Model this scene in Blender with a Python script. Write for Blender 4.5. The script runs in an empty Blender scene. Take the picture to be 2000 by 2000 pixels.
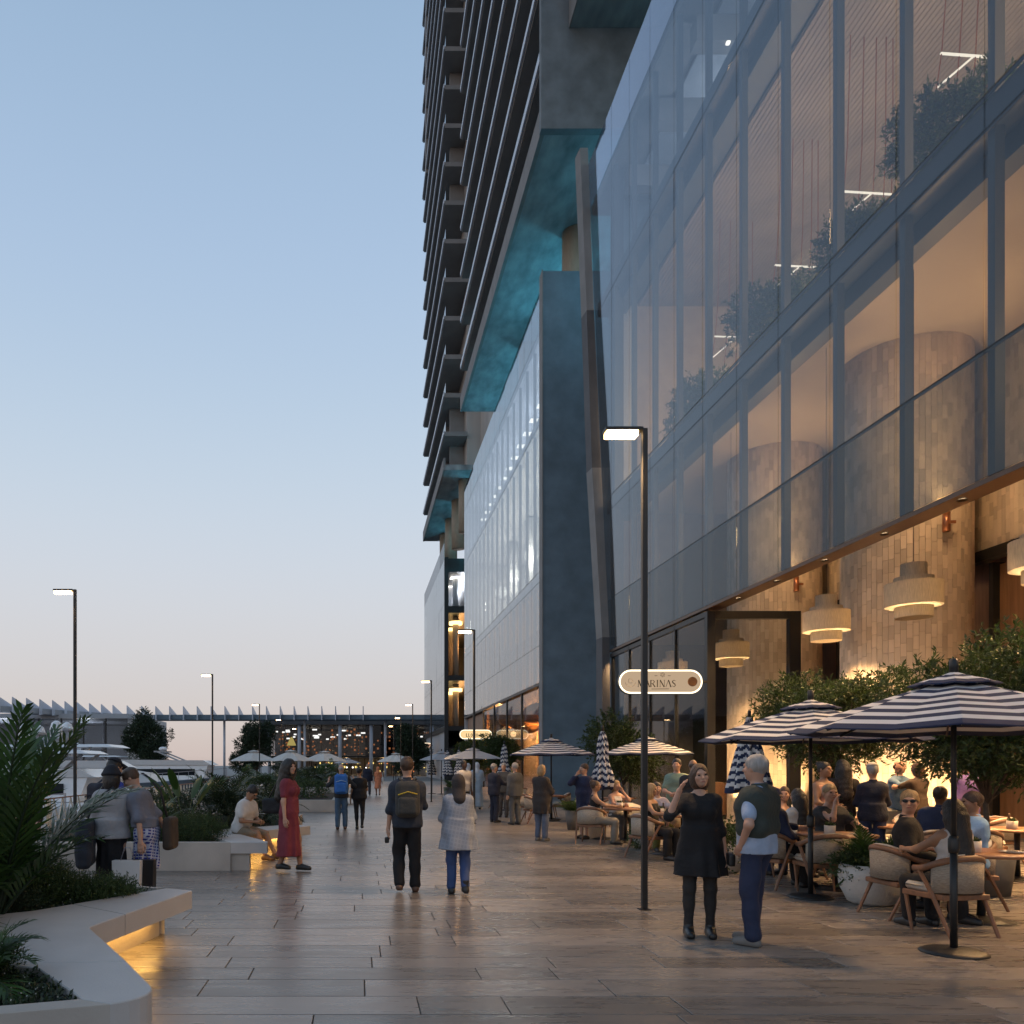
import bpy, bmesh, math, random
import numpy as np
from mathutils import Vector, Matrix
R = math.radians
rng = random.Random(7)
NR = np.random.RandomState(11)
SC = bpy.context.scene
COL = SC.collection

# ------------------------------------------------------------------ camera
cam = bpy.data.cameras.new('camera')
camo = bpy.data.objects.new('camera', cam)
COL.objects.link(camo)
camo.location = (0, 0, 1.65)
camo.rotation_euler = (math.pi / 2, 0, 0)
cam.sensor_width = 36
cam.lens = 28.28
cam.shift_x = 0.15
cam.shift_y = 0.2475
cam.clip_start = 0.05
cam.clip_end = 6000
SC.camera = camo

# ------------------------------------------------------------------ dusk sky
def lin(c):
    if isinstance(c, str):
        c = [int(c[i:i + 2], 16) / 255 for i in (0, 2, 4)]
    else:
        c = [x / 255 for x in c]
    return tuple(x / 12.92 if x <= .04045 else ((x + .055) / 1.055) ** 2.4 for x in c)

SUN_EL, SUN_AZ = R(2.0), R(248)          # the sun has just gone down over the marina, behind the camera's left shoulder
w = bpy.data.worlds.new('World')
SC.world = w
w.use_nodes = True
nt = w.node_tree
bg = nt.nodes['Background']
sky = nt.nodes.new('ShaderNodeTexSky')
sky.sky_type = 'NISHITA'
sky.sun_disc = False
sky.sun_elevation = SUN_EL
sky.sun_rotation = SUN_AZ
sky.air_density = 1.0
sky.dust_density = 0.6
sky.ozone_density = 3.0
tc = nt.nodes.new('ShaderNodeTexCoord')
sep = nt.nodes.new('ShaderNodeSeparateXYZ')
nt.links.new(tc.outputs['Generated'], sep.inputs[0])
ramp = nt.nodes.new('ShaderNodeValToRGB')
ramp.color_ramp.interpolation = 'B_SPLINE'
nt.links.new(sep.outputs['Z'], ramp.inputs[0])
stops = [(0.0, 'c0b2ae'), (0.010, 'c9bbb8'), (0.07, 'cfc5c4'), (0.16, 'd1cfd1'), (0.24, 'cdd2da'), (0.33, 'c3d0dd'), (0.43, 'b5c8dc'), (0.53, 'aac0da'), (0.62, 'a1b9d4'), (0.72, '94afcb'), (1.0, '7896b6')]
el = ramp.color_ramp.elements
while len(el) < len(stops):
    el.new(0.5)
for e, (p, c) in zip(el, stops):
    e.position = p
    e.color = (*lin(c), 1)
mixn = nt.nodes.new('ShaderNodeMix')
mixn.data_type = 'RGBA'
mixn.blend_type = 'ADD'
mixn.inputs[0].default_value = 1.0
sk = nt.nodes.new('ShaderNodeMix')
sk.data_type = 'RGBA'
sk.blend_type = 'MULTIPLY'
sk.inputs[0].default_value = 1.0
sk.inputs[7].default_value = (0.06, 0.06, 0.06, 1)
nt.links.new(sky.outputs[0], sk.inputs[6])
nt.links.new(ramp.outputs[0], mixn.inputs[6])
nt.links.new(sk.outputs[2], mixn.inputs[7])
nt.links.new(mixn.outputs[2], bg.inputs[0])
bg.inputs[1].default_value = 1.0

sl = bpy.data.lights.new('sun', 'SUN')
sl.energy = 0.12
sl.angle = R(20)
sl.color = (1.0, .86, .78)
so = bpy.data.objects.new('sun', sl)
COL.objects.link(so)
so.rotation_euler = (R(84), 0, R(-70))
so.location = (-30, -10, 20)

vs = SC.view_settings
vs.view_transform = 'Standard'
vs.look = 'None'
vs.exposure = 0
vs.gamma = 1
vs.use_curve_mapping = False
cy = SC.cycles
cy.use_denoising = True
cy.max_bounces = 10
cy.diffuse_bounces = 3
cy.glossy_bounces = 4
cy.transmission_bounces = 6
cy.transparent_max_bounces = 24
cy.caustics_reflective = False
cy.caustics_refractive = False
cy.sample_clamp_indirect = 4.0
cy.use_light_tree = True

# ------------------------------------------------------------------ materials
MATS = {}

def pm(name, col, rough=.6, metal=0., var=.12, scale=6., bump=0., bscale=None, stretch=(1, 1, 1), island=0., objrand=0., spec=.5, rvar=0., emit=None, es=0., trans=0., coat=0.):
    m = bpy.data.materials.new(name)
    m.use_nodes = True
    n = m.node_tree
    L = n.links
    b = n.nodes['Principled BSDF']
    b.inputs['Roughness'].default_value = rough
    b.inputs['Metallic'].default_value = metal
    b.inputs['Specular IOR Level'].default_value = spec
    b.inputs['Coat Weight'].default_value = coat
    t = n.nodes.new('ShaderNodeTexCoord')
    mp = n.nodes.new('ShaderNodeMapping')
    mp.inputs['Scale'].default_value = stretch
    L.new(t.outputs['Object'], mp.inputs[0])
    if objrand:
        oi = n.nodes.new('ShaderNodeObjectInfo')
        sc_ = n.nodes.new('ShaderNodeVectorMath')
        sc_.operation = 'SCALE'
        sc_.inputs[0].default_value = (37., 53., 11.)
        L.new(oi.outputs['Random'], sc_.inputs['Scale'])
        L.new(sc_.outputs[0], mp.inputs['Location'])
    no = n.nodes.new('ShaderNodeTexNoise')
    no.inputs['Scale'].default_value = scale
    no.inputs['Detail'].default_value = 5
    L.new(mp.outputs[0], no.inputs[0])
    mr = n.nodes.new('ShaderNodeMapRange')
    mr.inputs[1].default_value = .25
    mr.inputs[2].default_value = .75
    mr.inputs[3].default_value = 1 - var
    mr.inputs[4].default_value = 1 + var
    L.new(no.outputs[0], mr.inputs[0])
    val = mr.outputs[0]

    def rnd(src, amt, v):
        r = n.nodes.new('ShaderNodeMapRange')
        r.inputs[3].default_value = 1 - amt
        r.inputs[4].default_value = 1 + amt
        L.new(src, r.inputs[0])
        mu = n.nodes.new('ShaderNodeMath')
        mu.operation = 'MULTIPLY'
        L.new(v, mu.inputs[0])
        L.new(r.outputs[0], mu.inputs[1])
        return mu.outputs[0]
    if island:
        g = n.nodes.new('ShaderNodeNewGeometry')
        val = rnd(g.outputs['Random Per Island'], island, val)
    if objrand:
        g = n.nodes.new('ShaderNodeObjectInfo')
        val = rnd(g.outputs['Random'], objrand, val)
    mx = n.nodes.new('ShaderNodeMix')
    mx.data_type = 'RGBA'
    mx.blend_type = 'MULTIPLY'
    mx.inputs[0].default_value = 1
    mx.inputs[6].default_value = (*col, 1)
    L.new(val, mx.inputs[7])
    L.new(mx.outputs[2], b.inputs['Base Color'])
    if rvar:
        r2 = n.nodes.new('ShaderNodeMapRange')
        r2.inputs[1].default_value = .3
        r2.inputs[2].default_value = .7
        r2.inputs[3].default_value = max(.02, rough - rvar)
        r2.inputs[4].default_value = rough + rvar
        L.new(no.outputs[0], r2.inputs[0])
        L.new(r2.outputs[0], b.inputs['Roughness'])
    if bump:
        nb = n.nodes.new('ShaderNodeTexNoise')
        nb.inputs['Scale'].default_value = bscale or scale * 4
        nb.inputs['Detail'].default_value = 4
        L.new(mp.outputs[0], nb.inputs[0])
        bp = n.nodes.new('ShaderNodeBump')
        bp.inputs['Strength'].default_value = bump
        bp.inputs['Distance'].default_value = .02
        L.new(nb.outputs[0], bp.inputs['Height'])
        L.new(bp.outputs[0], b.inputs['Normal'])
    if emit:
        b.inputs['Emission Color'].default_value = (*emit, 1)
        b.inputs['Emission Strength'].default_value = es
    if trans:
        tr = n.nodes.new('ShaderNodeBsdfTranslucent')
        L.new(mx.outputs[2], tr.inputs[0])
        ms = n.nodes.new('ShaderNodeMixShader')
        ms.inputs[0].default_value = trans
        L.new(b.outputs[0], ms.inputs[1])
        L.new(tr.outputs[0], ms.inputs[2])
        L.new(ms.outputs[0], n.nodes['Material Output'].inputs[0])
    MATS[name] = m
    return m

def glassm(name, tint, f0=.05, rough=.01, gcol=(1, 1, 1), body=0., bodycol=(.3, .35, .4), power=5.0):
    """Thin pane: transparent with an angle-dependent mirror share, optionally a faint frit."""
    m = bpy.data.materials.new(name)
    m.use_nodes = True
    n = m.node_tree
    L = n.links
    n.nodes.remove(n.nodes['Principled BSDF'])
    out = n.nodes['Material Output']
    lw = n.nodes.new('ShaderNodeLayerWeight')
    lw.inputs[0].default_value = .5
    pw = n.nodes.new('ShaderNodeMath')
    pw.operation = 'POWER'
    pw.inputs[1].default_value = power
    L.new(lw.outputs['Facing'], pw.inputs[0])
    ma = n.nodes.new('ShaderNodeMath')
    ma.operation = 'MULTIPLY_ADD'
    ma.inputs[1].default_value = 1 - f0
    ma.inputs[2].default_value = f0
    L.new(pw.outputs[0], ma.inputs[0])
    tr = n.nodes.new('ShaderNodeBsdfTransparent')
    tr.inputs[0].default_value = (*tint, 1)
    gl = n.nodes.new('ShaderNodeBsdfGlossy')
    gl.inputs['Color'].default_value = (*gcol, 1)
    gl.inputs['Roughness'].default_value = rough
    base = tr.outputs[0]
    if body:
        df = n.nodes.new('ShaderNodeBsdfDiffuse')
        df.inputs[0].default_value = (*bodycol, 1)
        m2 = n.nodes.new('ShaderNodeMixShader')
        m2.inputs[0].default_value = body
        L.new(tr.outputs[0], m2.inputs[1])
        L.new(df.outputs[0], m2.inputs[2])
        base = m2.outputs[0]
    ms = n.nodes.new('ShaderNodeMixShader')
    L.new(ma.outputs[0], ms.inputs[0])
    L.new(base, ms.inputs[1])
    L.new(gl.outputs[0], ms.inputs[2])
    L.new(ms.outputs[0], out.inputs[0])
    MATS[name] = m
    return m

def emitm(name, col, strength):
    m = bpy.data.materials.new(name)
    m.use_nodes = True
    n = m.node_tree
    n.nodes.remove(n.nodes['Principled BSDF'])
    e = n.nodes.new('ShaderNodeEmission')
    e.inputs[0].default_value = (*col, 1)
    e.inputs[1].default_value = strength
    n.links.new(e.outputs[0], n.nodes['Material Output'].inputs[0])
    MATS[name] = m
    return m

# stone and structure
pm('paver', (.18, .16, .144), rough=.30, var=.16, scale=2.2, stretch=(1, 5, 5), bump=.04, bscale=18, objrand=.30, rvar=.08)
pm('paver_far', (.18, .16, .144), rough=.32, var=.13, scale=1.8, stretch=(1, 5, 5), bump=.03, bscale=10, island=.26, rvar=.06)
pm('paver_bed', (.05, .046, .042), rough=.9)
pm('quay', (.20, .19, .18), rough=.75, var=.15, scale=.8, bump=.2)
pm('sand', (.16, .14, .12), rough=.9)
pm('water', (.03, .05, .06), rough=.08, var=.1, bump=.4, bscale=2.0)
pm('bench_stone', (.44, .42, .405), rough=.55, var=.13, scale=1.6, bump=.10, bscale=70)
pm('bench_wall', (.40, .36, .32), rough=.7, var=.17, scale=1.8, bump=.15, bscale=40)
pm('soil', (.02, .016, .012), rough=1)
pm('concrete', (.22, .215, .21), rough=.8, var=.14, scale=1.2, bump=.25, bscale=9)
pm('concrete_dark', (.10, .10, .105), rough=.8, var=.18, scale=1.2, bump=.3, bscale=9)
pm('concrete_blue', (.135, .19, .235), rough=.75, var=.24, scale=.9, bump=.6, bscale=6)
pm('concrete_tower', (.17, .195, .21), rough=.85, var=.28, scale=1.1, bump=.9, bscale=5)
pm('soffit', (.26, .30, .31), rough=.85, var=.42, scale=.55, stretch=(2.2, 1, 1), bump=1.0, bscale=2.2)
pm('slab_edge', (.62, .65, .72), rough=.4, var=.05, scale=1)
pm('slab_dark', (.27, .265, .26), rough=.85, var=.15, scale=.6)
pm('tower_wall', (.34, .315, .29), rough=.5, var=.5, scale=.25, stretch=(1, 1, .1))
pm('tower_glass', (.05, .055, .06), rough=.12, var=.3, scale=.3)
pm('rail_metal', (.30, .30, .33), rough=.35, metal=.6)
pm('dark_metal', (.022, .023, .024), rough=.45, metal=.3, var=.1)
pm('bronze', (.10, .06, .04), rough=.4, metal=.6)
pm('copper', (.32, .14, .08), rough=.35, metal=.8)
pm('mullion', (.055, .07, .085), rough=.5, var=.08, scale=1)
pm('spandrel', (.05, .065, .085), rough=.5, var=.1, scale=.6)
pm('pale_panel', (.40, .42, .45), rough=.5, var=.05, scale=.5)
pm('tile', (.56, .47, .37), rough=.6, var=.12, scale=3, island=.20, bump=.1, bscale=30, stretch=(1, 1, .3))
pm('tile_bed', (.26, .20, .14), rough=.9)
pm('warm_wall', (.34, .27, .20), rough=.8, var=.12, scale=2, stretch=(1, 6, 1), bump=.3, bscale=20)
pm('timber', (.22, .12, .07), rough=.5, var=.25, scale=2, stretch=(6, 6, .5))
pm('batten', (.22, .19, .165), rough=.6, var=.2, scale=1)
pm('ceiling', (.36, .31, .26), rough=.9, var=.06, scale=1)
pm('cool_ceiling', (.40, .44, .48), rough=.9, var=.2, scale=.8)
pm('curtain', (.52, .38, .24), rough=.9, var=.1, scale=4, stretch=(8, 8, .3))
glassm('glass', (.79, .81, .82), f0=.02, power=4.0, gcol=(.62, .67, .73), body=.05, bodycol=(.30, .31, .33))
glassm('glass_frit', (.62, .66, .68), f0=.03, power=4.6, body=.14, bodycol=(.22, .245, .26), gcol=(.60, .66, .72))
glassm('glass_far', (.82, .85, .87), f0=.05, power=3.6, body=.03, bodycol=(.50, .54, .58), gcol=(.70, .73, .76))
glassm('glass_parapet', (.70, .76, .82), f0=.05, power=4.0, body=.10, bodycol=(.45, .50, .60), gcol=(.9, .92, 1.0))
glassm('glass_clear', (.85, .86, .86), f0=.03, power=5.0, gcol=(.45, .47, .5))
glassm('glass_smoke', (.55, .57, .60), f0=.03, power=5.0, gcol=(.5, .55, .6))
# furniture
pm('wood', (.19, .095, .052), rough=.5, var=.25, scale=3, stretch=(6, 6, 1), bump=.05)
pm('table_wood', (.30, .15, .08), rough=.35, var=.2, scale=2, stretch=(1, 8, 1))
pm('weave', (.40, .345, .28), rough=.9, var=.30, scale=30, stretch=(1, 1, 4), bump=.8, bscale=60)
pm('cushion', (.56, .52, .46), rough=.9, var=.07, scale=6, bump=.2, bscale=60)
pm('navy_cloth', (.018, .03, .075), rough=.85, var=.12, scale=5, trans=.12)
pm('white_cloth', (.72, .71, .70), rough=.85, var=.05, scale=5, trans=.22)
pm('pale_cloth', (.66, .65, .63), rough=.85, var=.05, scale=5, trans=.22)
pm('grey_cloth', (.42, .43, .46), rough=.85, var=.05, scale=5, trans=.2)
pm('planter_white', (.62, .60, .57), rough=.85, var=.08, scale=4, bump=.6, bscale=45)
pm('planter_dark', (.09, .085, .08), rough=.6, var=.15)
pm('pot', (.62, .55, .48), rough=.6)
pm('rattan', (.72, .63, .50), rough=.8, var=.28, scale=16, stretch=(10, 10, .5), bump=.8, trans=.42)
pm('white_gel', (.74, .76, .78), rough=.25, var=.04, coat=.3)
pm('yacht_grey', (.32, .33, .35), rough=.35, var=.06)
pm('yacht_glass', (.015, .018, .022), rough=.08)
pm('yacht_dark', (.05, .06, .075), rough=.3)
pm('rope_rail', (.62, .57, .48), rough=.6)
pm('brown_rail', (.30, .15, .09), rough=.5)
# plants
pm('leaf_tree', (.042, .07, .018), rough=.5, var=.3, scale=2, island=.45, trans=.3)
pm('leaf_dark', (.028, .048, .022), rough=.5, var=.3, scale=2, island=.4, trans=.2)
pm('leaf_palm', (.034, .074, .016), rough=.4, var=.25, scale=3, island=.35, trans=.25)
pm('leaf_shrub', (.045, .078, .022), rough=.6, var=.3, scale=3, island=.45, trans=.2)
pm('leaf_pale', (.085, .12, .04), rough=.5, var=.25, scale=2, island=.3, trans=.3)
pm('flower', (.45, .45, .42), rough=.7)
pm('bark', (.075, .055, .04), rough=.9, var=.3, scale=8, bump=.6)
# lights
emitm('lamp_glow', lin('ffcf90'), 20.0)
emitm('pendant_glow', lin('ffdba6'), 5.0)
emitm('bulb', lin('ffe2b0'), 22.0)
emitm('bar_light', lin('fff0d8'), 1.8)
emitm('painted_cord_glow', lin('d9794a'), .35)  # cords are no lamps; faint emission stands in for light falling on them
emitm('white_light', lin('fff6e8'), 4.0)
emitm('sign_edge', lin('fff0d0'), 2.2)
emitm('sign_face', lin('e9c9a6'), .62)
emitm('sign_face_warm', lin('ffd89c'), 1.0)
emitm('sign_face_pink', lin('e8b79a'), .75)
emitm('lantern_orange', lin('ff9a5a'), .9)
emitm('shop_yellow', lin('ffdf80'), 1.3)
emitm('candle', lin('ffd890'), 3.0)
emitm('led_strip', lin('ffcf7a'), 6.0)

def PM(col, rough=.85, **k):
    key = 'cloth_%d_%d_%d' % tuple(int(x * 999) for x in col)
    if key not in MATS:
        pm(key, col, rough=rough, var=k.pop('var', .14), scale=k.pop('scale', 9), bump=k.pop('bump', .4), bscale=26, **k)
    return key

# ------------------------------------------------------------------ object helpers
def tag(o, label=None, cat=None, group=None, kind=None):
    if label: o['label'] = label
    if cat: o['category'] = cat
    if group: o['group'] = group
    if kind: o['kind'] = kind
    return o

def thing(name, label, cat, loc=(0, 0, 0), rz=0., group=None):
    o = bpy.data.objects.new(name, None)
    COL.objects.link(o)
    o.location = loc
    o.rotation_euler = (0, 0, rz)
    o.empty_display_size = .1
    return tag(o, label, cat, group)

def obj(name, me, parent=None, loc=None):
    o = bpy.data.objects.new(name, me)
    COL.objects.link(o)
    if parent is not None:
        o.parent = parent
    if loc is not None:
        o.location = loc
    return o

def np_mesh(name, verts, faces, mats, smooth=False, mi=None):
    """verts (n,3) array; faces (m,3|4) int array or a list of lists."""
    me = bpy.data.meshes.new(name)
    verts = np.asarray(verts, dtype=np.float32)
    if isinstance(faces, np.ndarray):
        k = faces.shape[1]
        me.vertices.add(len(verts))
        me.vertices.foreach_set('co', verts.ravel())
        me.loops.add(faces.size)
        me.loops.foreach_set('vertex_index', faces.astype(np.int32).ravel())
        me.polygons.add(len(faces))
        me.polygons.foreach_set('loop_start', np.arange(0, faces.size, k, dtype=np.int32))
        me.update(calc_edges=True)
    else:
        me.from_pydata(verts.tolist(), [], faces)
    for m in ([mats] if isinstance(mats, str) else mats):
        me.materials.append(MATS[m])
    if mi is not None:
        me.polygons.foreach_set('material_index', np.asarray(mi, dtype=np.int32))
    me.polygons.foreach_set('use_smooth', np.full(len(me.polygons), bool(smooth)))
    me.update()
    return me

class MB:
    """Collects shapes into one mesh."""
    def __init__(s):
        s.v, s.f, s.m = [], [], []

    def add(s, vs, fs, m=0):
        o = len(s.v)
        s.v.extend([tuple(v) for v in vs])
        for f in fs:
            s.f.append([i + o for i in f])
            s.m.append(m)
        return s

    def box(s, x0, x1, y0, y1, z0, z1, m=0, c=0.):
        x0, x1 = min(x0, x1), max(x0, x1)
        y0, y1 = min(y0, y1), max(y0, y1)
        z0, z1 = min(z0, z1), max(z0, z1)
        if not c:
            vs = [(x, y, z) for z in (z0, z1) for y in (y0, y1) for x in (x0, x1)]
            return s.add(vs, [(0, 2, 3, 1), (4, 5, 7, 6), (0, 1, 5, 4), (2, 6, 7, 3), (0, 4, 6, 2), (1, 3, 7, 5)], m)
        vs, idx = [], {}
        for a, (sx, X) in enumerate(((1, x0), (-1, x1))):
            for b, (sy, Y) in enumerate(((1, y0), (-1, y1))):
                for d, (sz, Z) in enumerate(((1, z0), (-1, z1))):
                    for ax in range(3):
                        p = [X + sx * c * (ax != 0), Y + sy * c * (ax != 1), Z + sz * c * (ax != 2)]
                        idx[a, b, d, ax] = len(vs)
                        vs.append(p)
        fs = []
        I = lambda a, b, d, ax: idx[a, b, d, ax]
        fs.append([I(0, 0, 0, 0), I(0, 0, 1, 0), I(0, 1, 1, 0), I(0, 1, 0, 0)])
        fs.append([I(1, 0, 0, 0), I(1, 1, 0, 0), I(1, 1, 1, 0), I(1, 0, 1, 0)])
        fs.append([I(0, 0, 0, 1), I(1, 0, 0, 1), I(1, 0, 1, 1), I(0, 0, 1, 1)])
        fs.append([I(0, 1, 0, 1), I(0, 1, 1, 1), I(1, 1, 1, 1), I(1, 1, 0, 1)])
        fs.append([I(0, 0, 0, 2), I(0, 1, 0, 2), I(1, 1, 0, 2), I(1, 0, 0, 2)])
        fs.append([I(0, 0, 1, 2), I(1, 0, 1, 2), I(1, 1, 1, 2), I(0, 1, 1, 2)])
        for d in (0, 1):
            for b in (0, 1):
                fs.append([I(0, b, d, 1), I(0, b, d, 2), I(1, b, d, 2), I(1, b, d, 1)])
            for a in (0, 1):
                fs.append([I(a, 0, d, 0), I(a, 0, d, 2), I(a, 1, d, 2), I(a, 1, d, 0)])
        for a in (0, 1):
            for b in (0, 1):
                fs.append([I(a, b, 0, 0), I(a, b, 0, 1), I(a, b, 1, 1), I(a, b, 1, 0)])
                for d in (0, 1):
                    fs.append([I(a, b, d, 0), I(a, b, d, 1), I(a, b, d, 2)])
        return s.add(vs, fs, m)

    def tube(s, pts, rs, n=8, m=0, caps=True, flat=1.):
        pts = [Vector(p) for p in pts]
        if not hasattr(rs, '__len__'):
            rs = [rs] * len(pts)
        vs, fs = [], []
        up = None
        for i, p in enumerate(pts):
            t = (pts[min(i + 1, len(pts) - 1)] - pts[max(i - 1, 0)]).normalized()
            if up is None:
                up = Vector((0, 0, 1)) if abs(t.z) < .9 else Vector((1, 0, 0))
            a = t.cross(up).normalized()
            b = a.cross(t).normalized()
            up = b
            for k in range(n):
                an = 2 * math.pi * (k + .5) / n
                vs.append(p + a * math.cos(an) * rs[i] + b * math.sin(an) * rs[i] * flat)
        for i in range(len(pts) - 1):
            for k in range(n):
                k2 = (k + 1) % n
                fs.append([i * n + k, i * n + k2, (i + 1) * n + k2, (i + 1) * n + k])
        if caps:
            fs.append(list(range(n))[::-1])
            fs.append([(len(pts) - 1) * n + k for k in range(n)])
        return s.add(vs, fs, m)

    def bar(s, p0, p1, w, h, m=0):
        """Rectangular bar between two points, h measured towards +Z."""
        p0, p1 = Vector(p0), Vector(p1)
        t = (p1 - p0).normalized()
        up = Vector((0, 0, 1)) if abs(t.z) < .95 else Vector((0, 1, 0))
        a = t.cross(up).normalized() * w / 2
        b = a.cross(t).normalized() * h / 2
        vs = [p + a * i + b * j for p in (p0, p1) for i, j in ((-1, -1), (1, -1), (1, 1), (-1, 1))]
        return s.add(vs, [(0, 1, 2, 3), (7, 6, 5, 4), (0, 4, 5, 1), (1, 5, 6, 2), (2, 6, 7, 3), (3, 7, 4, 0)], m)

    def lathe(s, prof, n=24, c=(0, 0), m=0, sx=1., sy=1.):
        vs, fs = [], []
        for r, z in prof:
            for k in range(n):
                a = 2 * math.pi * k / n
                vs.append((c[0] + r * sx * math.cos(a), c[1] + r * sy * math.sin(a), z))
        for i in range(len(prof) - 1):
            for k in range(n):
                k2 = (k + 1) % n
                fs.append([i * n + k, i * n + k2, (i + 1) * n + k2, (i + 1) * n + k])
        if prof[0][0] > 1e-4: fs.append(list(range(n))[::-1])
        if prof[-1][0] > 1e-4: fs.append([(len(prof) - 1) * n + k for k in range(n)])
        return s.add(vs, fs, m)

    def prism(s, poly, z0, z1, m=0, c=0.):
        """Closed polygon (x, y) counter-clockwise, extruded, with an optional chamfer of the top rim."""
        n = len(poly)
        rings = [(poly, z0)]
        if c:
            ins = []
            for i in range(n):
                p, q, r = Vector(poly[i - 1]), Vector(poly[i]), Vector(poly[(i + 1) % n])
                d1, d2 = (q - p).normalized(), (r - q).normalized()
                nrm = Vector((-(d1.y + d2.y), d1.x + d2.x))
                if nrm.length < 1e-6: nrm = Vector((-d1.y, d1.x))
                nrm.normalize()
                ins.append(tuple(q + nrm * c))
            rings += [(poly, z1 - c), (ins, z1)]
        else:
            rings += [(poly, z1)]
        vs = [(x, y, z) for pl, z in rings for x, y in pl]
        fs = []
        for i in range(len(rings) - 1):
            for k in range(n):
                k2 = (k + 1) % n
                fs.append([i * n + k, i * n + k2, (i + 1) * n + k2, (i + 1) * n + k])
        fs.append(list(range(n))[::-1])
        fs.append([(len(rings) - 1) * n + k for k in range(n)])
        return s.add(vs, fs, m)

    def ell(s, c, r, nu=14, nv=9, m=0):
        prof = [(math.sin(math.pi * i / nv), -math.cos(math.pi * i / nv)) for i in range(nv + 1)]
        vs, fs = [], []
        for a, b in prof:
            for k in range(nu):
                t = 2 * math.pi * k / nu
                vs.append((c[0] + r[0] * a * math.cos(t), c[1] + r[1] * a * math.sin(t), c[2] + r[2] * b))
        for i in range(nv):
            for k in range(nu):
                k2 = (k + 1) % nu
                fs.append([i * nu + k, i * nu + k2, (i + 1) * nu + k2, (i + 1) * nu + k])
        return s.add(vs, fs, m)

    def mesh(s, name, mats, smooth=False, off=None):
        v = np.array(s.v, dtype=np.float32).reshape(-1, 3)
        if off is not None:
            v = v - np.array(off, dtype=np.float32)
        return np_mesh(name, v, s.f, mats, smooth, s.m)

    def build(s, name, mats, parent=None, smooth=False, loc=None, world=False, off=None):
        """world=True: the shapes were given in world metres and the parent is only shifted, not turned."""
        if world and parent is not None:
            off = parent.location
        return obj(name, s.mesh(name, mats, smooth, off), parent, loc)

def wbox(name, mats, parent, *b, c=0., m=0):
    return MB().box(*b, m=m, c=c).build(name, mats, parent, world=True)

def copy_tree(o, parent=None):
    c = o.copy()
    COL.objects.link(c)
    c.parent = parent
    for ch in list(o.children):
        copy_tree(ch, c)
    return c

def place(o, x, y, z=0., rz=0., label=None, group=None, s=None):
    o.location = (x, y, z)
    o.rotation_euler = (0, 0, rz)
    if s: o.scale = (s, s, s)
    if label: o['label'] = label
    if group: o['group'] = group
    return o

def lamp(name, kind, loc, energy, col, parent=None, size=.1, rot=None, size_y=None, spot=None, blend=.5):
    l = bpy.data.lights.new(name, kind)
    l.energy = energy
    l.color = col
    if kind == 'AREA':
        l.size = size
        if size_y:
            l.shape = 'RECTANGLE'
            l.size_y = size_y
    else:
        l.shadow_soft_size = size
    if kind == 'SPOT' and spot:
        l.spot_size = spot
        l.spot_blend = blend
    o = bpy.data.objects.new(name, l)
    COL.objects.link(o)
    o.location = loc
    if rot: o.rotation_euler = rot
    if parent is not None: o.parent = parent
    return o

WARM = lin('ffc98a')
WARM2 = lin('ffb870')
COOL = lin('eef4ff')

# ================================================================== SETTING
QX = -9.5                 # quay edge
FX = 9.5                  # podium glass line
g = MB()
g.add([(QX, -60, -.03), (3000, -60, -.03), (3000, 4000, -.03), (QX, 4000, -.03)], [(0, 1, 2, 3)])
g.add([(-3000, 96, -.03), (QX, 96, -.03), (QX, 4000, -.03), (-3000, 4000, -.03)], [(0, 1, 2, 3)])
g.add([(QX, -60, -4), (QX, -60, -.03), (QX, 96, -.03), (QX, 96, -4)], [(0, 1, 2, 3)])
g.add([(QX, 96, -4), (QX, 96, -.03), (-3000, 96, -.03), (-3000, 96, -4)], [(0, 1, 2, 3)])
tag(g.build('ground', 'quay'), 'pale grey ground sheet under and beyond the promenade', 'ground', kind='structure')
g = MB().add([(-3000, -300, -1.6), (QX, -300, -1.6), (QX, 96, -1.6), (-3000, 96, -1.6)], [(0, 1, 2, 3)])
tag(g.build('water', 'water'), 'dark still marina water below the quay', 'water', kind='structure')

# ---- promenade of long stone pavers laid across the walk
PY0, PY1, PX0, PX1 = -4.0, 84.0, QX + .3, 14.3
pave = MB().box(PX0, PX1, PY0, PY1, -.025, -.012).build('pavement', 'paver_bed')
tag(pave, 'long grey stone pavers of the promenade laid in staggered rows', 'pavement', kind='structure')
PT = []
y = PY0
pr = random.Random(5)
while y < PY1:
    wd = pr.choice((.36, .42, .45, .48))
    x = PX0 - pr.random() * 1.5
    while x < PX1:
        ln = pr.choice((.6, .9, 1.2, 1.5, 1.5, 1.8, 2.1, 2.4))
        a, b = max(x, PX0), min(x + ln, PX1)
        if b - a > .1:
            PT.append((a, b, y, y + wd))
        x += ln
    y += wd
vis = [t for t in PT if t[2] > 4.3 and t[1] > -.45 * t[3] and t[0] < .83 * t[3] and t[0] > PX0 + .05 and t[1] < PX1 - .05]
vis.sort(key=lambda t: t[2])
near = set(vis[:300])
cache = {}
G = .0038
for a, b, c, d in vis[:300]:
    key = (round(b - a, 3), round(d - c, 3))
    if key not in cache:
        hx, hy = key[0] / 2 - G, key[1] / 2 - G
        cache[key] = MB().box(-hx, hx, -hy, hy, -.02, 0, c=.003).mesh('paver', 'paver')
    o = obj('paver', cache[key], pave, ((a + b) / 2, (c + d) / 2, pr.uniform(-.0012, .0008)))
vv, ff = [], []
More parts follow.
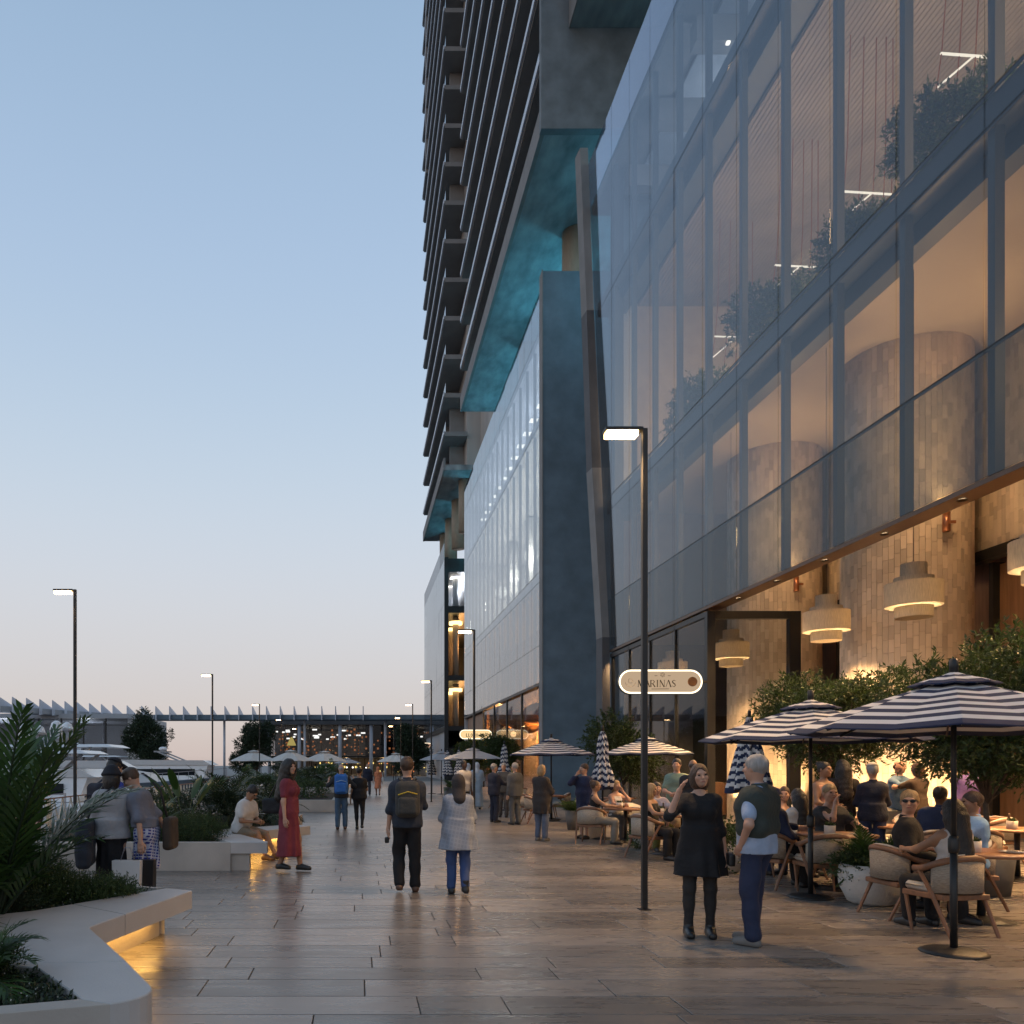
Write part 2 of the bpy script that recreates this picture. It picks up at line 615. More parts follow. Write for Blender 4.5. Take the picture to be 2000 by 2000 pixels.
for t in PT:
    if t in near: continue
    a, b, c, d = t
    z = pr.uniform(-.0012, .0008)
    n = len(vv)
    a, b, c, d = a + G, b - G, c + G, d - G
    vv += [(a, c, -.02), (b, c, -.02), (b, d, -.02), (a, d, -.02), (a, c, z), (b, c, z), (b, d, z), (a, d, z)]
    ff += [(n + 4, n + 5, n + 6, n + 7), (n, n + 1, n + 5, n + 4), (n + 1, n + 2, n + 6, n + 5), (n + 2, n + 3, n + 7, n + 6), (n + 3, n, n + 4, n + 7)]
o = obj('far_pavers', np_mesh('far_pavers', np.array(vv), np.array(ff), 'paver_far'), pave)
o['kind'] = 'stuff'

# ================================================================== BUILDINGS
ZR = [6.0, 7.95, 11.28, 11.81, 19.56, 24.45, 26.45]     # pane rows of the podium glass
_pc = {}

def pane(parent, y0, y1, z0, z1, mat, x=FX, t=.02, name='pane', gap=.012):
    key = (round(y1 - y0, 3), round(z1 - z0, 3), mat, t)
    if key not in _pc:
        _pc[key] = MB().box(-t / 2, t / 2, -(y1 - y0) / 2 + gap, (y1 - y0) / 2 - gap, -(z1 - z0) / 2 + gap, (z1 - z0) / 2 - gap).mesh(name, mat)
    o = obj(name, _pc[key], parent, Vector((x, (y0 + y1) / 2, (z0 + z1) / 2)) - parent.location)
    o.rotation_euler = (0, rng.uniform(-.0022, .0022), rng.uniform(-.003, .003))   # no two panes sit quite alike
    return o

def tiles(cs, us, vs_, ns, hw, hh, dep):
    """Vectorised proud tiles: centres, width axes, height axes, normals -> verts, faces."""
    cs, us, vs_, ns = map(np.asarray, (cs, us, vs_, ns))
    k = len(cs)
    dep = dep[:, None]
    hw = np.broadcast_to(np.asarray(hw, dtype=float).reshape(-1, 1), (k, 1))
    hh = np.broadcast_to(np.asarray(hh, dtype=float).reshape(-1, 1), (k, 1))
    V = np.zeros((k, 8, 3))
    for i, (a, b, f) in enumerate(((-1, -1, 0), (1, -1, 0), (1, 1, 0), (-1, 1, 0), (-1, -1, 1), (1, -1, 1), (1, 1, 1), (-1, 1, 1))):
        V[:, i] = cs + us * hw * a + vs_ * hh * b + ns * dep * f
    F = np.array([(4, 5, 6, 7), (0, 1, 5, 4), (1, 2, 6, 5), (2, 3, 7, 6), (3, 0, 4, 7)])
    return V.reshape(-1, 3), (F[None] + (np.arange(k) * 8)[:, None, None]).reshape(-1, 4)

def tile_column(parent, x, y, r, z0, z1, tw=.115, th=.30):
    MB().lathe([(r - .03, z0), (r - .03, z1)], 40, (x, y)).build('column', 'tile_bed', parent, True, world=True)
    n = int(2 * math.pi * r / tw)
    cs, us, vs_, ns, hh = [], [], [], [], []
    for k in range(n):
        a = 2 * math.pi * k / n
        nn = np.array((math.cos(a), math.sin(a), 0))
        zz = z0 - rng.random() * th
        while zz < z1:
            a0, a1 = max(zz, z0), min(zz + th, z1)
            if a1 - a0 > .03:
                cs.append(np.array((x, y, (a0 + a1) / 2)) + nn * (r - .025) - np.array(parent.location))
                ns.append(nn)
                us.append((-nn[1], nn[0], 0))
                vs_.append((0, 0, 1))
                hh.append((a1 - a0) / 2 - .003)
            zz += th
    V, F = tiles(cs, us, vs_, ns, tw / 2 - .0032, hh, NR.uniform(.018, .0245, len(cs)))
    o = obj('tile_cladding', np_mesh('tile_cladding', V, F, 'tile'), parent)
    o['kind'] = 'stuff'

def tile_wall(parent, x, y0, y1, z0, z1, tw=.115, th=.30, face=-1):
    """Tiled wall in a plane of constant x, looking towards -x."""
    MB().box(x, x + .25, y0, y1, z0, z1).build('wall', 'tile_bed', parent, world=True)
    cs, hh = [], []
    k = 0
    yy = y0
    while yy + tw <= y1 + .01:
        zz = z0 - rng.random() * th
        while zz < z1:
            a0, a1 = max(zz, z0), min(zz + th, z1)
            if a1 - a0 > .03:
                cs.append(np.array((x, yy + tw / 2, (a0 + a1) / 2)) - np.array(parent.location))
                hh.append((a1 - a0) / 2 - .003)
            zz += th
        yy += tw
        k += 1
    m = len(cs)
    V, F = tiles(cs, np.tile((0, -1, 0), (m, 1)), np.tile((0, 0, 1), (m, 1)), np.tile((-1, 0, 0), (m, 1)), tw / 2 - .0032, hh, NR.uniform(.012, .018, m))
    o = obj('tile_cladding', np_mesh('tile_cladding', V, F, 'tile'), parent)
    o['kind'] = 'stuff'

def skin(parent, ys, mats, mull=True, top=True):
    """Glass skin between the module lines ys: every pane its own piece."""
    nrow = len(ZR) - 1
    for i in range(len(ys) - 1):
        for r in range(nrow):
            pane(parent, ys[i], ys[i + 1], ZR[r], ZR[r + 1], mats[r])
    y0, y1 = ys[0], ys[-1]
    for z in ZR[1:-1]:
        wbox('joint', 'dark_metal', parent, FX + .02, FX + .05, y0, y1, z - .03, z + .03)
    if mull:
        for yy in ys:
            wbox('mullion', 'mullion', parent, FX + .10, FX + .25, yy - .07, yy + .07, ZR[0] + .06, ZR[5])

# ---- restaurant podium ------------------------------------------------------------
pod = thing('podium_building', 'long glass-fronted podium with warm tiled restaurant hall and leaning concrete end pier', 'building', (12, 18, 0))
YS = [4.2 + 2 * i for i in range(14)]            # 4.2 .. 30.2
skin(pod, YS, ['glass_frit', 'glass', 'glass', 'glass', 'glass', 'glass_parapet'])
def yedge(z): return 30.4 + (z - 6) / 20.45 * 2.8
for r in range(6):
    z0, z1 = ZR[r] + .012, ZR[r + 1] - .012
    m = ['glass_frit', 'glass', 'glass', 'glass', 'glass', 'glass_parapet'][r]
    vs = []
    for xx in (FX - .01, FX + .01):
        vs += [(xx, 30.212, z0), (xx, yedge(z0), z0), (xx, yedge(z1), z1), (xx, 30.212, z1)]
    MB().add(vs, [(3, 2, 1, 0), (4, 5, 6, 7), (0, 1, 5, 4), (1, 2, 6, 5), (2, 3, 7, 6), (3, 0, 4, 7)]).build('pane', m, pod, world=True)
# leaning pier at the end of the glass, in faceted lengths
pz = [0, 6.5, 13.3, 20.0, 27.2]
pin = [30.2, 30.4, 31.45, 32.4, 33.25]
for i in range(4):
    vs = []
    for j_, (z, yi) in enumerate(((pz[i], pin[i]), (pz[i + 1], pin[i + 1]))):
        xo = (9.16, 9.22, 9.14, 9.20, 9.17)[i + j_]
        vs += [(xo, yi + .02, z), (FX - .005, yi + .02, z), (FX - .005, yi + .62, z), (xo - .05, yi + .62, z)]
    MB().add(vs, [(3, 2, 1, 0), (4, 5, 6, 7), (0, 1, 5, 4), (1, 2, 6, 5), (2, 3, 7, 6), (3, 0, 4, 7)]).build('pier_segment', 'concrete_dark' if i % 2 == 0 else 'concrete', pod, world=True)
# edge beam under the glass, floors, ceilings, roof
wbox('edge_beam', 'bronze', pod, FX - .03, FX + .40, 4.2, 30.35, 5.91, 5.99)
wbox('floor_slab', 'spandrel', pod, FX + .08, 24, 4.2, 31.0, 11.32, 11.78)
wbox('beam', 'spandrel', pod, FX + .45, FX + .8, 4.2, 31.0, 10.95, 11.31)
wbox('ceiling', 'ceiling', pod, FX + .81, 24, 4.2, 31.0, 11.2, 11.3)
wbox('floor_slab', 'spandrel', pod, FX + .08, 24, 4.2, 32.2, 19.58, 20.1)
wbox('beam', 'spandrel', pod, FX + .45, FX + .9, 4.2, 32.0, 19.2, 19.57)
wbox('roof_slab', 'concrete', pod, FX + .08, 24, 4.2, 33.0, 24.2, 24.6)
wbox('ceiling', 'cool_ceiling', pod, FX + 1.2, 24, 4.2, 32.6, 24.08, 24.19)
for yy in range(6, 33, 3):
    wbox('beam', 'concrete', pod, FX + .6, 23.5, yy, yy + .5, 23.3, 24.07)
bt = MB()
xx = FX + 1.35
while xx < 19.5:
    bt.box(xx, xx + .105, 4.3, 31.8, 19.46, 19.5)
    xx += .125
o = bt.build('ceiling_battens', 'batten', pod, world=True)
o['kind'] = 'stuff'
wbox('ceiling', 'batten', pod, FX + 1.32, 20, 4.2, 31.9, 19.5, 19.57)
wbox('wall', 'warm_wall', pod, 19.6, 19.9, 4.2, 31.6, 11.79, 19.5)
wbox('wall', 'concrete', pod, 19.6, 19.9, 4.2, 32.5, 20.12, 24.0)
wbox('end_wall', 'warm_wall', pod, FX + .6, 24, 30.6, 30.9, 6.2, 11.2)
wbox('end_wall', 'warm_wall', pod, FX + 1.3, 24, 31.2, 31.5, 11.8, 19.5)
wbox('end_wall', 'concrete_blue', pod, FX + .6, 24, 31.9, 32.2, 20.1, 24.1)
wbox('end_return', 'pale_panel', pod, FX + .5, FX + 1.29, 31.25, 31.45, 11.8, 19.5)
wbox('end_return', 'spandrel', pod, FX + .06, FX + .49, 30.3, 30.5, 6.2, 24.1)
wbox('end_wall', 'concrete_dark', pod, 10.1, 24, 30.4, 30.58, 0, 6.2)
wbox('end_wall', 'warm_wall', pod, 9.7, 24, 3.9, 4.15, 0, 24)
# tiled columns and tiled upper wall of the double-height hall
for cyy in (7.0, 13.0, 19.0, 25.0):
    tile_column(pod, 12.9, cyy, 1.32, 0, 11.2)
tile_wall(pod, 14.4, 5, 30.4, 6.6, 11.2)
# timber door wall below the tiles
wbox('lintel', 'dark_metal', pod, 14.34, 14.6, 5, 30.4, 6.36, 6.6)
wbox('wall', 'timber', pod, 15.0, 15.2, 5, 30.4, 0, 6.5)
yy = 5.2
k = 0
while yy < 29:
    wbox('door_frame', 'dark_metal', pod, 14.7, 14.98, yy - .06, yy + .06, 0, 6.36)
    dr = wbox('door', 'timber', pod, 14.84, 14.92, yy + .09, yy + 1.41, .02, 6.3)
    wbox('handle', 'bronze', dr, 2.78, 2.83, yy - 18 + .2, yy - 18 + .25, .9, 1.5)
    yy += 1.5
    k += 1
# perpendicular glazed portal at the end of the open front
PYL = 21.9
wbox('portal_post', 'dark_metal', pod, FX - .04, FX + .18, PYL - .09, PYL + .09, 0, 5.84)
wbox('portal_post', 'dark_metal', pod, 12.0 - .3, 12.0, PYL - .09, PYL + .09, 0, 5.84)
wbox('portal_head', 'dark_metal', pod, FX + .19, 11.69, PYL - .09, PYL + .09, 5.64, 5.84)
wbox('portal_pane', 'glass_clear', pod, FX + .2, 11.68, PYL - .01, PYL + .01, .02, 5.62)
# shopfront glazing between the portal and the pier
for i, (a, b) in enumerate(((21.99, 24.1), (24.16, 26.2), (26.26, 28.2), (28.26, 30.1))):
    wbox('shopfront_pane', 'glass_clear', pod, FX + .02, FX + .04, a + .02, b, .06, 5.7)
for yy in (24.1, 26.2, 28.2, 30.1):
    wbox('shopfront_post', 'dark_metal', pod, FX - .02, FX + .10, yy + .003, yy + .057, .0, 5.84)
wbox('shopfront_head', 'dark_metal', pod, FX - .02, FX + .12, PYL + .1, 30.3, 5.71, 5.85)
wbox('counter', 'timber', pod, 11.2, 12.0, 26, 29.4, 0, 1.1)
wbox('cabinet', 'dark_metal', pod, 12.6, 13.2, 28.6, 30.3, 0, 3.4)

# ---- second podium with the blue end wall --------------------------------------------
pod2 = thing('podium_building', 'pale glass podium behind a tall blue concrete end wall', 'building', (14, 57, 0))
wbox('end_wall', 'concrete_blue', pod2, FX, 26, 41.4, 42.0, 0, 27.1)
wbox('end_wall_edge', 'concrete', pod2, FX - .05, FX - .003, 41.36, 42.04, 0, 27.15)
Y2 = [42.1 + i * 2.0 for i in range(16)]
skin(pod2, Y2, ['glass_far'] * 6)
wbox('edge_beam', 'dark_metal', pod2, FX - .02, FX + .4, 42.1, 72.1, 5.84, 5.99)
for z0, z1 in ((11.3, 11.79), (19.58, 20.1), (24.2, 24.6)):
    wbox('floor_slab', 'pale_panel', pod2, FX + .08, 24, 42.1, 72.1, z0, z1)
for z0, z1 in ((11.8, 19.5), (20.11, 24.1)):
    wbox('wall', 'pale_panel', pod2, 16.0, 16.2, 42.1, 72.1, z0, z1)
wbox('end_wall', 'pale_panel', pod2, FX + .05, 24, 72.12, 72.4, 0, 24.6)
wbox('wall', 'warm_wall', pod2, 12.8, 13.0, 42.1, 72.1, 0, 11.25)
for k in range(13):
    MB().box(12.45, 12.7, 42.6 + k * 1.1, 43.3 + k * 1.1, 0, 5.6, c=.1).build('curtain', 'curtain', pod2, world=True)
wbox('shop_panel', 'timber', pod2, FX + .3, FX + .5, 61.5, 72, 0, 5.8)
wbox('shopfront_post', 'dark_metal', pod2, FX - .02, FX + .1, 42.12, 42.3, 0, 5.83)
for a, b in ((42.4, 46.8), (47.0, 51.5), (51.7, 56.3), (56.5, 61.2)):
    wbox('shopfront_pane', 'glass_clear', pod2, FX + .03, FX + .05, a, b, .05, 5.7)
    wbox('shopfront_post', 'dark_metal', pod2, FX - .02, FX + .1, b + .02, b + .16, 0, 5.83)
for k in range(4):
    MB().box(12.1, 12.8, 44.5 + 6.6 * k, 45.2 + 6.6 * k, 11.85, 19.5, c=.1).build('column', 'pale_panel', pod2, world=True)

# ---- third podium with the lit open end ------------------------------------------------
pod3 = thing('podium_building', 'far white glass podium with a black framed lit end showing its floors', 'building', (14, 102, 0))
Y3 = [88.9 + i * 3.0 for i in range(10)]
ZS = ZR
ZR = ZR[:6] + [26.3]
skin(pod3, Y3, ['glass_far'] * 5 + ['glass_clear'], mull=False)
ZR = ZS
wbox('side_screen', 'pale_panel', pod3, FX + .3, FX + .4, 89.6, 115.9, 0.0, 24.3)
for z0, z1 in ((5.5, 6.0), (11.0, 11.6), (18.5, 19.25), (23.0, 24.5)):
    wbox('floor_slab', 'dark_metal', pod3, FX + .05, 22, 88.8, 115.9, z0, z1)
wbox('corner_post', 'dark_metal', pod3, FX - .03, FX + .42, 88.55, 88.79, 0, 24.6)
wbox('wall', 'warm_wall', pod3, 17, 17.3, 89, 115.9, 0, 23)
for k in range(5):
    for z0, z1, mm in ((11.61, 18.45, 'warm_wall'), (19.3, 22.9, 'pale_panel'), (6.01, 10.9, 'warm_wall')):
        MB().lathe([(.35, z0), (.35, z1)], 14, (11.0, 91 + 4.6 * k)).build('column', mm, pod3, True, world=True)
        if mm != 'warm_wall':
            wbox('ceiling_light', 'white_light', pod3, 10.4, 11.6, 91 + 4.6 * k - .5, 91 + 4.6 * k + .5, 22.80, 22.86)
        else:
            MB().lathe([(.55, z1 - .9), (.75, z1 - .9), (.75, z1 - .55), (.55, z1 - .55)], 14, (11.0, 91 + 4.6 * k)).build('ring_light', 'candle', pod3, True, world=True)
wbox('end_wall', 'dark_metal', pod3, FX + .43, 22, 115.6, 115.9, 0, 24)
wbox('ground_screen', 'dark_metal', pod3, FX + .45, 13, 88.9, 89.1, 0, 3.6)

# ---- tower ---------------------------------------------------------------------------------
TX, TZ, FH = 8.1, 29.8, 3.67
tow = thing('residential_tower', 'dark high-rise with long horizontal balcony slabs over a turquoise lit soffit', 'tower', (20, 70, 29.8))
def block(y0, y1, nfl, zback=11.0):
    wbox('soffit_slab', 'soffit', tow, TX + .2, 30, y0, y1, TZ, TZ + .5)
    wbox('fascia', 'concrete', tow, TX, TX + .19, y0, y1, TZ - .03, TZ + 1.15)
    wbox('recessed_wall', 'tower_wall', tow, TX + 2.3, 30, y0 + .4, y1 - .4, TZ + .51, TZ + nfl * FH)
    for f in range(1, nfl + 1):
        z = TZ + f * FH
        far = y1 + (1.2 if (f > 11 and y0 > 70) else 0)
        sl_ = wbox('balcony_slab', 'slab_dark', tow, TX + .12, TX + 2.3, y0 + .05, far, z - .42, z)
        e = MB().box(TX, TX + .10, y0, far, z - .30, z + .06).build('edge_trim', 'slab_edge', sl_, off=tow.location)
        wbox('balcony_rail', 'tower_glass', tow, TX + .22, TX + .25, y0 + .1, far - .1, z + .01, z + 1.0)
        k = 0
        yy = y0 + 2.5
        while yy < y1 - 2:
            if rng.random() < .55:
                wbox('wall_fin', 'slab_dark', tow, TX + .9, TX + 2.29, yy, yy + .35, z - FH + .01, z - .43)
            yy += 4.2
block(35.9, 64, 20)
block(76.6, 101, 24)
wbox('end_wall', 'concrete_tower', tow, TX - .03, 30, 35.5, 35.88, TZ - .04, TZ + 80)
wbox('core_wall', 'tower_wall', tow, TX + 3.6, 30, 63.6, 77, TZ + .6, TZ + 80)
wbox('upper_wing', 'soffit', tow, 9.34, 30, 18, 35.48, 34.2, 38)
wbox('upper_wing_side', 'concrete', tow, 9.28, 9.335, 18, 35.48, 34.17, 38)
wbox('side_panel', 'slab_dark', tow, TX + .02, TX + 2.2, 96.8, 97.6, 73, 118)
for cx_, cy_, r_ in ((11.5, 42.5, .72), (11.5, 54, .72), (10.6, 79.5, .7), (10.6, 85.5, .7), (10.6, 92, .7), (10.6, 98, .7)):
    MB().lathe([(r_, 24.65), (r_, TZ - .01)], 24, (cx_, cy_)).build('column', 'warm_wall', tow, True, world=True)

# ================================================================== STREET FURNITURE
def make_street_lamp():
    t = thing('street_lamp', 'x', 'street lamp', group='street lamps along the promenade')
    MB().box(-.031, .031, -.031, .031, .012, 5.5, c=.005).build('pole', 'dark_metal', t)
    MB().box(-.06, .06, -.06, .06, 0, .012).build('base_plate', 'dark_metal', t)
    h = MB().box(-.46, -.033, -.075, .075, 5.462, 5.5, c=.006).build('lamp_head', 'dark_metal', t)
    MB().box(-.44, -.09, -.066, .066, 5.405, 5.460).build('light_panel', 'lamp_glow', h)
    lamp('lamp_light', 'SPOT', (-.30, 0, 5.37), 650, WARM, t, .12, spot=R(118), blend=.9)
    return t
SL = make_street_lamp()
spots = [(3.27, 9.2, 'street lamp beside the woman in the black dress'), (3.28, 22.8, 'street lamp behind the woman in the grey plaid jacket'),
         (3.3, 36.4, 'street lamp in front of the grey parasols'), (3.4, 50.4, None), (3.4, 64.5, None), (3.4, 78, None),
         (-6.2, 17.6, 'street lamp rising behind the group of three with bags'), (-6.15, 33.9, 'street lamp standing among planters before the yachts'),
         (-6.2, 50.4, None), (-6.4, 67, None), (-6.4, 83.5, None)]
for i, (x, y, lb) in enumerate(spots):
    o = SL if i == 0 else copy_tree(SL)
    if x < 0 or y > 40:
        for ch in o.children:
            if ch.type == 'LIGHT':
                ch.data = ch.data.copy()
                ch.data.energy = 500
    place(o, x, y, 0, 0, ('tall slim dark ' + lb) if lb else ('distant slim dark street lamp on the landward row' if x > 0 else 'distant slim dark street lamp on the marina row'))

# ---- blade signs
def stroke(mb, p, q, w, y):
    p, q = Vector(p), Vector(q)
    d = (q - p).normalized()
    n = Vector((-d.y, d.x)) * w / 2
    pts = [p - n, q - n, q + n, p + n]
    vs = [(a.x, y, a.y) for a in pts] + [(a.x, y + .006, a.y) for a in pts]
    mb.add(vs, [(0, 1, 2, 3), (7, 6, 5, 4), (0, 4, 5, 1), (1, 5, 6, 2), (2, 6, 7, 3), (3, 7, 4, 0)])

GL = {
    'M': [((.05, 0), (.12, 1), .09), ((.12, 1), (.5, .12), .2), ((.5, .12), (.9, 1), .09), ((.9, 1), (.95, 0), .2), ((-.03, .02), (.15, .02), .05), ((.82, .02), (1.08, .02), .05)],
    'A': [((.02, 0), (.45, 1), .08), ((.45, 1), (.86, 0), .2), ((-.06, .02), (.14, .02), .05), ((.7, .02), (1.0, .02), .05)],
    'R': [((.1, 0), (.1, 1), .2), ((.1, .96), (.5, .96), .07), ((.5, .96), (.66, .84), .12), ((.66, .84), (.66, .66), .18), ((.66, .66), (.45, .5), .12), ((.45, .5), (.1, .5), .06), ((.38, .5), (.8, 0), .2), ((-.04, .02), (.24, .02), .05), ((.68, .02), (.92, .02), .05)],
    'I': [((.2, 0), (.2, 1), .2), ((.04, .02), (.36, .02), .05), ((.04, .98), (.36, .98), .05)],
    'N': [((.1, 0), (.1, 1), .08), ((.1, 1), (.78, 0), .2), ((.82, 0), (.82, 1), .08), ((-.02, .02), (.22, .02), .05), ((.7, .98), (.95, .98), .05)],
    'S': [((.62, .86), (.42, .97), .09), ((.42, .97), (.16, .88), .1), ((.16, .88), (.12, .68), .16), ((.12, .68), (.55, .38), .2), ((.55, .38), (.6, .16), .16), ((.6, .16), (.36, .03), .1), ((.36, .03), (.06, .18), .08)],
    'L': [((.1, 0), (.1, 1), .22), ((.1, .08), (.6, .08), .18)],
    'O': [((.1, .2), (.1, .8), .2), ((.12, .88), (.5, .88), .18), ((.55, .8), (.55, .2), .2), ((.12, .1), (.5, .1), .18)],
    'B': [((.1, 0), (.1, 1), .22), ((.1, .92), (.5, .92), .16), ((.55, .85), (.55, .6), .2), ((.1, .5), (.5, .5), .16), ((.58, .42), (.58, .12), .2), ((.1, .08), (.5, .08), .16)],
    'a': [((.1, 0), (.1, .9), .2), ((.12, .92), (.5, .92), .16), ((.55, .85), (.55, 0), .2), ((.1, .45), (.5, .45), .14)],
    'r': [((.1, 0), (.1, 1), .2), ((.1, .92), (.5, .92), .16), ((.55, .85), (.55, .58), .18), ((.1, .48), (.5, .48), .14), ((.35, .45), (.58, 0), .18)],
    'm': [((.1, 0), (.1, 1), .2), ((.15, .98), (.4, .4), .16), ((.4, .4), (.65, .98), .16), ((.7, 1), (.7, 0), .2)],
}
def lettering(parent, txt, x, z, h, adv, y=-.062):
    mb = MB()
    for ch, ad in zip(txt, adv):
        for p, q, w_ in GL.get(ch, []):
            stroke(mb, (x + p[0] * h * .85, z + p[1] * h), (x + q[0] * h * .85, z + q[1] * h), w_ * h * .8, y)
        x += ad * h * .85
    return mb.build('lettering', 'dark_metal', parent)

def capsule(w_, h_, n=12):
    r = h_ / 2
    pts = []
    for k in range(n + 1):
        a = -math.pi / 2 + math.pi * k / n
        pts.append((w_ / 2 - r + r * math.cos(a), r * math.sin(a)))
    for k in range(n + 1):
        a = math.pi / 2 + math.pi * k / n
        pts.append((-w_ / 2 + r + r * math.cos(a), r * math.sin(a)))
    return pts

def plate(pts, y0, y1, mat, name, parent):
    n = len(pts)
    vs = [(x, y0, z) for x, z in pts] + [(x, y1, z) for x, z in pts]
    fs = [list(range(n)), [n + k for k in range(n)][::-1]] + [[k, n + k, n + (k + 1) % n, (k + 1) % n] for k in range(n)]
    return MB().add(vs, fs).build(name, mat, parent)

def sign(label, loc, face, w_=2.3, h_=.68):
    t = thing('blade_sign', label, 'sign', loc, group=None)
    plate(capsule(w_, h_), -.05, .05, 'dark_metal', 'sign_body', t)
    plate(capsule(w_ - .03, h_ - .03), -.056, -.0505, 'sign_edge', 'glowing_edge', t)
    plate(capsule(w_ - .12, h_ - .12), -.0605, -.0565, face, 'sign_face', t)
    MB().box(w_ / 2 - .01, w_ / 2 + .14, -.03, .03, -.03, .03).build('bracket', 'dark_metal', t)
    lamp('sign_light', 'POINT', (0, -.45, 0), 6, WARM, t, .2)
    return t
s1 = sign('illuminated capsule sign reading MARINAS hung beside the restaurant', (8.19, 21.85, 3.92), 'sign_face')
lettering(s1, 'MARINAS', -.62, -.145, .19, (1.1, .98, 1.0, .55, 1.05, 1.0, .8))
em = MB()
for k in range(6):
    a0, a1 = k * math.pi / 3, k * math.pi / 3 + .7
    for rr in (.03, .058):
        stroke(em, (.05 + rr * math.cos(a0), .185 + rr * math.sin(a0)), (.05 + rr * math.cos(a1), .185 + rr * math.sin(a1)), .014, -.062)
stroke(em, (-.17, .16), (-.09, .16), .012, -.062)
stroke(em, (.19, .16), (.27, .16), .012, -.062)
stroke(em, (-.25, -.20), (.22, -.195), .014, -.062)
em.build('emblem', 'dark_metal', s1)
plate([(.86 + .13 * math.cos(a), .0 + .13 * math.sin(a)) for a in [2 * math.pi * k / 24 for k in range(24)]], -.066, -.0606, 'bronze', 'disc', s1)
em = MB()
for k in range(20):
    a0, a1 = math.pi * (1.05 + .9 * k / 20), math.pi * (1.05 + .9 * (k + 1) / 20)
    stroke(em, (-.82 + .14 * math.cos(a0), .0 + .14 * math.sin(a0)), (-.82 + .14 * math.cos(a1), .0 + .14 * math.sin(a1)), .012, -.062)
for k in range(10):
    a0, a1 = k * math.pi / 5, (k + 1) * math.pi / 5
    stroke(em, (-.82 + .06 * math.cos(a0), .02 + .06 * math.sin(a0)), (-.82 + .06 * math.cos(a1), .02 + .06 * math.sin(a1)), .012, -.062)
em.build('emblem', 'rattan', s1)
s2 = sign('small cream capsule sign reading LLOMO BAR further along the podium', (8.25, 56.6, 3.83), 'sign_face_warm')
lettering(s2, 'LLOmO BaR', -.68, -.17, .24, (.8, .8, .85, 1.0, .9, .5, .85, .8, .8))
s3 = sign('small pink capsule sign with tiny dark lettering far down the promenade', (8.2, 102.6, 4.2), 'sign_face_pink')
em = MB()
for k in range(17):
    x_ = -.85 + k * .105
    stroke(em, (x_, -.1), (x_ + (.03 if k % 3 else 0), .12), .05, -.062)
    if k % 2: stroke(em, (x_, .1), (x_ + .07, .1), .04, -.062)
em.build('lettering', 'bronze', s3)

# ---- parasols
def canopy_rings(Rr, z0, z1, rings, power=1.12, off=0.):
    out = []
    for i in range(rings + 1):
        u = i / rings
        r = max(.03, Rr * (1 - u))
        ring = []
        for k in range(16):
            a = 2 * math.pi * k / 16
            if k % 2 == 0:
                rr, sag = r, 0
            else:
                rr, sag = r * math.cos(math.pi / 8) * .985, -.028 * (1 - u) ** .5 * (Rr / 1.3)
            ring.append((rr * math.cos(a), rr * math.sin(a), z0 + (z1 - z0) * u ** (1 / power) + sag + off))
        out.append(ring)
    return out

def canopy_mesh(Rr, z0, z1, bands, mats, power=1.12):
    mb = MB()
    ri = canopy_rings(Rr, z0, z1, bands, power)
    lo = canopy_rings(Rr, z0, z1, bands, power, -.012)
    for i in range(bands):
        m = i % 2 if len(mats) > 1 else 0
        n0 = len(mb.v)
        vs = ri[i] + ri[i + 1] + lo[i] + lo[i + 1]
        fs = []
        for k in range(16):
            k2 = (k + 1) % 16
            fs.append([k, k2, 16 + k2, 16 + k])
            fs.append([32 + k2, 32 + k, 48 + k, 48 + k2])
            if i == 0:
                fs.append([32 + k, 32 + k2, k2, k])
        mb.add(vs, fs, m)
    return mb

def make_parasol(label, mats, Rr=1.30, z0=1.97, z1=2.42, bands=15, base=True, group='open parasols'):
    t = thing('parasol', label, 'parasol', group=group)
    k_ = Rr / 1.3
    MB().lathe([(.26, 0), (.26, .012), (.22, .03), (.05, .05)], 32).build('base', 'dark_metal', t, True)
    MB().lathe([(.03, .05), (.03, .9)], 12).build('pole_sleeve', 'dark_metal', t, True)
    MB().lathe([(.022, .9), (.022, z1 + .02)], 12).build('pole', 'dark_metal', t, True)
    MB().lathe([(.04, .88), (.045, .92), (.045, 1.0), (.03, 1.03)], 12).build('clamp', 'dark_metal', t, True)
    canopy_mesh(Rr, z0, z1, bands, mats).build('canopy', mats, t)
    canopy_mesh(.34 * k_, z1 - .055, z1 + .05, 4, mats).build('vent_cap', mats, t)
    MB().lathe([(.035, z1 + .04), (.035, z1 + .16), (.02, z1 + .17)], 12).build('finial', 'dark_metal', t, True)
    for k in range(8):
        a = 2 * math.pi * k / 8
        rb = MB()
        rb.bar((.03 * math.cos(a), .03 * math.sin(a), z1 - .03), ((Rr - .02) * math.cos(a), (Rr - .02) * math.sin(a), z0 - .018), .016, .02)
        rb.bar((.03 * math.cos(a), .03 * math.sin(a), z1 - .38), (Rr * .5 * math.cos(a), Rr * .5 * math.sin(a), z0 + (z1 - z0) * .52 - .03), .012, .014)
        rb.build('rib', 'dark_metal', t)
    return t

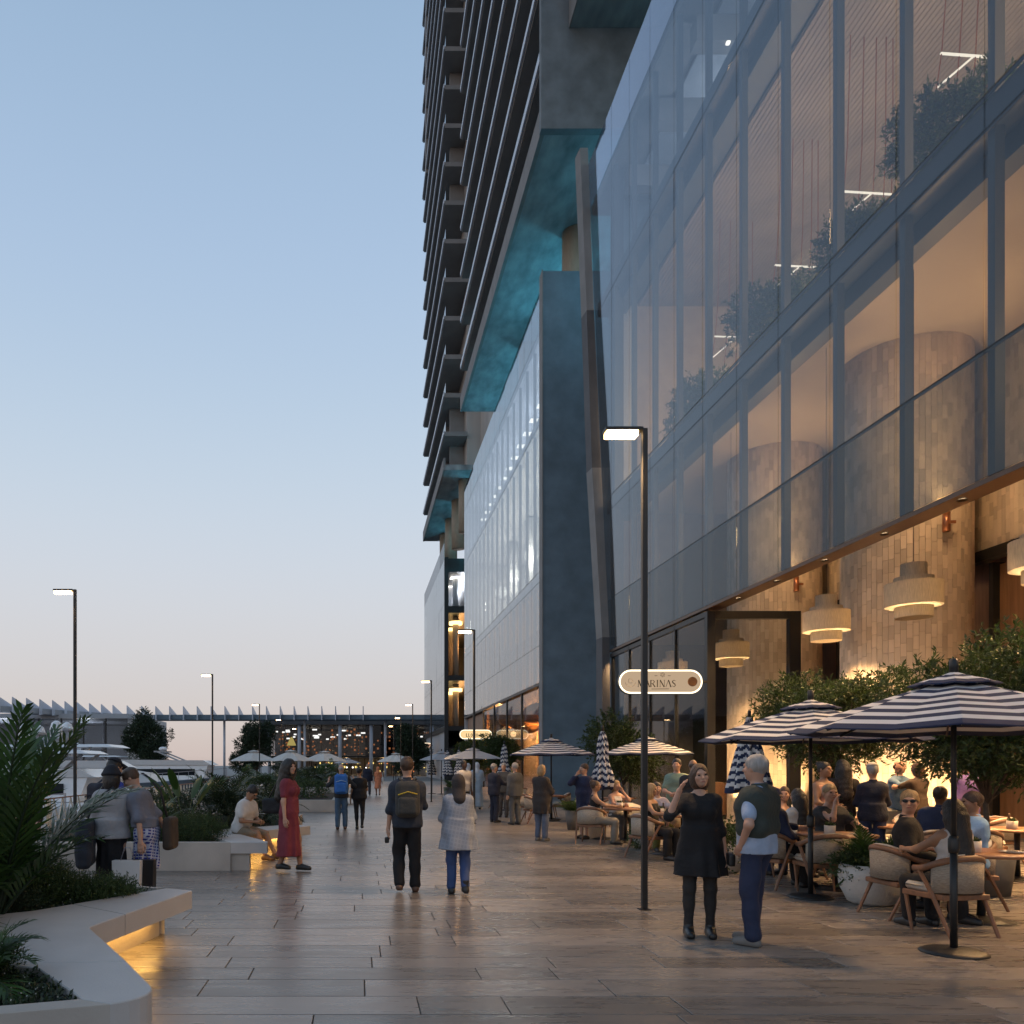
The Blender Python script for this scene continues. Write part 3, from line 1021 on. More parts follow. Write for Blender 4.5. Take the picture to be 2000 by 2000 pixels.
def make_closed(label, mats, z0=1.15, z1=2.42, r=.17, wide=False):
    t = thing('parasol', label, 'parasol', group='folded parasols')
    MB().lathe([(.26, 0), (.26, .012), (.22, .03), (.05, .05)], 32).build('base', 'dark_metal', t, True)
    MB().lathe([(.024, .05), (.024, z1 + .1)], 12).build('pole', 'dark_metal', t, True)
    vs, fs, ms = [], [], []
    nz, na = 48, 96
    for i in range(nz + 1):
        u = i / nz
        z = z0 + (z1 - z0) * u
        rr = r * (1 - u) ** .62 * (1 + .25 * math.sin(u * 9)) * (.78 + .22 * min(1, (1 - u) * 3)) + .03
        if wide: rr = r * (1 - u) ** .9 + .035
        for k in range(na):
            a = 2 * math.pi * k / na
            q = rr * (1 + .22 * math.sin(a * 8 + u * 3))
            vs.append((q * math.cos(a), q * math.sin(a), z + (.05 * math.sin(a * 4) if i == 0 else 0)))
    for i in range(nz):
        for k in range(na):
            k2 = (k + 1) % na
            fs.append([i * na + k, i * na + k2, (i + 1) * na + k2, (i + 1) * na + k])
            fold = abs(((k / na * 8) % 1) - .5) * 2
            ms.append(int((i / nz * (z1 - z0) + fold * .07) / .075) % 2)
    fs.append(list(range(na))[::-1]); ms.append(0)
    mb = MB()
    mb.v, mb.f, mb.m = vs, fs, ms
    mb.build('folded_canopy', mats, t)
    MB().lathe([(.03, z1), (.03, z1 + .1), (.012, z1 + .13)], 10).build('finial', 'dark_metal', t, True)
    return t

ST = ['navy_cloth', 'white_cloth']
P0 = make_parasol('open navy and white striped parasol over the table of the man in dark glasses', ST)
place(P0, 5.24, 7.08, 0, R(11))
for x, y, rz, lb in ((5.65, 10.05, 20, 'open navy and white striped parasol over the man drinking in a black tee'),
                     (8.1, 22.6, 5, 'open striped parasol before the leafy tree under the capsule sign'),
                     (5.73, 23.9, 15, 'open striped parasol in front of the blue concrete end wall')):
    place(copy_tree(P0), x, y, 0, R(rz), lb)
C0 = make_closed('folded striped parasol beside the man in a navy robe', ST)
place(C0, 5.48, 18.05, 0, 0)
c1 = make_closed('folded wide striped parasol behind the man with a gilet', ST, z0=1.2, z1=2.5, r=.30, wide=True)
place(c1, 6.9, 14.2, 0, R(20))
place(copy_tree(C0), 5.35, 29.5, 0, 1.2, 'slim folded striped parasol behind the men in suits')
for x, y in ((5.0, 40.0), (4.6, 41.5), (4.3, 47.0)):
    place(copy_tree(C0), x, y, 0, x * 3, 'distant folded striped parasol under the grey parasols', 'distant folded parasols')
GP = make_parasol('grey parasol beside the landward lamps, before the dark shop front', ['grey_cloth'], 1.35)
place(GP, 5.25, 37, 0, 0)
place(copy_tree(GP), 4.75, 46, 0, .3, 'grey parasol under the small pink capsule sign')
WP = make_parasol('white parasol behind the marina planters and palms', ['pale_cloth'], 1.75, 2.0, 2.75, group='white parasols behind the planters')
for i, (x, y) in enumerate(((-7.8, 60), (-4.95, 59), (-2.65, 63))):
    place(WP if i == 0 else copy_tree(WP), x, y, 0, i * .4, ('white parasol in front of the dark evergreen beyond the planters', 'white parasol between two others behind the seated man', 'white parasol next to the blue grey one beyond the planter palms')[i])
place(copy_tree(WP), 3.4, 73, 0, .2, 'white parasol far down the promenade before the lit shop')
place(copy_tree(GP), -1.0, 74, 0, .2, 'low grey blue parasol far down beyond the planters', s=.95)

TABLES = [(6.62, 8.55, None), (6.4, 10.75, 'round timber table before the man drinking in a black tee'), (8.3, 12.1, 'round timber table behind the long haired woman'),
          (9.5, 11.6, None), (11.0, 14.3, None), (8.7, 14.6, 'round timber table by the woman in a pale cap'), (8.9, 16.2, None), (5.75, 15.0, 'round timber table of the women in sleeveless tops'),
          (5.75, 17.3, 'round timber table next to the folded striped parasol'), (5.9, 24.6, 'round timber table under the parasol by the blue wall'), (7.4, 22.9, None), (5.9, 31.5, None)]
PH = ('under the near striped parasol', 'before the drinking man', 'behind the long haired woman', 'beside the purple shirted man', 'by the cream sofa near the doors', 'by the woman in a pale cap', 'beside the round tiled column', 'of the women in sleeveless tops', 'next to the folded striped parasol', 'under the parasol by the blue wall', 'under the parasol below the capsule sign', 'behind the men in suits')
# ---- dining chairs
def make_chair(label):
    t = thing('dining_chair', label, 'chair', group='timber dining chairs on the terrace')
    def arcp(u, zf=.0):        # u -1..1 around the back, from one arm tip to the other
        a = u * math.pi / 2 * 1.0
        return Vector((.285 * math.sin(a) if abs(u) < 1 else .285 * (1 if u > 0 else -1), .26 * math.cos(a) ** .8 if abs(u) < 1 else 0, zf))
    us = [i / 9 for i in range(-9, 10)]
    # wooden top rail sweeping into the arms
    rail = MB()
    pts = []
    for u in us:
        p = arcp(u)
        p.z = .76 - .12 * abs(u) ** 2
        pts.append(p)
    pts = [Vector((-.285, -.10, .63))] + pts + [Vector((.285, -.10, .63))]
    rail.tube(pts, .022, 6, flat=1.5)
    rail.build('top_rail', 'wood', t, True)
    bk = MB()
    n = len(us)
    vs = []
    for u in us:
        p = arcp(u * .82)
        vs += [(p.x, p.y + .005, .42), (p.x, p.y + .012, .745 - .12 * abs(u * .82) ** 2), (p.x * .93, p.y - .02, .745 - .12 * abs(u * .82) ** 2), (p.x * .93, p.y - .02, .42)]
    fs = []
    for i in range(n - 1):
        for k in range(4):
            k2 = (k + 1) % 4
            fs.append([i * 4 + k, i * 4 + k2, (i + 1) * 4 + k2, (i + 1) * 4 + k])
    fs += [[0, 1, 2, 3][::-1], [(n - 1) * 4 + k for k in range(4)]]
    bk.add(vs, fs)
    bk.build('backrest', 'weave', t, True)
    cu = MB()
    vs = []
    for u in us:
        p = arcp(u * .7)
        zt = .80 - .08 * abs(u) ** 2
        vs += [(p.x * .90, p.y - .03, .48), (p.x * .90, p.y - .02, zt), (p.x * .76, p.y - .10, zt - .01), (p.x * .74, p.y - .12, .48)]
    cu.add(vs, fs)
    cu.build('back_cushion', 'cushion', t, True)
    MB().box(-.245, .245, -.27, .12, .405, .49, c=.03).build('seat_cushion', 'cushion', t, True)
    MB().box(-.26, .26, -.27, .22, .35, .404, c=.008).build('seat_frame', 'wood', t)
    for s_ in (-1, 1):
        MB().tube([(s_ * .255, .31, 0), (s_ * .275, .10, .42), (s_ * .285, -.04, .635)], [.017, .022, .02], 6).build('leg', 'wood', t)
        MB().tube([(s_ * .235, -.17, 0), (s_ * .24, -.24, .36)], [.015, .02], 6).build('leg', 'wood', t)
    return t
CH0 = make_chair('timber chair with woven back holding the woman with long dark hair')
CHAIRS = [(5.82, 7.95, 188, None), (5.93, 8.80, 92, 'timber chair tilted in profile under the man in dark glasses'),
          (5.98, 10.35, 178, 'empty timber chair with woven back in front of the drinking man'), (5.62, 10.95, 120, 'timber chair under the seated man with dark blue hair'),
          (7.05, 9.35, 260, 'timber chair under the person in a pale blue shirt'), (6.45, 11.45, 10, 'timber chair under the man drinking in a black tee'),
          (6.42, 11.8, 200, 'timber chair under the woman in a white blouse'), (5.15, 14.3, 110, 'timber chair beneath the blonde woman in a black top'),
          (4.95, 17.1, 150, 'timber chair beneath the woman in a black vest top')]
for i, (x, y, a, lb) in enumerate(CHAIRS):
    place(CH0 if i == 0 else copy_tree(CH0), x, y, 0, R(a), lb)
more = [(7.6, 10.9, 200), (8.6, 11.2, 150), (8.9, 12.9, 30), (7.9, 13.6, 330), (9.7, 12.6, 100), (8.6, 9.8, 250), (9.4, 10.6, 140), (10.6, 13.4, 200), (11.4, 14.6, 60), (10.4, 15.6, 20),
        (8.2, 15.2, 200), (9.3, 15.6, 120), (8.9, 17.0, 10), (6.2, 16.2, 240), (6.3, 18.2, 30), (5.2, 24.7, 130), (6.4, 25.3, 250), (5.0, 22.9, 100), (6.9, 22.0, 200), (8.0, 24.5, 60), (5.4, 31, 60), (6.4, 32, 200)]
for x, y, a in more:
    k = min(range(12), key=lambda q: (TABLES[q][0] - x) ** 2 + (TABLES[q][1] - y) ** 2)
    place(copy_tree(CH0), x, y, 0, R(a), 'empty timber chair with cream cushions at the table ' + PH[k])

# ---- round tables with what stands on them
def make_table(label, r=.42):
    t = thing('cafe_table', label, 'table', group='round tables on the terrace')
    MB().lathe([(r - .015, .70), (r, .712), (r, .728), (r - .008, .738)], 36).build('table_top', 'table_wood', t, True)
    MB().lathe([(.045, .03), (.03, .35), (.04, .69)], 14).build('post', 'dark_metal', t, True)
    MB().lathe([(.30, 0), (.30, .012), (.12, .03), (.05, .06)], 30).build('base', 'dark_metal', t, True)
    return t
TB0 = make_table('round timber table under the near striped parasol', .48)
TP = []
for i, (x, y, lb) in enumerate(TABLES):
    place(TB0 if i == 0 else copy_tree(TB0), x, y, 0, i * .7, 'round timber table ' + PH[i])
    TP.append((x, y))
def leaf_tuft(mb, c, n, r, l, wd, rr):
    for _ in range(n):
        a = rr.uniform(0, 2 * math.pi)
        e = rr.uniform(.3, 1.3)
        d = Vector((math.cos(a) * math.cos(e), math.sin(a) * math.cos(e), math.sin(e)))
        s_ = d.cross(Vector((0, 0, 1))).normalized() * wd
        b = Vector(c) + Vector((rr.uniform(-r, r), rr.uniform(-r, r), 0))
        mb.add([b, b + d * l * .5 + s_, b + d * l, b + d * l * .5 - s_], [(0, 1, 2, 3)])
def make_pot():
    t = thing('potted_plant', 'x', 'potted plant', group='small potted plants on the tables')
    MB().lathe([(.055, .738), (.065, .745), (.068, .86), (.060, .86), (.058, .84), (.0, .84)], 18).build('pot', 'pot', t, True)
    mb = MB()
    leaf_tuft(mb, (0, 0, .845), 70, .045, .07, .010, random.Random(3))
    mb.build('leaves', 'leaf_shrub', t)
    return t
pot0 = make_pot()
for i, (x, y) in enumerate(TP[:9]):
    place(pot0 if i == 0 else copy_tree(pot0), x - .17, y - .12, 0, i, 'small white pot of herbs on the timber table ' + PH[i])
def make_plate():
    t = thing('plate', 'white plate on a timber terrace table', 'plate', group='plates on the terrace tables')
    MB().lathe([(.0, .739), (.07, .739), (.115, .752), (.118, .756), (.07, .746), (.0, .745)], 22).build('dish', 'white_gel', t, True)
    MB().lathe([(.0, .747), (.05, .747), (.045, .765), (.0, .772)], 12).build('food', 'rattan', t, True)
    return t
pl0 = make_plate()
for i, (x, y) in enumerate(TP[:9]):
    place(pl0 if i == 0 else copy_tree(pl0), x + .2, y - .16, 0, i, 'white plate on the timber table ' + PH[i])
def make_glass():
    t = thing('drinking_glass', 'dark drinking bottle on a timber terrace table', 'bottle', group='bottles on the terrace tables')
    MB().lathe([(.03, .739), (.033, .76), (.033, .86), (.014, .90), (.014, .95), (.0, .955)], 14).build('bottle_body', 'bronze', t, True)
    MB().lathe([(.0335, .78), (.0335, .84)], 14).build('paper_label', 'pot', t, True)
    return t
gl0 = make_glass()
gl0.name = 'sauce_bottle'
for i, (x, y) in enumerate(TP[:9]):
    place(gl0 if i == 0 else copy_tree(gl0), x - .02, y + .12, 0, i, 'dark sauce bottle on the timber table ' + PH[i])

# ---- banquette sofa and candles deep in the terrace
def sofa(x, y, L_, rz, label):
    t = thing('sofa', label, 'sofa', (x, y, 0), rz, 'cream sofas in the restaurant hall')
    MB().box(-L_ / 2, L_ / 2, -.35, .35, .12, .42, c=.04).build('seat', 'cushion', t, True)
    MB().box(-L_ / 2, L_ / 2, .22, .40, .421, .88, c=.05).build('backrest', 'cushion', t, True)
    MB().box(-L_ / 2 + .06, L_ / 2 - .06, -.28, .3, 0, .119).build('plinth', 'timber', t)
    for s_ in (-1, 1):
        MB().ell((s_ * L_ * .25, .10, .62), (.26, .09, .20)).build('cushion', 'pot', t, True)
sofa(9.2, 14.2, 2.2, R(0), 'cream sofa behind the embracing couple')
sofa(10.9, 11.3, 2.0, R(-90), 'cream sofa near the timber doors of the hall')
sofa(10.9, 17.0, 2.0, R(-90), 'cream sofa beside the round tiled column')

# ---- tiered rattan pendants
def make_pendant():
    t = thing('pendant_lamp', 'x', 'pendant lamp', group='tiered rattan pendants over the terrace front')
    Z = -.515
    for nm, r0, a, b in (('top_drum', .22, .77, 1.03), ('upper_tier', .33, .66, .765), ('main_drum', .48, .21, .655), ('lower_drum', .315, -.01, .20)):
        MB().lathe([(r0 - .012, Z + a), (r0, Z + a), (r0, Z + b), (r0 - .012, Z + b), (r0 - .012, Z + a)], 56).build(nm, 'rattan', t)
        if nm != 'lower_drum':
            MB().lathe([(.05, Z + b - .012), (r0 - .013, Z + b - .012), (r0 - .013, Z + b - .004), (.05, Z + b - .004), (.05, Z + b - .012)], 40).build('drum_lid', 'rattan', t)
    MB().lathe([(.0, Z + .02), (.28, Z + .02), (.28, Z + .03), (.0, Z + .03)], 30).build('diffuser', 'pendant_glow', t)
    MB().ell((0, 0, Z + .45), (.06, .06, .08)).build('bulb', 'bulb', t, True)
    MB().lathe([(.006, Z + 1.03), (.006, 11.2 - 5.02)], 6).build('cord', 'dark_metal', t)
    lamp('pendant_light', 'POINT', (0, 0, Z + .45), 105, lin('ffd8a4'), t, .10)
    lamp('pendant_downlight', 'SPOT', (0, 0, Z - .02), 1700, WARM, t, .25, spot=R(140), blend=.7)
    return t
PL0 = make_pendant()
for i, (y, lb) in enumerate(((15.5, 'tiered rattan pendant before the tiled column with the copper sconce'), (18.4, 'tiered rattan pendant with bulb showing beside the glazed portal'), (12.5, 'tiered rattan pendant by the timber doors'),
                             (23.1, 'tiered rattan pendant seen through the portal glass'), (27.4, 'tiered rattan pendant inside the shopfront above the capsule sign'), (9.4, 'tiered rattan pendant over the open end of the hall'))):
    place(PL0 if i == 0 else copy_tree(PL0), 10.7, y, 5.02, 0, lb)

# ---- copper up-and-down sconces on the columns
def sconce(x, y, z, label):
    t = thing('wall_sconce', label, 'sconce', (x, y, z), 0, 'copper sconces on the tiled columns')
    MB().lathe([(.06, -.21), (.075, -.21), (.075, .21), (.06, .21), (.06, -.21)], 20).build('shade', 'copper', t, True)
    MB().lathe([(.0, -.02), (.058, -.02), (.058, .02), (.0, .02)], 16).build('lamp_core', 'bulb', t, True)
    MB().box(.0, .2, -.02, .02, -.03, .03).build('bracket', 'copper', t)
    lamp('uplight', 'SPOT', (0, 0, .08), 170, WARM, t, .04, rot=(R(180), 0, 0), spot=R(95), blend=.9)
    lamp('downlight', 'SPOT', (0, 0, -.08), 170, WARM, t, .04, spot=R(95), blend=.9)
for cyy, lb in ((19.0, 'copper tube sconce on the nearer tiled column'), (25.0, 'copper tube sconce on the tiled column past the portal'), (13.0, 'copper tube sconce on the tiled column by the doors')):
    a = R(266)
    sconce(12.9 + 1.5 * math.cos(a), cyy + 1.5 * math.sin(a), 6.95, lb)
    lamp('hall_light', 'POINT', (11.6, cyy - 3, 8.6), 190, WARM, None, .3)

# ---- unseen floor uplights, added to brighten the tiled columns
for cyy, lb in ((19.0, 'the tiled column by the portal'), (25.0, 'the tiled column past the portal'), (13.0, 'the tiled column by the doors')):
    for an in (192, 232, 268):
        a = R(an)
        t = thing('added_uplight', 'small added floor uplight brightening ' + lb, 'added lamp', (12.9 + 1.75 * math.cos(a), cyy + 1.75 * math.sin(a), 0), 0, 'added floor uplights of the columns')
        MB().lathe([(.07, 0), (.08, .02), (.08, .14), (.065, .14), (.065, .12), (0, .12)], 18).build('housing', 'dark_metal', t)
        MB().lathe([(0, .122), (.062, .122), (.062, .128), (0, .128)], 16).build('lens', 'candle', t)
        lamp('added_uplight_beam', 'SPOT', (0, 0, .16), 800, WARM, t, .06, rot=(R(180) - .16 * math.sin(a + math.pi), .16 * math.cos(a + math.pi), 0), spot=R(75), blend=.9)
# ---- round downlights added under the edge beam to warm the terrace floor
def downlight(y, e=1050):
    t = thing('added_downlight', 'small downlight added under the bronze edge beam to warm the terrace', 'downlight', (9.68, y, 5.905), 0, 'added downlights of the edge beam')
    MB().lathe([(.06, -.012), (.075, -.012), (.075, .002), (.06, .002), (.06, -.012)], 18).build('ring', 'bronze', t, True)
    MB().lathe([(0, -.004), (.058, -.004), (.058, .001), (0, .001)], 16).build('lens', 'bulb', t)
    lamp('added_downlight_beam', 'SPOT', (0, 0, -.03), e, WARM, t, .08, rot=(0, R(22), 0), spot=R(112), blend=.95)
for k in range(9):
    downlight(7.2 + 1.9 * k)
for k in range(4):
    downlight(24.4 + 1.9 * k, 600)

# ---- linear pendants and lights of the upper floors
def linear(x, y, z, label):
    t = thing('linear_pendant', label, 'pendant lamp', (x, y, z), 0, 'white bar pendants on the upper floor')
    MB().bar((-.62, -.05, 0), (.62, .05, .0), .04, .03).build('light_bar', 'bar_light', t)
    MB().bar((.1, -.02, -.02), (-.62, .05, -.62), .04, .03).build('light_bar', 'bar_light', t)
    for q_, p in enumerate(((-.6, -.05), (-.2, 0), (.15, .02), (.4, .0), (.62, .05))):
        MB().tube([(p[0] * 1.1 - .1, p[1], -1.1 - .2 * (q_ % 2)), (p[0], p[1], .02), (p[0] * .96 + .06, p[1], 1.1), (p[0] * .9 + .1, p[1], 19.4 - z)], .012, 5).build('cord', 'painted_cord_glow', t)
    lamp('bar_glow', 'POINT', (0, -.5, -.3), 250, WARM, t, .4)
linear(12.6, 16.6, 16.3, 'white V-shaped bar pendant over the larger indoor tree')
linear(12.4, 19.6, 15.6, 'white V-shaped bar pendant between the two indoor trees')
linear(12.4, 22.8, 15.8, 'white V-shaped bar pendant over the smaller indoor tree')
linear(12.2, 26.2, 15.6, 'white V-shaped bar pendant beyond the smaller indoor tree')
linear(12.6, 11.5, 16.3, 'white V-shaped bar pendant at the open end of the upper floor')
for yy in (8, 14, 20, 26):
    lamp('upper_light', 'POINT', (14.5, yy, 14.2), 520, lin('ffe6cc'), None, .5)
    lamp('upper_light', 'POINT', (11.8, yy + 2, 13.0), 260, WARM, None, .4)
    lamp('top_light', 'POINT', (13.5, yy, 21.2), 420, COOL, None, .5)
for k in range(6):
    MB().box(11.0, 11.1, 10 + k * 3.5, 10.1 + k * 3.5, 23.22, 23.28).build('spotlight', 'white_light', pod, off=pod.location)
for k in range(5):
    lamp('podium_light', 'POINT', (12.2, 45 + 6 * k, 16.5), 900, lin('fff0d8'), None, .5)
    lamp('podium_light', 'POINT', (11.8, 45 + 6 * k, 22.0), 500, COOL, None, .5)
    lamp('shop_light', 'POINT', (11.0, 44 + 4 * k, 4.2), 1100, WARM2, None, .4)
for k in range(14):
    wbox('ceiling_light', 'white_light', pod2, 10.6, 11.5, 43.4 + 2 * k, 43.9 + 2 * k, 22.9, 22.96)
for k in range(5):
    lamp('far_light', 'POINT', (12.8, 91 + 4.6 * k, 21.5), 500, COOL, None, .5)
    lamp('far_light', 'POINT', (12.8, 91 + 4.6 * k, 15.5), 350, WARM2, None, .5)
    lamp('far_light', 'POINT', (12.8, 91 + 4.6 * k, 8.8), 200, WARM2, None, .5)
# puffy orange fabric lantern in the second podium
fl = thing('fabric_lantern', 'puffy orange fabric lantern hanging in the second podium shopfront', 'lantern', (10.8, 50, 4.6))
for k in range(7):
    MB().ell((.25 * math.sin(k * 1.9), -6 + 2.0 * k, .3 * math.sin(k * 1.3)), (.8, 1.15, .62), 18, 10).build('lobe', PM((.55, .25, .09)), fl, True)
    MB().lathe([(.008, .5), (.008, 1.4)], 5, (0, -6 + 2 * k)).build('cord', 'dark_metal', fl)
# turquoise uplights on the podium roofs
TQ = (.085, .43, .60)
def uplight(x, y, e):
    t = thing('roof_uplight', 'turquoise flood lamp on the podium roof below the tower soffit', 'flood lamp', (x, y, 24.62), 0, 'turquoise roof flood lamps')
    MB().box(-.12, .12, -.12, .12, 0, .22, c=.02).build('housing', 'dark_metal', t)
    lamp('flood', 'POINT', (0, 0, 1.9), e * .42, TQ, t, .25)
for x, y, e in ((13, 37.5, 750), (12.6, 44, 900), (11.2, 49, 800), (12.6, 56, 900), (11.2, 62, 700), (12.6, 70, 500), (11.6, 79, 800), (11.8, 87, 800), (11.8, 95, 800), (13.5, 27, 900)):
    uplight(x, y, e)

# ---- stone planters with bench seats
def ccw(p):
    a = sum(p[i - 1][0] * p[i][1] - p[i][0] * p[i - 1][1] for i in range(len(p)))
    return p if a > 0 else p[::-1]
def rnd_poly(pts, rad, n=6):
    out = []
    N = len(pts)
    for i in range(N):
        r = rad.get(i, 0)
        p, q, s_ = Vector(pts[i - 1]), Vector(pts[i]), Vector(pts[(i + 1) % N])
        if not r:
            out.append(tuple(q)); continue
        a, b = q + (p - q).normalized() * r, q + (s_ - q).normalized() * r
        for k in range(n + 1):
            u = k / n
            out.append(tuple(a * (1 - u) ** 2 + q * 2 * u * (1 - u) + b * u * u))
    return out
pl1 = thing('planter_bench', 'pale stone planter with a folded bench and glowing underside before the shrubs', 'planter', (-2.4, 5.5, 0))
slab_a = rnd_poly([(-1.59, 7.73), (-1.88, 6.49), (-2.47, 6.97), (-1.88, 7.87)], {0: .03})
slab_b = rnd_poly([(-1.882, 6.482), (-2.0, 5.97), (-1.42, 4.93), (-2.17, 4.87), (-2.9, 5.15), (-4.2, 5.05), (-4.2, 5.6), (-2.69, 6.64), (-2.475, 6.962)], {1: .05})
slab_c = rnd_poly([(-1.416, 4.922), (-1.03, 4.20), (-1.25, 4.05), (-1.42, 4.14), (-1.90, 4.77), (-2.163, 4.862)], {1: .24, 4: .05})
for sl_ in (slab_a, slab_b, slab_c):
    MB().prism(ccw(sl_), .28, .45, c=.006).build('seat_slab', 'bench_stone', pl1, world=True)
MB().prism(ccw([(-1.25, 4.05), (-1.43, 4.14), (-1.80, 4.02), (-4.2, 3.55), (-4.2, 3.43), (-1.74, 3.90)]), 0, .449, c=.005).build('front_wall', 'bench_wall', pl1, world=True)
MB().prism(ccw([(-1.93, 7.80), (-2.34, 5.97), (-1.40, 4.22), (-1.30, 4.16), (-1.78, 4.05), (-4.2, 3.58), (-4.2, 5.5), (-2.74, 6.60)]), 0, .279).build('base', 'bench_wall', pl1, world=True)
MB().prism(ccw(rnd_poly([(-1.14, 4.37), (-1.03, 4.20), (-1.25, 4.05), (-1.45, 4.2)], {1: .2})), 0, .2795).build('corner_foot', 'bench_wall', pl1, world=True)
MB().prism(ccw([(-1.95, 7.84), (-2.73, 6.62), (-4.2, 5.62), (-6.5, 5.5), (-6.5, 8.6), (-3.6, 8.5)]), 0, .40).build('soil', 'soil', pl1, world=True)
MB().prism(ccw([(-1.43, 4.16), (-1.90, 4.77), (-2.9, 5.15), (-4.2, 5.05), (-4.2, 3.6), (-1.8, 4.04)]), .28, .40).build('soil', 'soil', pl1, world=True)
MB().prism(ccw([(-1.90, 7.89), (-1.97, 7.86), (-3.6, 8.52), (-6.5, 8.62), (-6.5, 8.72), (-3.58, 8.64)]), 0, .45).build('back_wall', 'bench_wall', pl1, world=True)
def strip(parent, a, b, z, e, inw, emit=True):
    """LED strip tucked under a slab, from a to b; inw points away from the base."""
    a, b = Vector((*a, z)), Vector((*b, z))
    if emit:
        MB().bar(a, b, .012, .008).build('led_strip', 'led_strip', parent, world=True)
    mid = (a + b) / 2 + Vector((inw[0], inw[1], 0)) * .05 - Vector((0, 0, .015))
    d = b - a
    ang = math.atan2(d.y, d.x)
    lamp('under_light', 'AREA', mid - parent.location, e, lin('ffc060'), parent, d.length, rot=(0, 0, ang), size_y=.05)
strip(pl1, (-1.95, 7.6), (-2.30, 6.05), .268, 7.5, (1, -.1))
strip(pl1, (-2.28, 5.8), (-1.50, 4.45), .268, 7.5, (.8, .5))
pl2 = thing('planter_bench', 'pale stone planter with the bench on which the man in a white shirt sits', 'planter', (-2.5, 14.5, 0))
MB().prism(ccw([(-1.43, 12.60), (-1.43, 12.75), (-2.15, 14.3), (-.96, 16.05), (-1.35, 16.5), (-2.85, 14.9), (-2.75, 14.2), (-2.0, 12.60)]), .27, .443, c=.006).build('seat_slab', 'bench_stone', pl2, world=True)
MB().prism(ccw([(-1.71, 12.64), (-1.71, 12.80), (-2.45, 14.4), (-1.35, 16.1), (-1.45, 16.45), (-2.85, 14.9), (-2.75, 14.2), (-2.0, 12.64)]), 0, .269).build('base', 'bench_wall', pl2, world=True)
MB().prism(ccw([(-2.003, 12.60), (-6.2, 12.6), (-6.2, 12.75), (-2.07, 12.75)]), 0, .4435, c=.005).build('front_wall', 'bench_wall', pl2, world=True)
MB().prism(ccw([(-2.08, 12.76), (-2.78, 14.2), (-2.88, 14.9), (-1.5, 16.5), (-1.5, 20), (-6.2, 20), (-6.2, 12.76)]), 0, .40).build('soil', 'soil', pl2, world=True)
MB().prism(ccw([(-1.49, 16.52), (-1.40, 16.55), (-1.40, 20.1), (-6.2, 20.1), (-6.2, 20.01), (-1.49, 20.01)]), 0, .44).build('back_wall', 'bench_wall', pl2, world=True)
strip(pl2, (-1.72, 12.85), (-2.42, 14.35), .258, 9, (1, .2))
strip(pl2, (-2.40, 14.5), (-1.45, 15.95), .258, 9, (.8, -.4))
PLB = []
for i, (y0, x1) in enumerate(((28.5, -.8), (44.5, -1.0), (60, -1.0))):
    t = thing('planter_bench', ('stone planter with rounded hedge beyond the couple with the blue backpack', 'far stone planter with hedge further along the walk', 'farthest low stone planter on the marina side')[i], 'planter', (-3, y0 + 3, 0))
    wbox('wall', 'bench_wall', t, -6.0, x1, y0, y0 + 7.5, 0, .43, c=.01)
    wbox('soil', 'soil', t, -5.8, x1 - .15, y0 + .15, y0 + 7.35, .431, .437)
    MB().prism(ccw([(x1 + .005, y0 + 4.5), (x1 + .9, y0 + 7.2), (x1 + .5, y0 + 7.5), (x1 + .005, y0 + 7.5)]), .27, .43).build('seat_slab', 'bench_stone', t, world=True)
    PLB.append(t)

# ---- plant tubs on the terrace
def tub(name, label, x, y, prof, mat, smooth=True):
    t = thing(name, label, 'planter', (x, y, 0))
    MB().lathe(prof, 32).build('tub', mat, t, smooth)
    MB().lathe([(0, prof[-1][1] - .08), (prof[-1][0] - .03, prof[-1][1] - .08), (prof[-1][0] - .03, prof[-1][1] - .06), (0, prof[-1][1] - .06)], 24).build('soil', 'soil', t)
    return t
def bowl(s_=1.): return [(.0, 0), (.19 * s_, .0), (.24 * s_, .03 * s_), (.32 * s_, .2 * s_), (.335 * s_, .34 * s_), (.31 * s_, .45 * s_), (.285 * s_, .45 * s_), (.285 * s_, .38 * s_)]
tub('plant_tub', 'rounded white textured tub of palms beside the man in dark glasses', 6.12, 9.6, bowl(1.05), 'planter_white')
tub('plant_tub', 'rounded pale tub with trailing leaves behind the man with a gilet', 5.66, 12.5, bowl(1.0), 'planter_white')
tub('plant_tub', 'small pale tub with trailing leaves by the folded parasol', 5.75, 16.1, bowl(.8), 'planter_white')
tub('plant_tub', 'dark ribbed tapered tub beside the man in a navy robe', 5.5, 20.6, [(.0, 0), (.14, 0), (.21, .5), (.19, .5), (.19, .42)], 'planter_dark')
tub('plant_tub', 'dark square-shouldered tub below the grey parasols', 3.9, 33.5, [(.0, 0), (.33, 0), (.36, .75), (.33, .75), (.33, .65)], 'planter_dark')

# ================================================================== PEOPLE
def brickm(name, c1, c2, mortar, w_, h_, ms=.02):
    m = pm(name, c1, rough=.85)
    n = m.node_tree
    t = n.nodes.new('ShaderNodeTexCoord')
    mp = n.nodes.new('ShaderNodeMapping')
    mp.inputs['Rotation'].default_value = (R(90), 0, R(12))
    br = n.nodes.new('ShaderNodeTexBrick')
    br.offset = 0
    for i, c in ((1, c1), (2, c2), (3, mortar)):
        br.inputs[i].default_value = (*c, 1)
    br.inputs['Scale'].default_value = 1
    br.inputs['Mortar Size'].default_value = ms
    br.inputs['Brick Width'].default_value = w_
    br.inputs['Row Height'].default_value = h_
    n.links.new(t.outputs['Object'], mp.inputs[0])
    n.links.new(mp.outputs[0], br.inputs[0])
    n.links.new(br.outputs[0], n.nodes['Principled BSDF'].inputs['Base Color'])
    return m
brickm('check_cloth', (.02, .03, .20), (.03, .04, .24), (.42, .44, .55), .036, .034, .007)
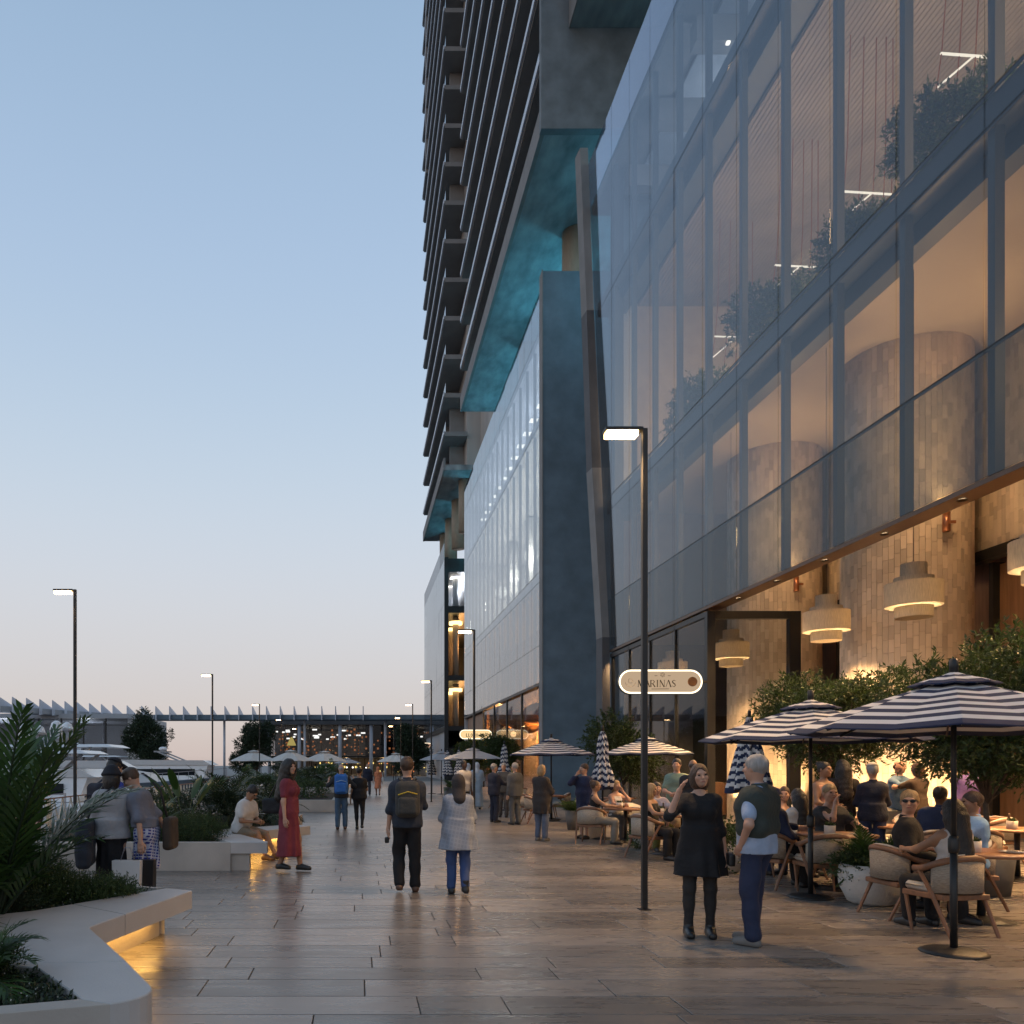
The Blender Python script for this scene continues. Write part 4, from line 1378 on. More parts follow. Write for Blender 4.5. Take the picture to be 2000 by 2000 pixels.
brickm('plaid_cloth', (.24, .27, .33), (.225, .255, .31), (.27, .305, .365), .045, .05, .008)
pm('skin_light', (.46, .27, .19), rough=.5, var=.08, scale=12, spec=.4)
pm('skin_tan', (.30, .165, .10), rough=.5, var=.08, scale=12, spec=.4)
pm('skin_dark', (.10, .052, .032), rough=.5, var=.08, scale=12, spec=.4)
pm('hair_black', (.012, .010, .010), rough=.45, var=.3, scale=30, stretch=(1, 1, .15), bump=.6)
pm('hair_brown', (.06, .032, .018), rough=.45, var=.3, scale=30, stretch=(1, 1, .15), bump=.6)
pm('hair_blonde', (.30, .20, .10), rough=.5, var=.25, scale=30, stretch=(1, 1, .15), bump=.6)
pm('hair_grey', (.30, .29, .28), rough=.6, var=.25, scale=30, stretch=(1, 1, .15), bump=.4)
pm('hair_blue', (.03, .04, .13), rough=.45, var=.3, scale=30, bump=.6)
pm('lip', (.30, .09, .08), rough=.4)
pm('eye', (.02, .015, .012), rough=.15)
pm('shoe_black', (.012, .012, .013), rough=.4)
pm('shoe_grey', (.16, .15, .14), rough=.7)
pm('shoe_brown', (.10, .05, .03), rough=.5)
pm('shoe_white', (.6, .6, .6), rough=.5)

class Fld:
    def __init__(s, lo, hi, h):
        s.h = h
        s.o = np.floor(np.array(lo) / h) * h
        s.n = np.maximum(np.ceil((np.array(hi) - s.o) / h).astype(int) + 1, 4)
        s.v = np.full(tuple(s.n), 5.0, dtype=np.float32)
        s.ax = [s.o[i] + h * np.arange(s.n[i]) for i in range(3)]

    def _box(s, lo, hi):
        a = np.clip(np.floor((np.array(lo) - s.o) / s.h).astype(int), 0, s.n)
        b = np.clip(np.ceil((np.array(hi) - s.o) / s.h).astype(int) + 1, 0, s.n)
        if np.any(b <= a): return None
        sl = tuple(slice(a[i], b[i]) for i in range(3))
        X = s.ax[0][sl[0]][:, None, None]
        Y = s.ax[1][sl[1]][None, :, None]
        Z = s.ax[2][sl[2]][None, None, :]
        return sl, X, Y, Z

    def _put(s, sl, d, k):
        a = s.v[sl]
        if k > 0:
            q = np.maximum(k - np.abs(a - d), 0) / k
            s.v[sl] = np.minimum(a, d) - q * q * k * .25
        else:
            s.v[sl] = np.minimum(a, d)

    def cap(s, a, b, ra, rb=None, k=.03):
        rb = ra if rb is None else rb
        a, b = np.array(a, float), np.array(b, float)
        m = max(ra, rb) + k + 3 * s.h
        g_ = s._box(np.minimum(a, b) - m, np.maximum(a, b) + m)
        if g_ is None: return s
        sl, X, Y, Z = g_
        d = b - a
        L2 = max(float(d @ d), 1e-9)
        t = np.clip(((X - a[0]) * d[0] + (Y - a[1]) * d[1] + (Z - a[2]) * d[2]) / L2, 0, 1)
        q = np.sqrt((X - a[0] - d[0] * t) ** 2 + (Y - a[1] - d[1] * t) ** 2 + (Z - a[2] - d[2] * t) ** 2) - (ra + (rb - ra) * t)
        s._put(sl, q, k)
        return s

    def ell(s, c, r, k=.02, M=None, sub=False):
        c, r = np.array(c, float), np.array(r, float)
        m = r.max() + k + 3 * s.h
        g_ = s._box(c - m, c + m)
        if g_ is None: return s
        sl, X, Y, Z = g_
        X, Y, Z = X - c[0], Y - c[1], Z - c[2]
        if M is not None:
            X, Y, Z = (M[0, i] * X + M[1, i] * Y + M[2, i] * Z for i in range(3))
        k0 = np.sqrt((X / r[0]) ** 2 + (Y / r[1]) ** 2 + (Z / r[2]) ** 2)
        k1 = np.sqrt((X / r[0] ** 2) ** 2 + (Y / r[1] ** 2) ** 2 + (Z / r[2] ** 2) ** 2) + 1e-9
        d = k0 * (k0 - 1) / k1
        if sub:
            s.v[sl] = np.maximum(s.v[sl], -d)
        else:
            s._put(sl, d, k)
        return s

    def cone(s, z0, z1, c0, r0, c1, r1, k=.02, folds=0, amp=0., ph=0.):
        """Elliptic frustum from z0 (bottom) to z1 (top) with optional hanging folds."""
        R_ = max(*r0, *r1) + amp + .05
        g_ = s._box((min(c0[0], c1[0]) - R_, min(c0[1], c1[1]) - R_, z0 - .06), (max(c0[0], c1[0]) + R_, max(c0[1], c1[1]) + R_, z1 + .06))
        if g_ is None: return s
        sl, X, Y, Z = g_
        t = np.clip((Z - z0) / (z1 - z0), 0, 1)
        cx = c0[0] + (c1[0] - c0[0]) * t
        cy_ = c0[1] + (c1[1] - c0[1]) * t
        rx = r0[0] + (r1[0] - r0[0]) * t
        ry = r0[1] + (r1[1] - r0[1]) * t
        th = np.arctan2(Y - cy_, X - cx)
        q = np.sqrt(((X - cx) / rx) ** 2 + ((Y - cy_) / ry) ** 2)
        d = (q - 1) * np.minimum(rx, ry)
        if folds:
            d = d - amp * (1 - t) * np.sin(folds * th + ph + 1.3 * np.sin(th * 2 + ph))
        d = np.maximum(d, np.maximum(z0 - Z, Z - z1))
        s._put(sl, d, k)
        return s

    def rbox(s, c, hs, r, M=None, k=0.):
        c, hs = np.array(c, float), np.array(hs, float)
        m = np.linalg.norm(hs) + r + k + 3 * s.h
        g_ = s._box(c - m, c + m)
        if g_ is None: return s
        sl, X, Y, Z = g_
        X, Y, Z = X - c[0], Y - c[1], Z - c[2]
        if M is not None:
            X, Y, Z = (M[0, i] * X + M[1, i] * Y + M[2, i] * Z for i in range(3))
        qx, qy, qz = np.abs(X) - hs[0] + r, np.abs(Y) - hs[1] + r, np.abs(Z) - hs[2] + r
        d = np.sqrt(np.maximum(qx, 0) ** 2 + np.maximum(qy, 0) ** 2 + np.maximum(qz, 0) ** 2) + np.minimum(np.maximum(qx, np.maximum(qy, qz)), 0) - r
        s._put(sl, d, k)
        return s

    def clip(s, n, p):
        """Removes what lies beyond the plane through p with outward normal n."""
        n = np.array(n, float)
        n /= np.linalg.norm(n)
        d = (s.ax[0][:, None, None] - p[0]) * n[0] + (s.ax[1][None, :, None] - p[1]) * n[1] + (s.ax[2][None, None, :] - p[2]) * n[2]
        s.v = np.maximum(s.v, d.astype(np.float32))
        return s

    def crease(s, amp, f=26., ph=0.):
        X, Y, Z = s.ax[0][:, None, None], s.ax[1][None, :, None], s.ax[2][None, None, :]
        w_ = np.sin(f * (Z * .9 + X * .5) + 2.2 * np.sin(f * .33 * (X - Z * .6 + Y) + ph) + ph) * .6 + np.sin(f * 1.7 * (Y * .8 - X * .4 + Z * .3) + 1.5 * np.sin(f * .5 * Z) + ph) * .4
        s.v = s.v + (amp * w_).astype(np.float32)
        return s

    def nets(s):
        v = s.v.copy()
        v[0], v[-1] = np.maximum(v[0], .001), np.maximum(v[-1], .001)
        v[:, 0], v[:, -1] = np.maximum(v[:, 0], .001), np.maximum(v[:, -1], .001)
        v[:, :, 0], v[:, :, -1] = np.maximum(v[:, :, 0], .001), np.maximum(v[:, :, -1], .001)
        S = v < 0
        c = np.zeros(tuple(s.n - 1), dtype=np.int8)
        offs = [(i, j, k) for i in (0, 1) for j in (0, 1) for k in (0, 1)]
        for i, j, k in offs:
            c += S[i:i + s.n[0] - 1, j:j + s.n[1] - 1, k:k + s.n[2] - 1]
        act = (c > 0) & (c < 8)
        ids = np.full(act.shape, -1, dtype=np.int64)
        ijk = np.argwhere(act)
        if len(ijk) == 0: return np.zeros((0, 3)), np.zeros((0, 4), int)
        ids[act] = np.arange(len(ijk))
        cv = {o: v[ijk[:, 0] + o[0], ijk[:, 1] + o[1], ijk[:, 2] + o[2]] for o in offs}
        pos = np.zeros((len(ijk), 3))
        cnt = np.zeros(len(ijk))
        for a in offs:
            for d in range(3):
                if a[d]: continue
                b = tuple(a[q] + (q == d) for q in range(3))
                va, vb = cv[a], cv[b]
                cr = (va < 0) != (vb < 0)
                t = np.where(cr, va / np.where(cr, va - vb, 1), 0)
                p = np.array(a, float)[None] + t[:, None] * (np.arange(3) == d)[None]
                pos += np.where(cr[:, None], p, 0)
                cnt += cr
        V = s.o + (ijk + pos / cnt[:, None]) * s.h
        Fs = []
        for d in range(3):
            u, w_ = (d + 1) % 3, (d + 2) % 3
            sh = list(S.shape)
            lo = [slice(None)] * 3
            hi = [slice(None)] * 3
            lo[d], hi[d] = slice(0, sh[d] - 1), slice(1, sh[d])
            ed = np.argwhere(S[tuple(lo)] != S[tuple(hi)])
            ed = ed[(ed[:, u] > 0) & (ed[:, u] < sh[u] - 1) & (ed[:, w_] > 0) & (ed[:, w_] < sh[w_] - 1)]
            ins = S[ed[:, 0], ed[:, 1], ed[:, 2]]
            q = []
            for du, dw in ((-1, -1), (0, -1), (0, 0), (-1, 0)):
                e = ed.copy()
                e[:, u] += du
                e[:, w_] += dw
                q.append(ids[e[:, 0], e[:, 1], e[:, 2]])
            q = np.stack(q, 1)
            q[~ins] = q[~ins][:, ::-1]
            Fs.append(q)
        return V, np.concatenate(Fs)

def joinm(*vf):
    V, Fc, n = [], [], 0
    for v, f in vf:
        V.append(v)
        Fc.append(f + n)
        n += len(v)
    return np.concatenate(V), np.concatenate(Fc)

A3 = lambda *p: np.array(p, dtype=float)
def rotm(ax, a):
    return np.array(Matrix.Rotation(a, 3, ax))
def ik(a, t, l1, l2, pole):
    a, t, pole = np.array(a, float), np.array(t, float), np.array(pole, float)
    d = t - a
    L = np.linalg.norm(d)
    L_ = min(max(L, abs(l1 - l2) + .01), l1 + l2 - .002)
    d = d / max(L, 1e-6)
    x = (l1 * l1 - l2 * l2 + L_ * L_) / (2 * L_)
    h = math.sqrt(max(l1 * l1 - x * x, 0))
    p = pole - d * (pole @ d)
    p = p / max(np.linalg.norm(p), 1e-6)
    return a + d * x + p * h, a + d * L_

ARM = {   # hand targets for the person's left (+x); mirrored for the right
    'down': ((.25, -.03, .80), (.5, 1, 0)), 'swing_f': ((.24, -.22, .86), (.4, 1, -.2)), 'swing_b': ((.25, .16, .83), (.4, 1, 0)),
    'pocket': ((.20, -.05, .93), (1, .8, 0)), 'phone': ((.07, -.30, 1.16), (.7, .3, -1)), 'front': ((.05, -.26, 1.06), (.9, .4, -.6)),
    'wave': ((.23, -.20, 1.46), (.35, .15, -1)), 'face': ((.05, -.17, 1.50), (.6, -.2, -1)), 'lap': ((.10, -.34, 1.02), (.8, .5, -.3)),
    'table': ((.14, -.42, 1.17), (.8, .4, -.5)), 'hug': ((.10, -.36, 1.38), (.9, .1, -.4)), 'hip': ((.24, -.02, 1.0), (1, .7, 0)), 'bag': ((.24, -.02, .82), (.5, 1, 0)),
    'reach': ((.16, -.42, 1.12), (.6, .3, -.8)), 'around': ((.34, -.16, 1.33), (.5, .2, -.6))}
NP = [0]
HEM = {'tee': .86, 'polo': .85, 'tank': .93, 'shirt': .84, 'rolled': .85, 'jacket': .80, 'coat': .52, 'loose': .70, 'shawl': .98, 'robe': .10, 'dress': .35, 'dress_sl': .62, 'dress_tank': .45}

def person(label, x, y, H=1.75, rz=0, fem=False, pose='stand', arms=('down', 'down'), skin='skin_light', hair=('short', 'hair_brown'), top=('tee', (.2, .2, .2)), bottom=('trousers', (.03, .03, .04)),
           shoes=('shoe', 'shoe_black'), lean=0., nod=0., turn=0., legs=None, seat=.47, build=1., sx=0., dy=0., q=None, group='people on the promenade', tilt=0., roll=0.):
    D_ = y
    NP[0] += 1
    ph = NP[0] * 1.7
    h = q or min(.030, max(.0095, .0012 * D_))
    s = H / 1.75
    t = thing('person', label, 'person', (x, y, 0), R(rz), group)
    U0 = A3(0, 0, .95)
    po = A3(0, 0, 0)
    if pose == 'sit': po = A3(0, .0, seat + .085 / s - .95 if False else seat / s + .085 - .95)
    Ml = rotm('X', R(lean)) @ rotm('Y', R(roll))
    def U(p):                                   # upper-body frame
        return Ml @ (np.array(p, float) - U0) + U0 + po
    bw = build
    wS = .138 if fem else .162
    J = {}
    for sd, nm in ((1, 'l'), (-1, 'r')):
        J['sh' + nm] = U((sd * wS * (.6 + .4 * bw), .01, 1.375))
        a = arms[0 if sd > 0 else 1]
        if isinstance(a, str): tg, pole = ARM[a]
        else: tg, pole = a
        T = U((sd * tg[0], tg[1], tg[2])) if a != 'free' else tg
        if pose == 'sit' and a == 'table': T = np.array((sd * .16, -.44, .79 / s))
        if pose == 'sit' and a == 'lap': T = np.array((sd * .09, -.26, seat / s + .19))
        J['el' + nm], J['wr' + nm] = ik(J['sh' + nm], T, .285, .25, (sd * pole[0], pole[1], pole[2]))
        hx = .085 if not fem else .09
        J['hp' + nm] = A3(sd * hx, 0, .90) + po
    lg = legs or {'stand': ((.10, .0, .085), (-.11, .02, .085)), 'walk': ((.09, -.22, .09), (-.09, .27, .14)), 'sit': ((.12, -.42, .085), (-.12, -.38, .085))}[pose]
    for (ax_, ay_, az_), nm, sd in ((lg[0], 'l', 1), (lg[1], 'r', -1)):
        J['kn' + nm], J['an' + nm] = ik(J['hp' + nm], (ax_, ay_, az_), .413, .402, (sd * .12, -1, .15))
    Hc = U((0, -.012, 1.635))
    Mh = Ml @ rotm('Z', R(turn)) @ rotm('X', R(nod)) @ rotm('Y', R(tilt))
    def HD(p): return Mh @ np.array(p, float) + Hc
    if nod: Hc = Hc + Ml @ A3(0, -.0012 * nod, -.0009 * abs(nod))
    pts = list(J.values())
    lo = np.min(pts, 0) - .22
    hi = np.max(pts, 0) + .22
    hi[2] = max(hi[2], U((0, 0, 1.6))[2])
    lo[2] = min(lo[2], -.01)

    def torso(f, e, belly=0., k=.07):
        if fem:
            f.cap(U((-.075 * bw, 0, .925)), U((.075 * bw, 0, .925)), .115 * bw + e, k=k)
            f.cap(U((-.045 * bw, -.005, 1.09)), U((.045 * bw, -.005, 1.09)), .098 * bw + e + belly, k=k)
            f.cap(U((-.065, 0, 1.27)), U((.065, 0, 1.27)), .103 * bw + e, k=k)
            for sd in (-1, 1): f.ell(U((sd * .065, -.085, 1.265)), (.055 + e, .05 + e, .06 + e), k=.05)
        else:
            f.cap(U((-.07 * bw, .005, .93)), U((.07 * bw, .005, .93)), .108 * bw + e, k=k)
            f.cap(U((-.065 * bw, -.01, 1.09)), U((.065 * bw, -.01, 1.09)), .108 * bw + e + belly, k=k)
            f.cap(U((-.095, 0, 1.28)), U((.095, 0, 1.28)), .115 * bw + e, k=k)
        for sd in (-1, 1): f.cap(U((sd * .03, .016, 1.425)), U((sd * wS, .012, 1.370)), .046 + e * .7, .050 + e, k=.06)
        f.cap(U((-.075, .01, 1.355)), U((.075, .01, 1.355)), (.078 if fem else .088) + e, k=.06)

    def arm(f, nm, e, upto=2., r_=(.046, .038, .026), k=.03, flare=0.):
        a, b, c = J['sh' + nm], J['el' + nm], J['wr' + nm]
        if upto <= 1:
            f.cap(a, a + (b - a) * upto, r_[0] + e, r_[0] + (r_[1] - r_[0]) * upto + e + flare, k=k + .02)
        else:
            f.cap(a, b, r_[0] + e, r_[1] + e, k=k + .02)
            u_ = upto - 1
            f.cap(b, b + (c - b) * u_, r_[1] + e, r_[1] + (r_[2] - r_[1]) * u_ + e + flare, k=k)

    def legp(f, nm, e0, e1, frm=0., upto=2., k=.04, calf=True):
        a, b, c = J['hp' + nm], J['kn' + nm], J['an' + nm]
        th = .082 * (.5 + .5 * bw) + (.004 if fem else 0)
        if upto <= 1:
            f.cap(a, a + (b - a) * upto, th + e0, th + (.056 - th) * upto + e1, k=k)
            return
        f.cap(a, b, th + e0, .056 + (e0 + e1) / 2, k=k)
        u_ = upto - 1
        f.cap(b, b + (c - b) * u_, .052 + (e0 + e1) / 2, .052 + (.036 - .052) * u_ + e1, k=k)
        if calf: f.ell(b + (c - b) * .33 + A3(0, .018, 0), (.05 + e1 * .6, .052 + e1 * .6, .11), k=.04)

    parts = []
    # ---- body: trunk and limbs, head, hands in one mesh
    f = Fld(lo, hi, h * 1.15)
    torso(f, 0)
    f.cap(U((0, .015, 1.43)), U((0, -.002, 1.56)), .056 if not fem else .047, .052 if not fem else .044, k=.05)
    for nm in 'lr':
        arm(f, nm, 0)
        cov = bottom[0] in ('trousers', 'jeans', 'wide', 'tights')
        legp(f, nm, -.014 if cov else 0, -.012 if cov else 0, calf=not cov)
        fo = J['an' + nm]
        f.cap(fo + A3(0, .02, -.035), fo + A3(0, -.15, -.05), .036, .028, k=.03)
    meshes = [f.nets()]
    hh = h * .62
    f = Fld(Hc - .16, Hc + .16, hh)
    f.ell(HD((0, .008, .012)), (.074, .093, .102), k=.02, M=Mh)
    f.ell(HD((0, -.028, -.05)), (.056, .062, .062), k=.035, M=Mh)
    f.ell(HD((0, -.060, -.088)), (.026, .022, .02), k=.03, M=Mh)
    f.cap(HD((0, -.088, .012)), HD((0, -.112, -.024)), .008, .014, k=.012)
    f.cap(HD((-.035, -.080, .028)), HD((.035, -.080, .028)), .008 if fem else .012, k=.02)
    for sd in (-1, 1):
        f.ell(HD((sd * .034, -.096, .008)), (.017, .012, .009), M=Mh, sub=True)
        f.ell(HD((sd * .040, -.066, -.022)), (.022, .02, .02), k=.02, M=Mh)
        f.ell(HD((sd * .076, .012, -.005)), (.011, .02, .03), k=.008, M=Mh)
    f.cap(HD((-.018, -.088, -.055)), HD((.018, -.088, -.055)), .008, k=.01)
    f.cap(HD((0, .02, -.06)), U((0, .005, 1.50)), .052 if not fem else .044, k=.04)
    meshes.append(f.nets())
    hd = h * .5
    for nm, sd in (('l', 1), ('r', -1)):
        wv, ev = J['wr' + nm], J['el' + nm]
        d = (wv - ev) / np.linalg.norm(wv - ev)
        sidev = np.cross(d, A3(sd * 1.0, 0.2, .1))
        sidev /= np.linalg.norm(sidev) + 1e-9
        nrm = np.cross(sidev, d)                     # palm faces this way
        if nrm @ (U((0, -.15, 1.0)) - wv) < 0: nrm = -nrm
        f = Fld(wv - .2, wv + .2, hd)
        pc = wv + d * .055
        f.cap(wv - d * .02, wv + d * .03, .026, .028, k=.02)
        for o_ in (-.026, -.009, .009, .026):
            f.cap(wv + d * .03 + sidev * o_ * .8, wv + d * .085 + sidev * o_, .014, .0125, k=.012)
        for o_, l_ in ((-.029, .062), (-.010, .078), (.010, .074), (.028, .058)):
            a = wv + d * .088 + sidev * o_
            b = a + d * l_ * .5 + nrm * .010
            c = b + d * l_ * .36 + nrm * .022
            fr = max(.0085, hd * .75)
            f.cap(a, b, fr, fr * .95, k=.004)
            f.cap(b, c, fr * .95, fr * .85, k=.004)
        th0 = wv + d * .03 + sidev * -.026 * 1
        th1 = th0 + d * .035 - sidev * .026 + nrm * .012
        f.cap(th0, th1, .013, .0105, k=.01)
        f.cap(th1, th1 + d * .035 + nrm * .010, .0105, .009, k=.004)
        meshes.append(f.nets())
    V, Fc = joinm(*meshes)
    parts.append(('body', V, Fc, skin))

    # ---- lower garment
    kind, *rest = bottom
    cm = rest[0] if rest and isinstance(rest[0], str) else (PM(rest[0]) if rest else None)
    if kind in ('trousers', 'jeans', 'shorts', 'tights', 'wide'):
        f = Fld(lo, hi, h)
        e0, e1, up = {'trousers': (.014, .030, 1.93), 'jeans': (.010, .024, 1.9), 'shorts': (.022, .035, .92), 'tights': (.004, .004, 1.98), 'wide': (.02, .055, 1.93)}[kind]
        hem_ = top[2] if len(top) > 2 and isinstance(top[2], float) else HEM[top[0]]
        torso_top = U((0, 0, 1.02 if pose == 'sit' else max(.72, min(1.02, hem_ + .025))))
        f.cap(U((-.07 * bw, .005, .93)), U((.07 * bw, .005, .93)), .112 * bw + .008, k=.05)
        f.cap(U((-.06 * bw, -.005, 1.05)), U((.06 * bw, -.005, 1.05)), .103 * bw + .006, k=.05)
        for nm in 'lr':
            if kind in ('trousers', 'wide', 'jeans'):
                a, b, c = J['hp' + nm], J['kn' + nm], J['an' + nm]
                th = .082 * (.5 + .5 * bw) + e0
                f.cap(a, b, th, .062 + e1 * .6, k=.04)
                f.cap(b, b + (c - b) * (up - 1) * 1.03, .060 + e1 * .6, .042 + e1, k=.04)
            else:
                legp(f, nm, e0, e1, upto=up)
        f.crease(.008 if kind != 'tights' else .001, 20, ph)
        f.clip(Ml @ A3(0, 0, 1), torso_top)
        parts.append((kind if kind != 'wide' else 'trousers', *f.nets(), cm))
    elif kind == 'skirt':
        hem = rest[1]
        f = Fld((-.45, -.45, hem - .05), (.45, .45, 1.12), h)
        c0 = (J['knl'] + J['knr']) / 2
        f.cone(hem, 1.04, (0, c0[1] * .5), (rest[2], rest[2] * .85), (0, 0), (.15 * bw, .125 * bw), folds=9, amp=.018, ph=ph)
        f.cap(A3(-.07, .005, .93), A3(.07, .005, .93), .118 * bw + .01, k=.06)
        f.crease(.003, 20, ph).clip((0, 0, 1), (0, 0, 1.05)).clip((0, 0, -1), (0, 0, hem))
        parts.append(('skirt', *f.nets(), cm))
    # ---- upper garment
    kind, *rest = top
    cm = rest[0] if isinstance(rest[0], str) else PM(rest[0])
    f = Fld(lo - .06, hi + .06, h)
    sl = {'tee': .62, 'polo': .66, 'tank': 0, 'shirt': 1.93, 'rolled': 1.12, 'jacket': 1.96, 'coat': 1.97, 'dress': .62, 'dress_sl': 1.15, 'robe': 1.95, 'loose': 1.95, 'shawl': .95, 'dress_tank': 0}[kind]
    e = {'tee': .015, 'polo': .017, 'tank': .006, 'shirt': .018, 'rolled': .018, 'jacket': .030, 'coat': .038, 'dress': .012, 'dress_sl': .014, 'robe': .035, 'loose': .030, 'shawl': .022, 'dress_tank': .008}[kind]
    torso(f, e, belly=.008)
    for nm in 'lr':
        if sl: arm(f, nm, e * .6 + .003, upto=sl, flare=.010 if sl < 1.3 else .005)
        elif kind in ('tank', 'dress_tank'): f.cap(J['sh' + nm] * .8 + U((0, .01, 1.42)) * .2, U((0, .0, 1.30)), .045, .05, k=.03)
    hem = HEM[kind]
    if len(rest) > 1 and isinstance(rest[1], float): hem = rest[1]
    fl = rest[2] if len(rest) > 2 else {'coat': .22, 'loose': .235, 'robe': .24, 'dress': .26, 'dress_sl': .245, 'jacket': .20, 'shawl': .24, 'dress_tank': .19}.get(kind, .185)
    if pose != 'sit' and not (kind == 'tank'):
        f.cone(hem, 1.10, (0, .0), (fl * bw, fl * .72 * bw + .01), tuple(po[:2]), (.15 * bw + e, .115 * bw + e), k=.04, folds=7 if fl > .2 else 5, amp=.016 if hem < .7 else .008, ph=ph)
    elif pose == 'sit' and kind != 'tank':
        f.cap(U((-.075 * bw, 0, .95)), U((.075 * bw, 0, .95)), .118 * bw + e, k=.05)
    f.crease({'tank': .003, 'dress_tank': .003, 'loose': .011, 'coat': .010, 'jacket': .010, 'robe': .010, 'shawl': .011}.get(kind, .0085), 17, ph)
    upz = Ml @ A3(0, 0, 1)
    f.clip(upz, U((0, 0, 1.475 if kind in ('shirt', 'polo', 'jacket', 'coat', 'rolled', 'shawl', 'robe', 'loose') else 1.458)))
    if kind in ('tee', 'dress', 'dress_sl'): f.clip(Ml @ A3(0, -.75, .66), U((0, -.062, 1.425)))
    if kind in ('tank', 'dress_tank'):
        f.clip(Ml @ A3(0, -.55, 1), U((0, -.1, 1.37)))
    if pose != 'sit': f.clip((0, 0, -1), (0, 0, hem))
    else: f.clip(-upz, U((0, 0, max(hem, .875))))
    tn = {'dress': 'dress', 'dress_sl': 'dress', 'dress_tank': 'dress', 'robe': 'robe', 'coat': 'coat', 'jacket': 'jacket', 'loose': 'jacket', 'shawl': 'shawl'}.get(kind, 'shirt')
    parts.append((tn, *f.nets(), cm))
    if kind in ('polo', 'shirt', 'rolled', 'jacket', 'coat'):
        f = Fld(U((0, 0, 1.46)) - .13, U((0, 0, 1.46)) + .13, h * .7)
        f.cap(U((0, .022, 1.445)), U((0, .014, 1.505)), .066, .060, k=.01)
        f.clip(upz, U((0, .014, 1.50))).clip(Ml @ A3(0, -.75, .66), U((0, -.035, 1.465)))
        parts.append(('collar', *f.nets(), cm))
    # ---- shoes
    kind, cm = shoes
    for nm in 'lr':
        fo = J['an' + nm]
        f = Fld(fo - A3(.09, .24, .13), fo + A3(.09, .12, .17), h * .75)
        f.cap(fo + A3(0, .025, -.04), fo + A3(0, -.155, -.052), .043, .032, k=.03)
        f.cap(fo + A3(0, .03, -.055), fo + A3(0, -.145, -.062), .044, .039, k=.02)
        f.cap(fo + A3(0, -.02, -.02), fo + A3(0, -.10, -.045), .042, .036, k=.03)
        if kind == 'boot':
            f.cap(fo + A3(0, .005, -.03), fo + A3(0, .005, .10), .046, .047, k=.03)
            f.rbox(fo + A3(0, .04, -.06), (.028, .028, .03), .006, k=.01)
            f.clip((0, 0, 1), fo + A3(0, 0, .10))
        f.clip((0, 0, -1), fo + A3(0, 0, -.083))
        parts.append(('shoe', *f.nets(), cm))
    # ---- hair or headwear
    kind, cm = hair[:2]
    f = Fld(Hc - A3(.3, .3, .75), Hc + A3(.3, .3, .25), max(hh, .008))
    fz = A3(0, -.86, -.5)
    if kind in ('short', 'bob', 'long', 'bun', 'pony'):
        f.ell(HD((0, .012, .020)), (.083, .102, .108), k=.01, M=Mh)
        if kind == 'short':
            f.ell(HD((0, .03, .04)), (.086, .095, .09), k=.02, M=Mh)
            f.clip(Mh @ A3(0, -.55, -.84), HD((0, -.005, -.012)))
            f.clip(Mh @ A3(0, -1, .08), HD((0, -.082, .0)))
        elif kind == 'bob':
            f.ell(HD((0, .03, -.045)), (.098, .090, .125), k=.03, M=Mh)
            f.ell(HD((-.012, -.115, -.035)), (.060, .088, .125), M=Mh, sub=True)
            f.clip(Mh @ A3(0, 0, -1), HD((0, 0, -.15)))
        elif kind in ('long', 'pony'):
            f.ell(HD((0, .035, -.04)), (.098, .088, .13), k=.03, M=Mh)
            if kind == 'long':
                vl = hair[2] if len(hair) > 2 else 1.
                f.cap(HD((0, .06, -.08)), U((0, .13, 1.17)), .10 * vl, .085 * vl, k=.06)
                if vl > 1: f.ell(HD((0, .03, .0)), (.115, .12, .13), k=.05, M=Mh)
                f.cap(HD((-.05, .05, -.1)), U((-.07, .10, 1.22)), .06, .05, k=.05)
                f.cap(HD((.05, .05, -.1)), U((.07, .10, 1.22)), .06, .05, k=.05)
            else:
                f.cap(HD((0, .10, .0)), U((0, .14, 1.38)), .035, .025, k=.03)
            f.ell(HD((0, -.115, -.055)), (.058, .085, .115), M=Mh, sub=True)
        else:
            f.ell(HD((0, .085, .085)), (.048, .048, .045), k=.02, M=Mh)
            f.clip(Mh @ A3(0, -.7, -.72), HD((0, -.02, .0)))
        f.crease(.003, 60, ph)
        parts.append(('hair', *f.nets(), cm))
    elif kind == 'hijab':
        f.ell(HD((0, .016, .014)), (.098, .118, .122), k=.02, M=Mh)
        f.cap(HD((0, .03, -.08)), U((0, .04, 1.40)), .088, .12, k=.06)
        f.ell(HD((0, -.125, -.02)), (.056, .07, .085), M=Mh, sub=True)
        f.crease(.005, 22, ph)
        parts.append(('head_scarf', *f.nets(), cm))
    elif kind == 'cap':
        f.ell(HD((0, .012, .020)), (.083, .102, .108), k=.01, M=Mh)
        f.clip(Mh @ A3(0, -.55, -.84), HD((0, -.005, -.012)))
        parts.append(('hair', *f.nets(), 'hair_black' if len(hair) < 3 else hair[2]))
        f = Fld(Hc - .25, Hc + .25, max(hh, .008))
        f.ell(HD((0, .01, .035)), (.092, .112, .105), k=.01, M=Mh)
        f.clip(Mh @ A3(0, 0, -1), HD((0, 0, .045)))
        f.cap(HD((-.03, -.10, .05)), HD((-.03, -.155, .038)), .03, .028, k=.02)
        f.cap(HD((.03, -.10, .05)), HD((.03, -.155, .038)), .03, .028, k=.02)
        f.clip(Mh @ A3(0, .3, -1), HD((0, -.10, .034)))
        parts.append(('cap', *f.nets(), cm))
    elif kind == 'bucket':
        f.ell(HD((0, .03, -.045)), (.105, .10, .16), k=.03, M=Mh)
        f.ell(HD((0, -.115, -.055)), (.058, .085, .115), M=Mh, sub=True)
        parts.append(('hair', *f.nets(), 'hair_black'))
        f = Fld(Hc - .25, Hc + .25, max(hh, .008))
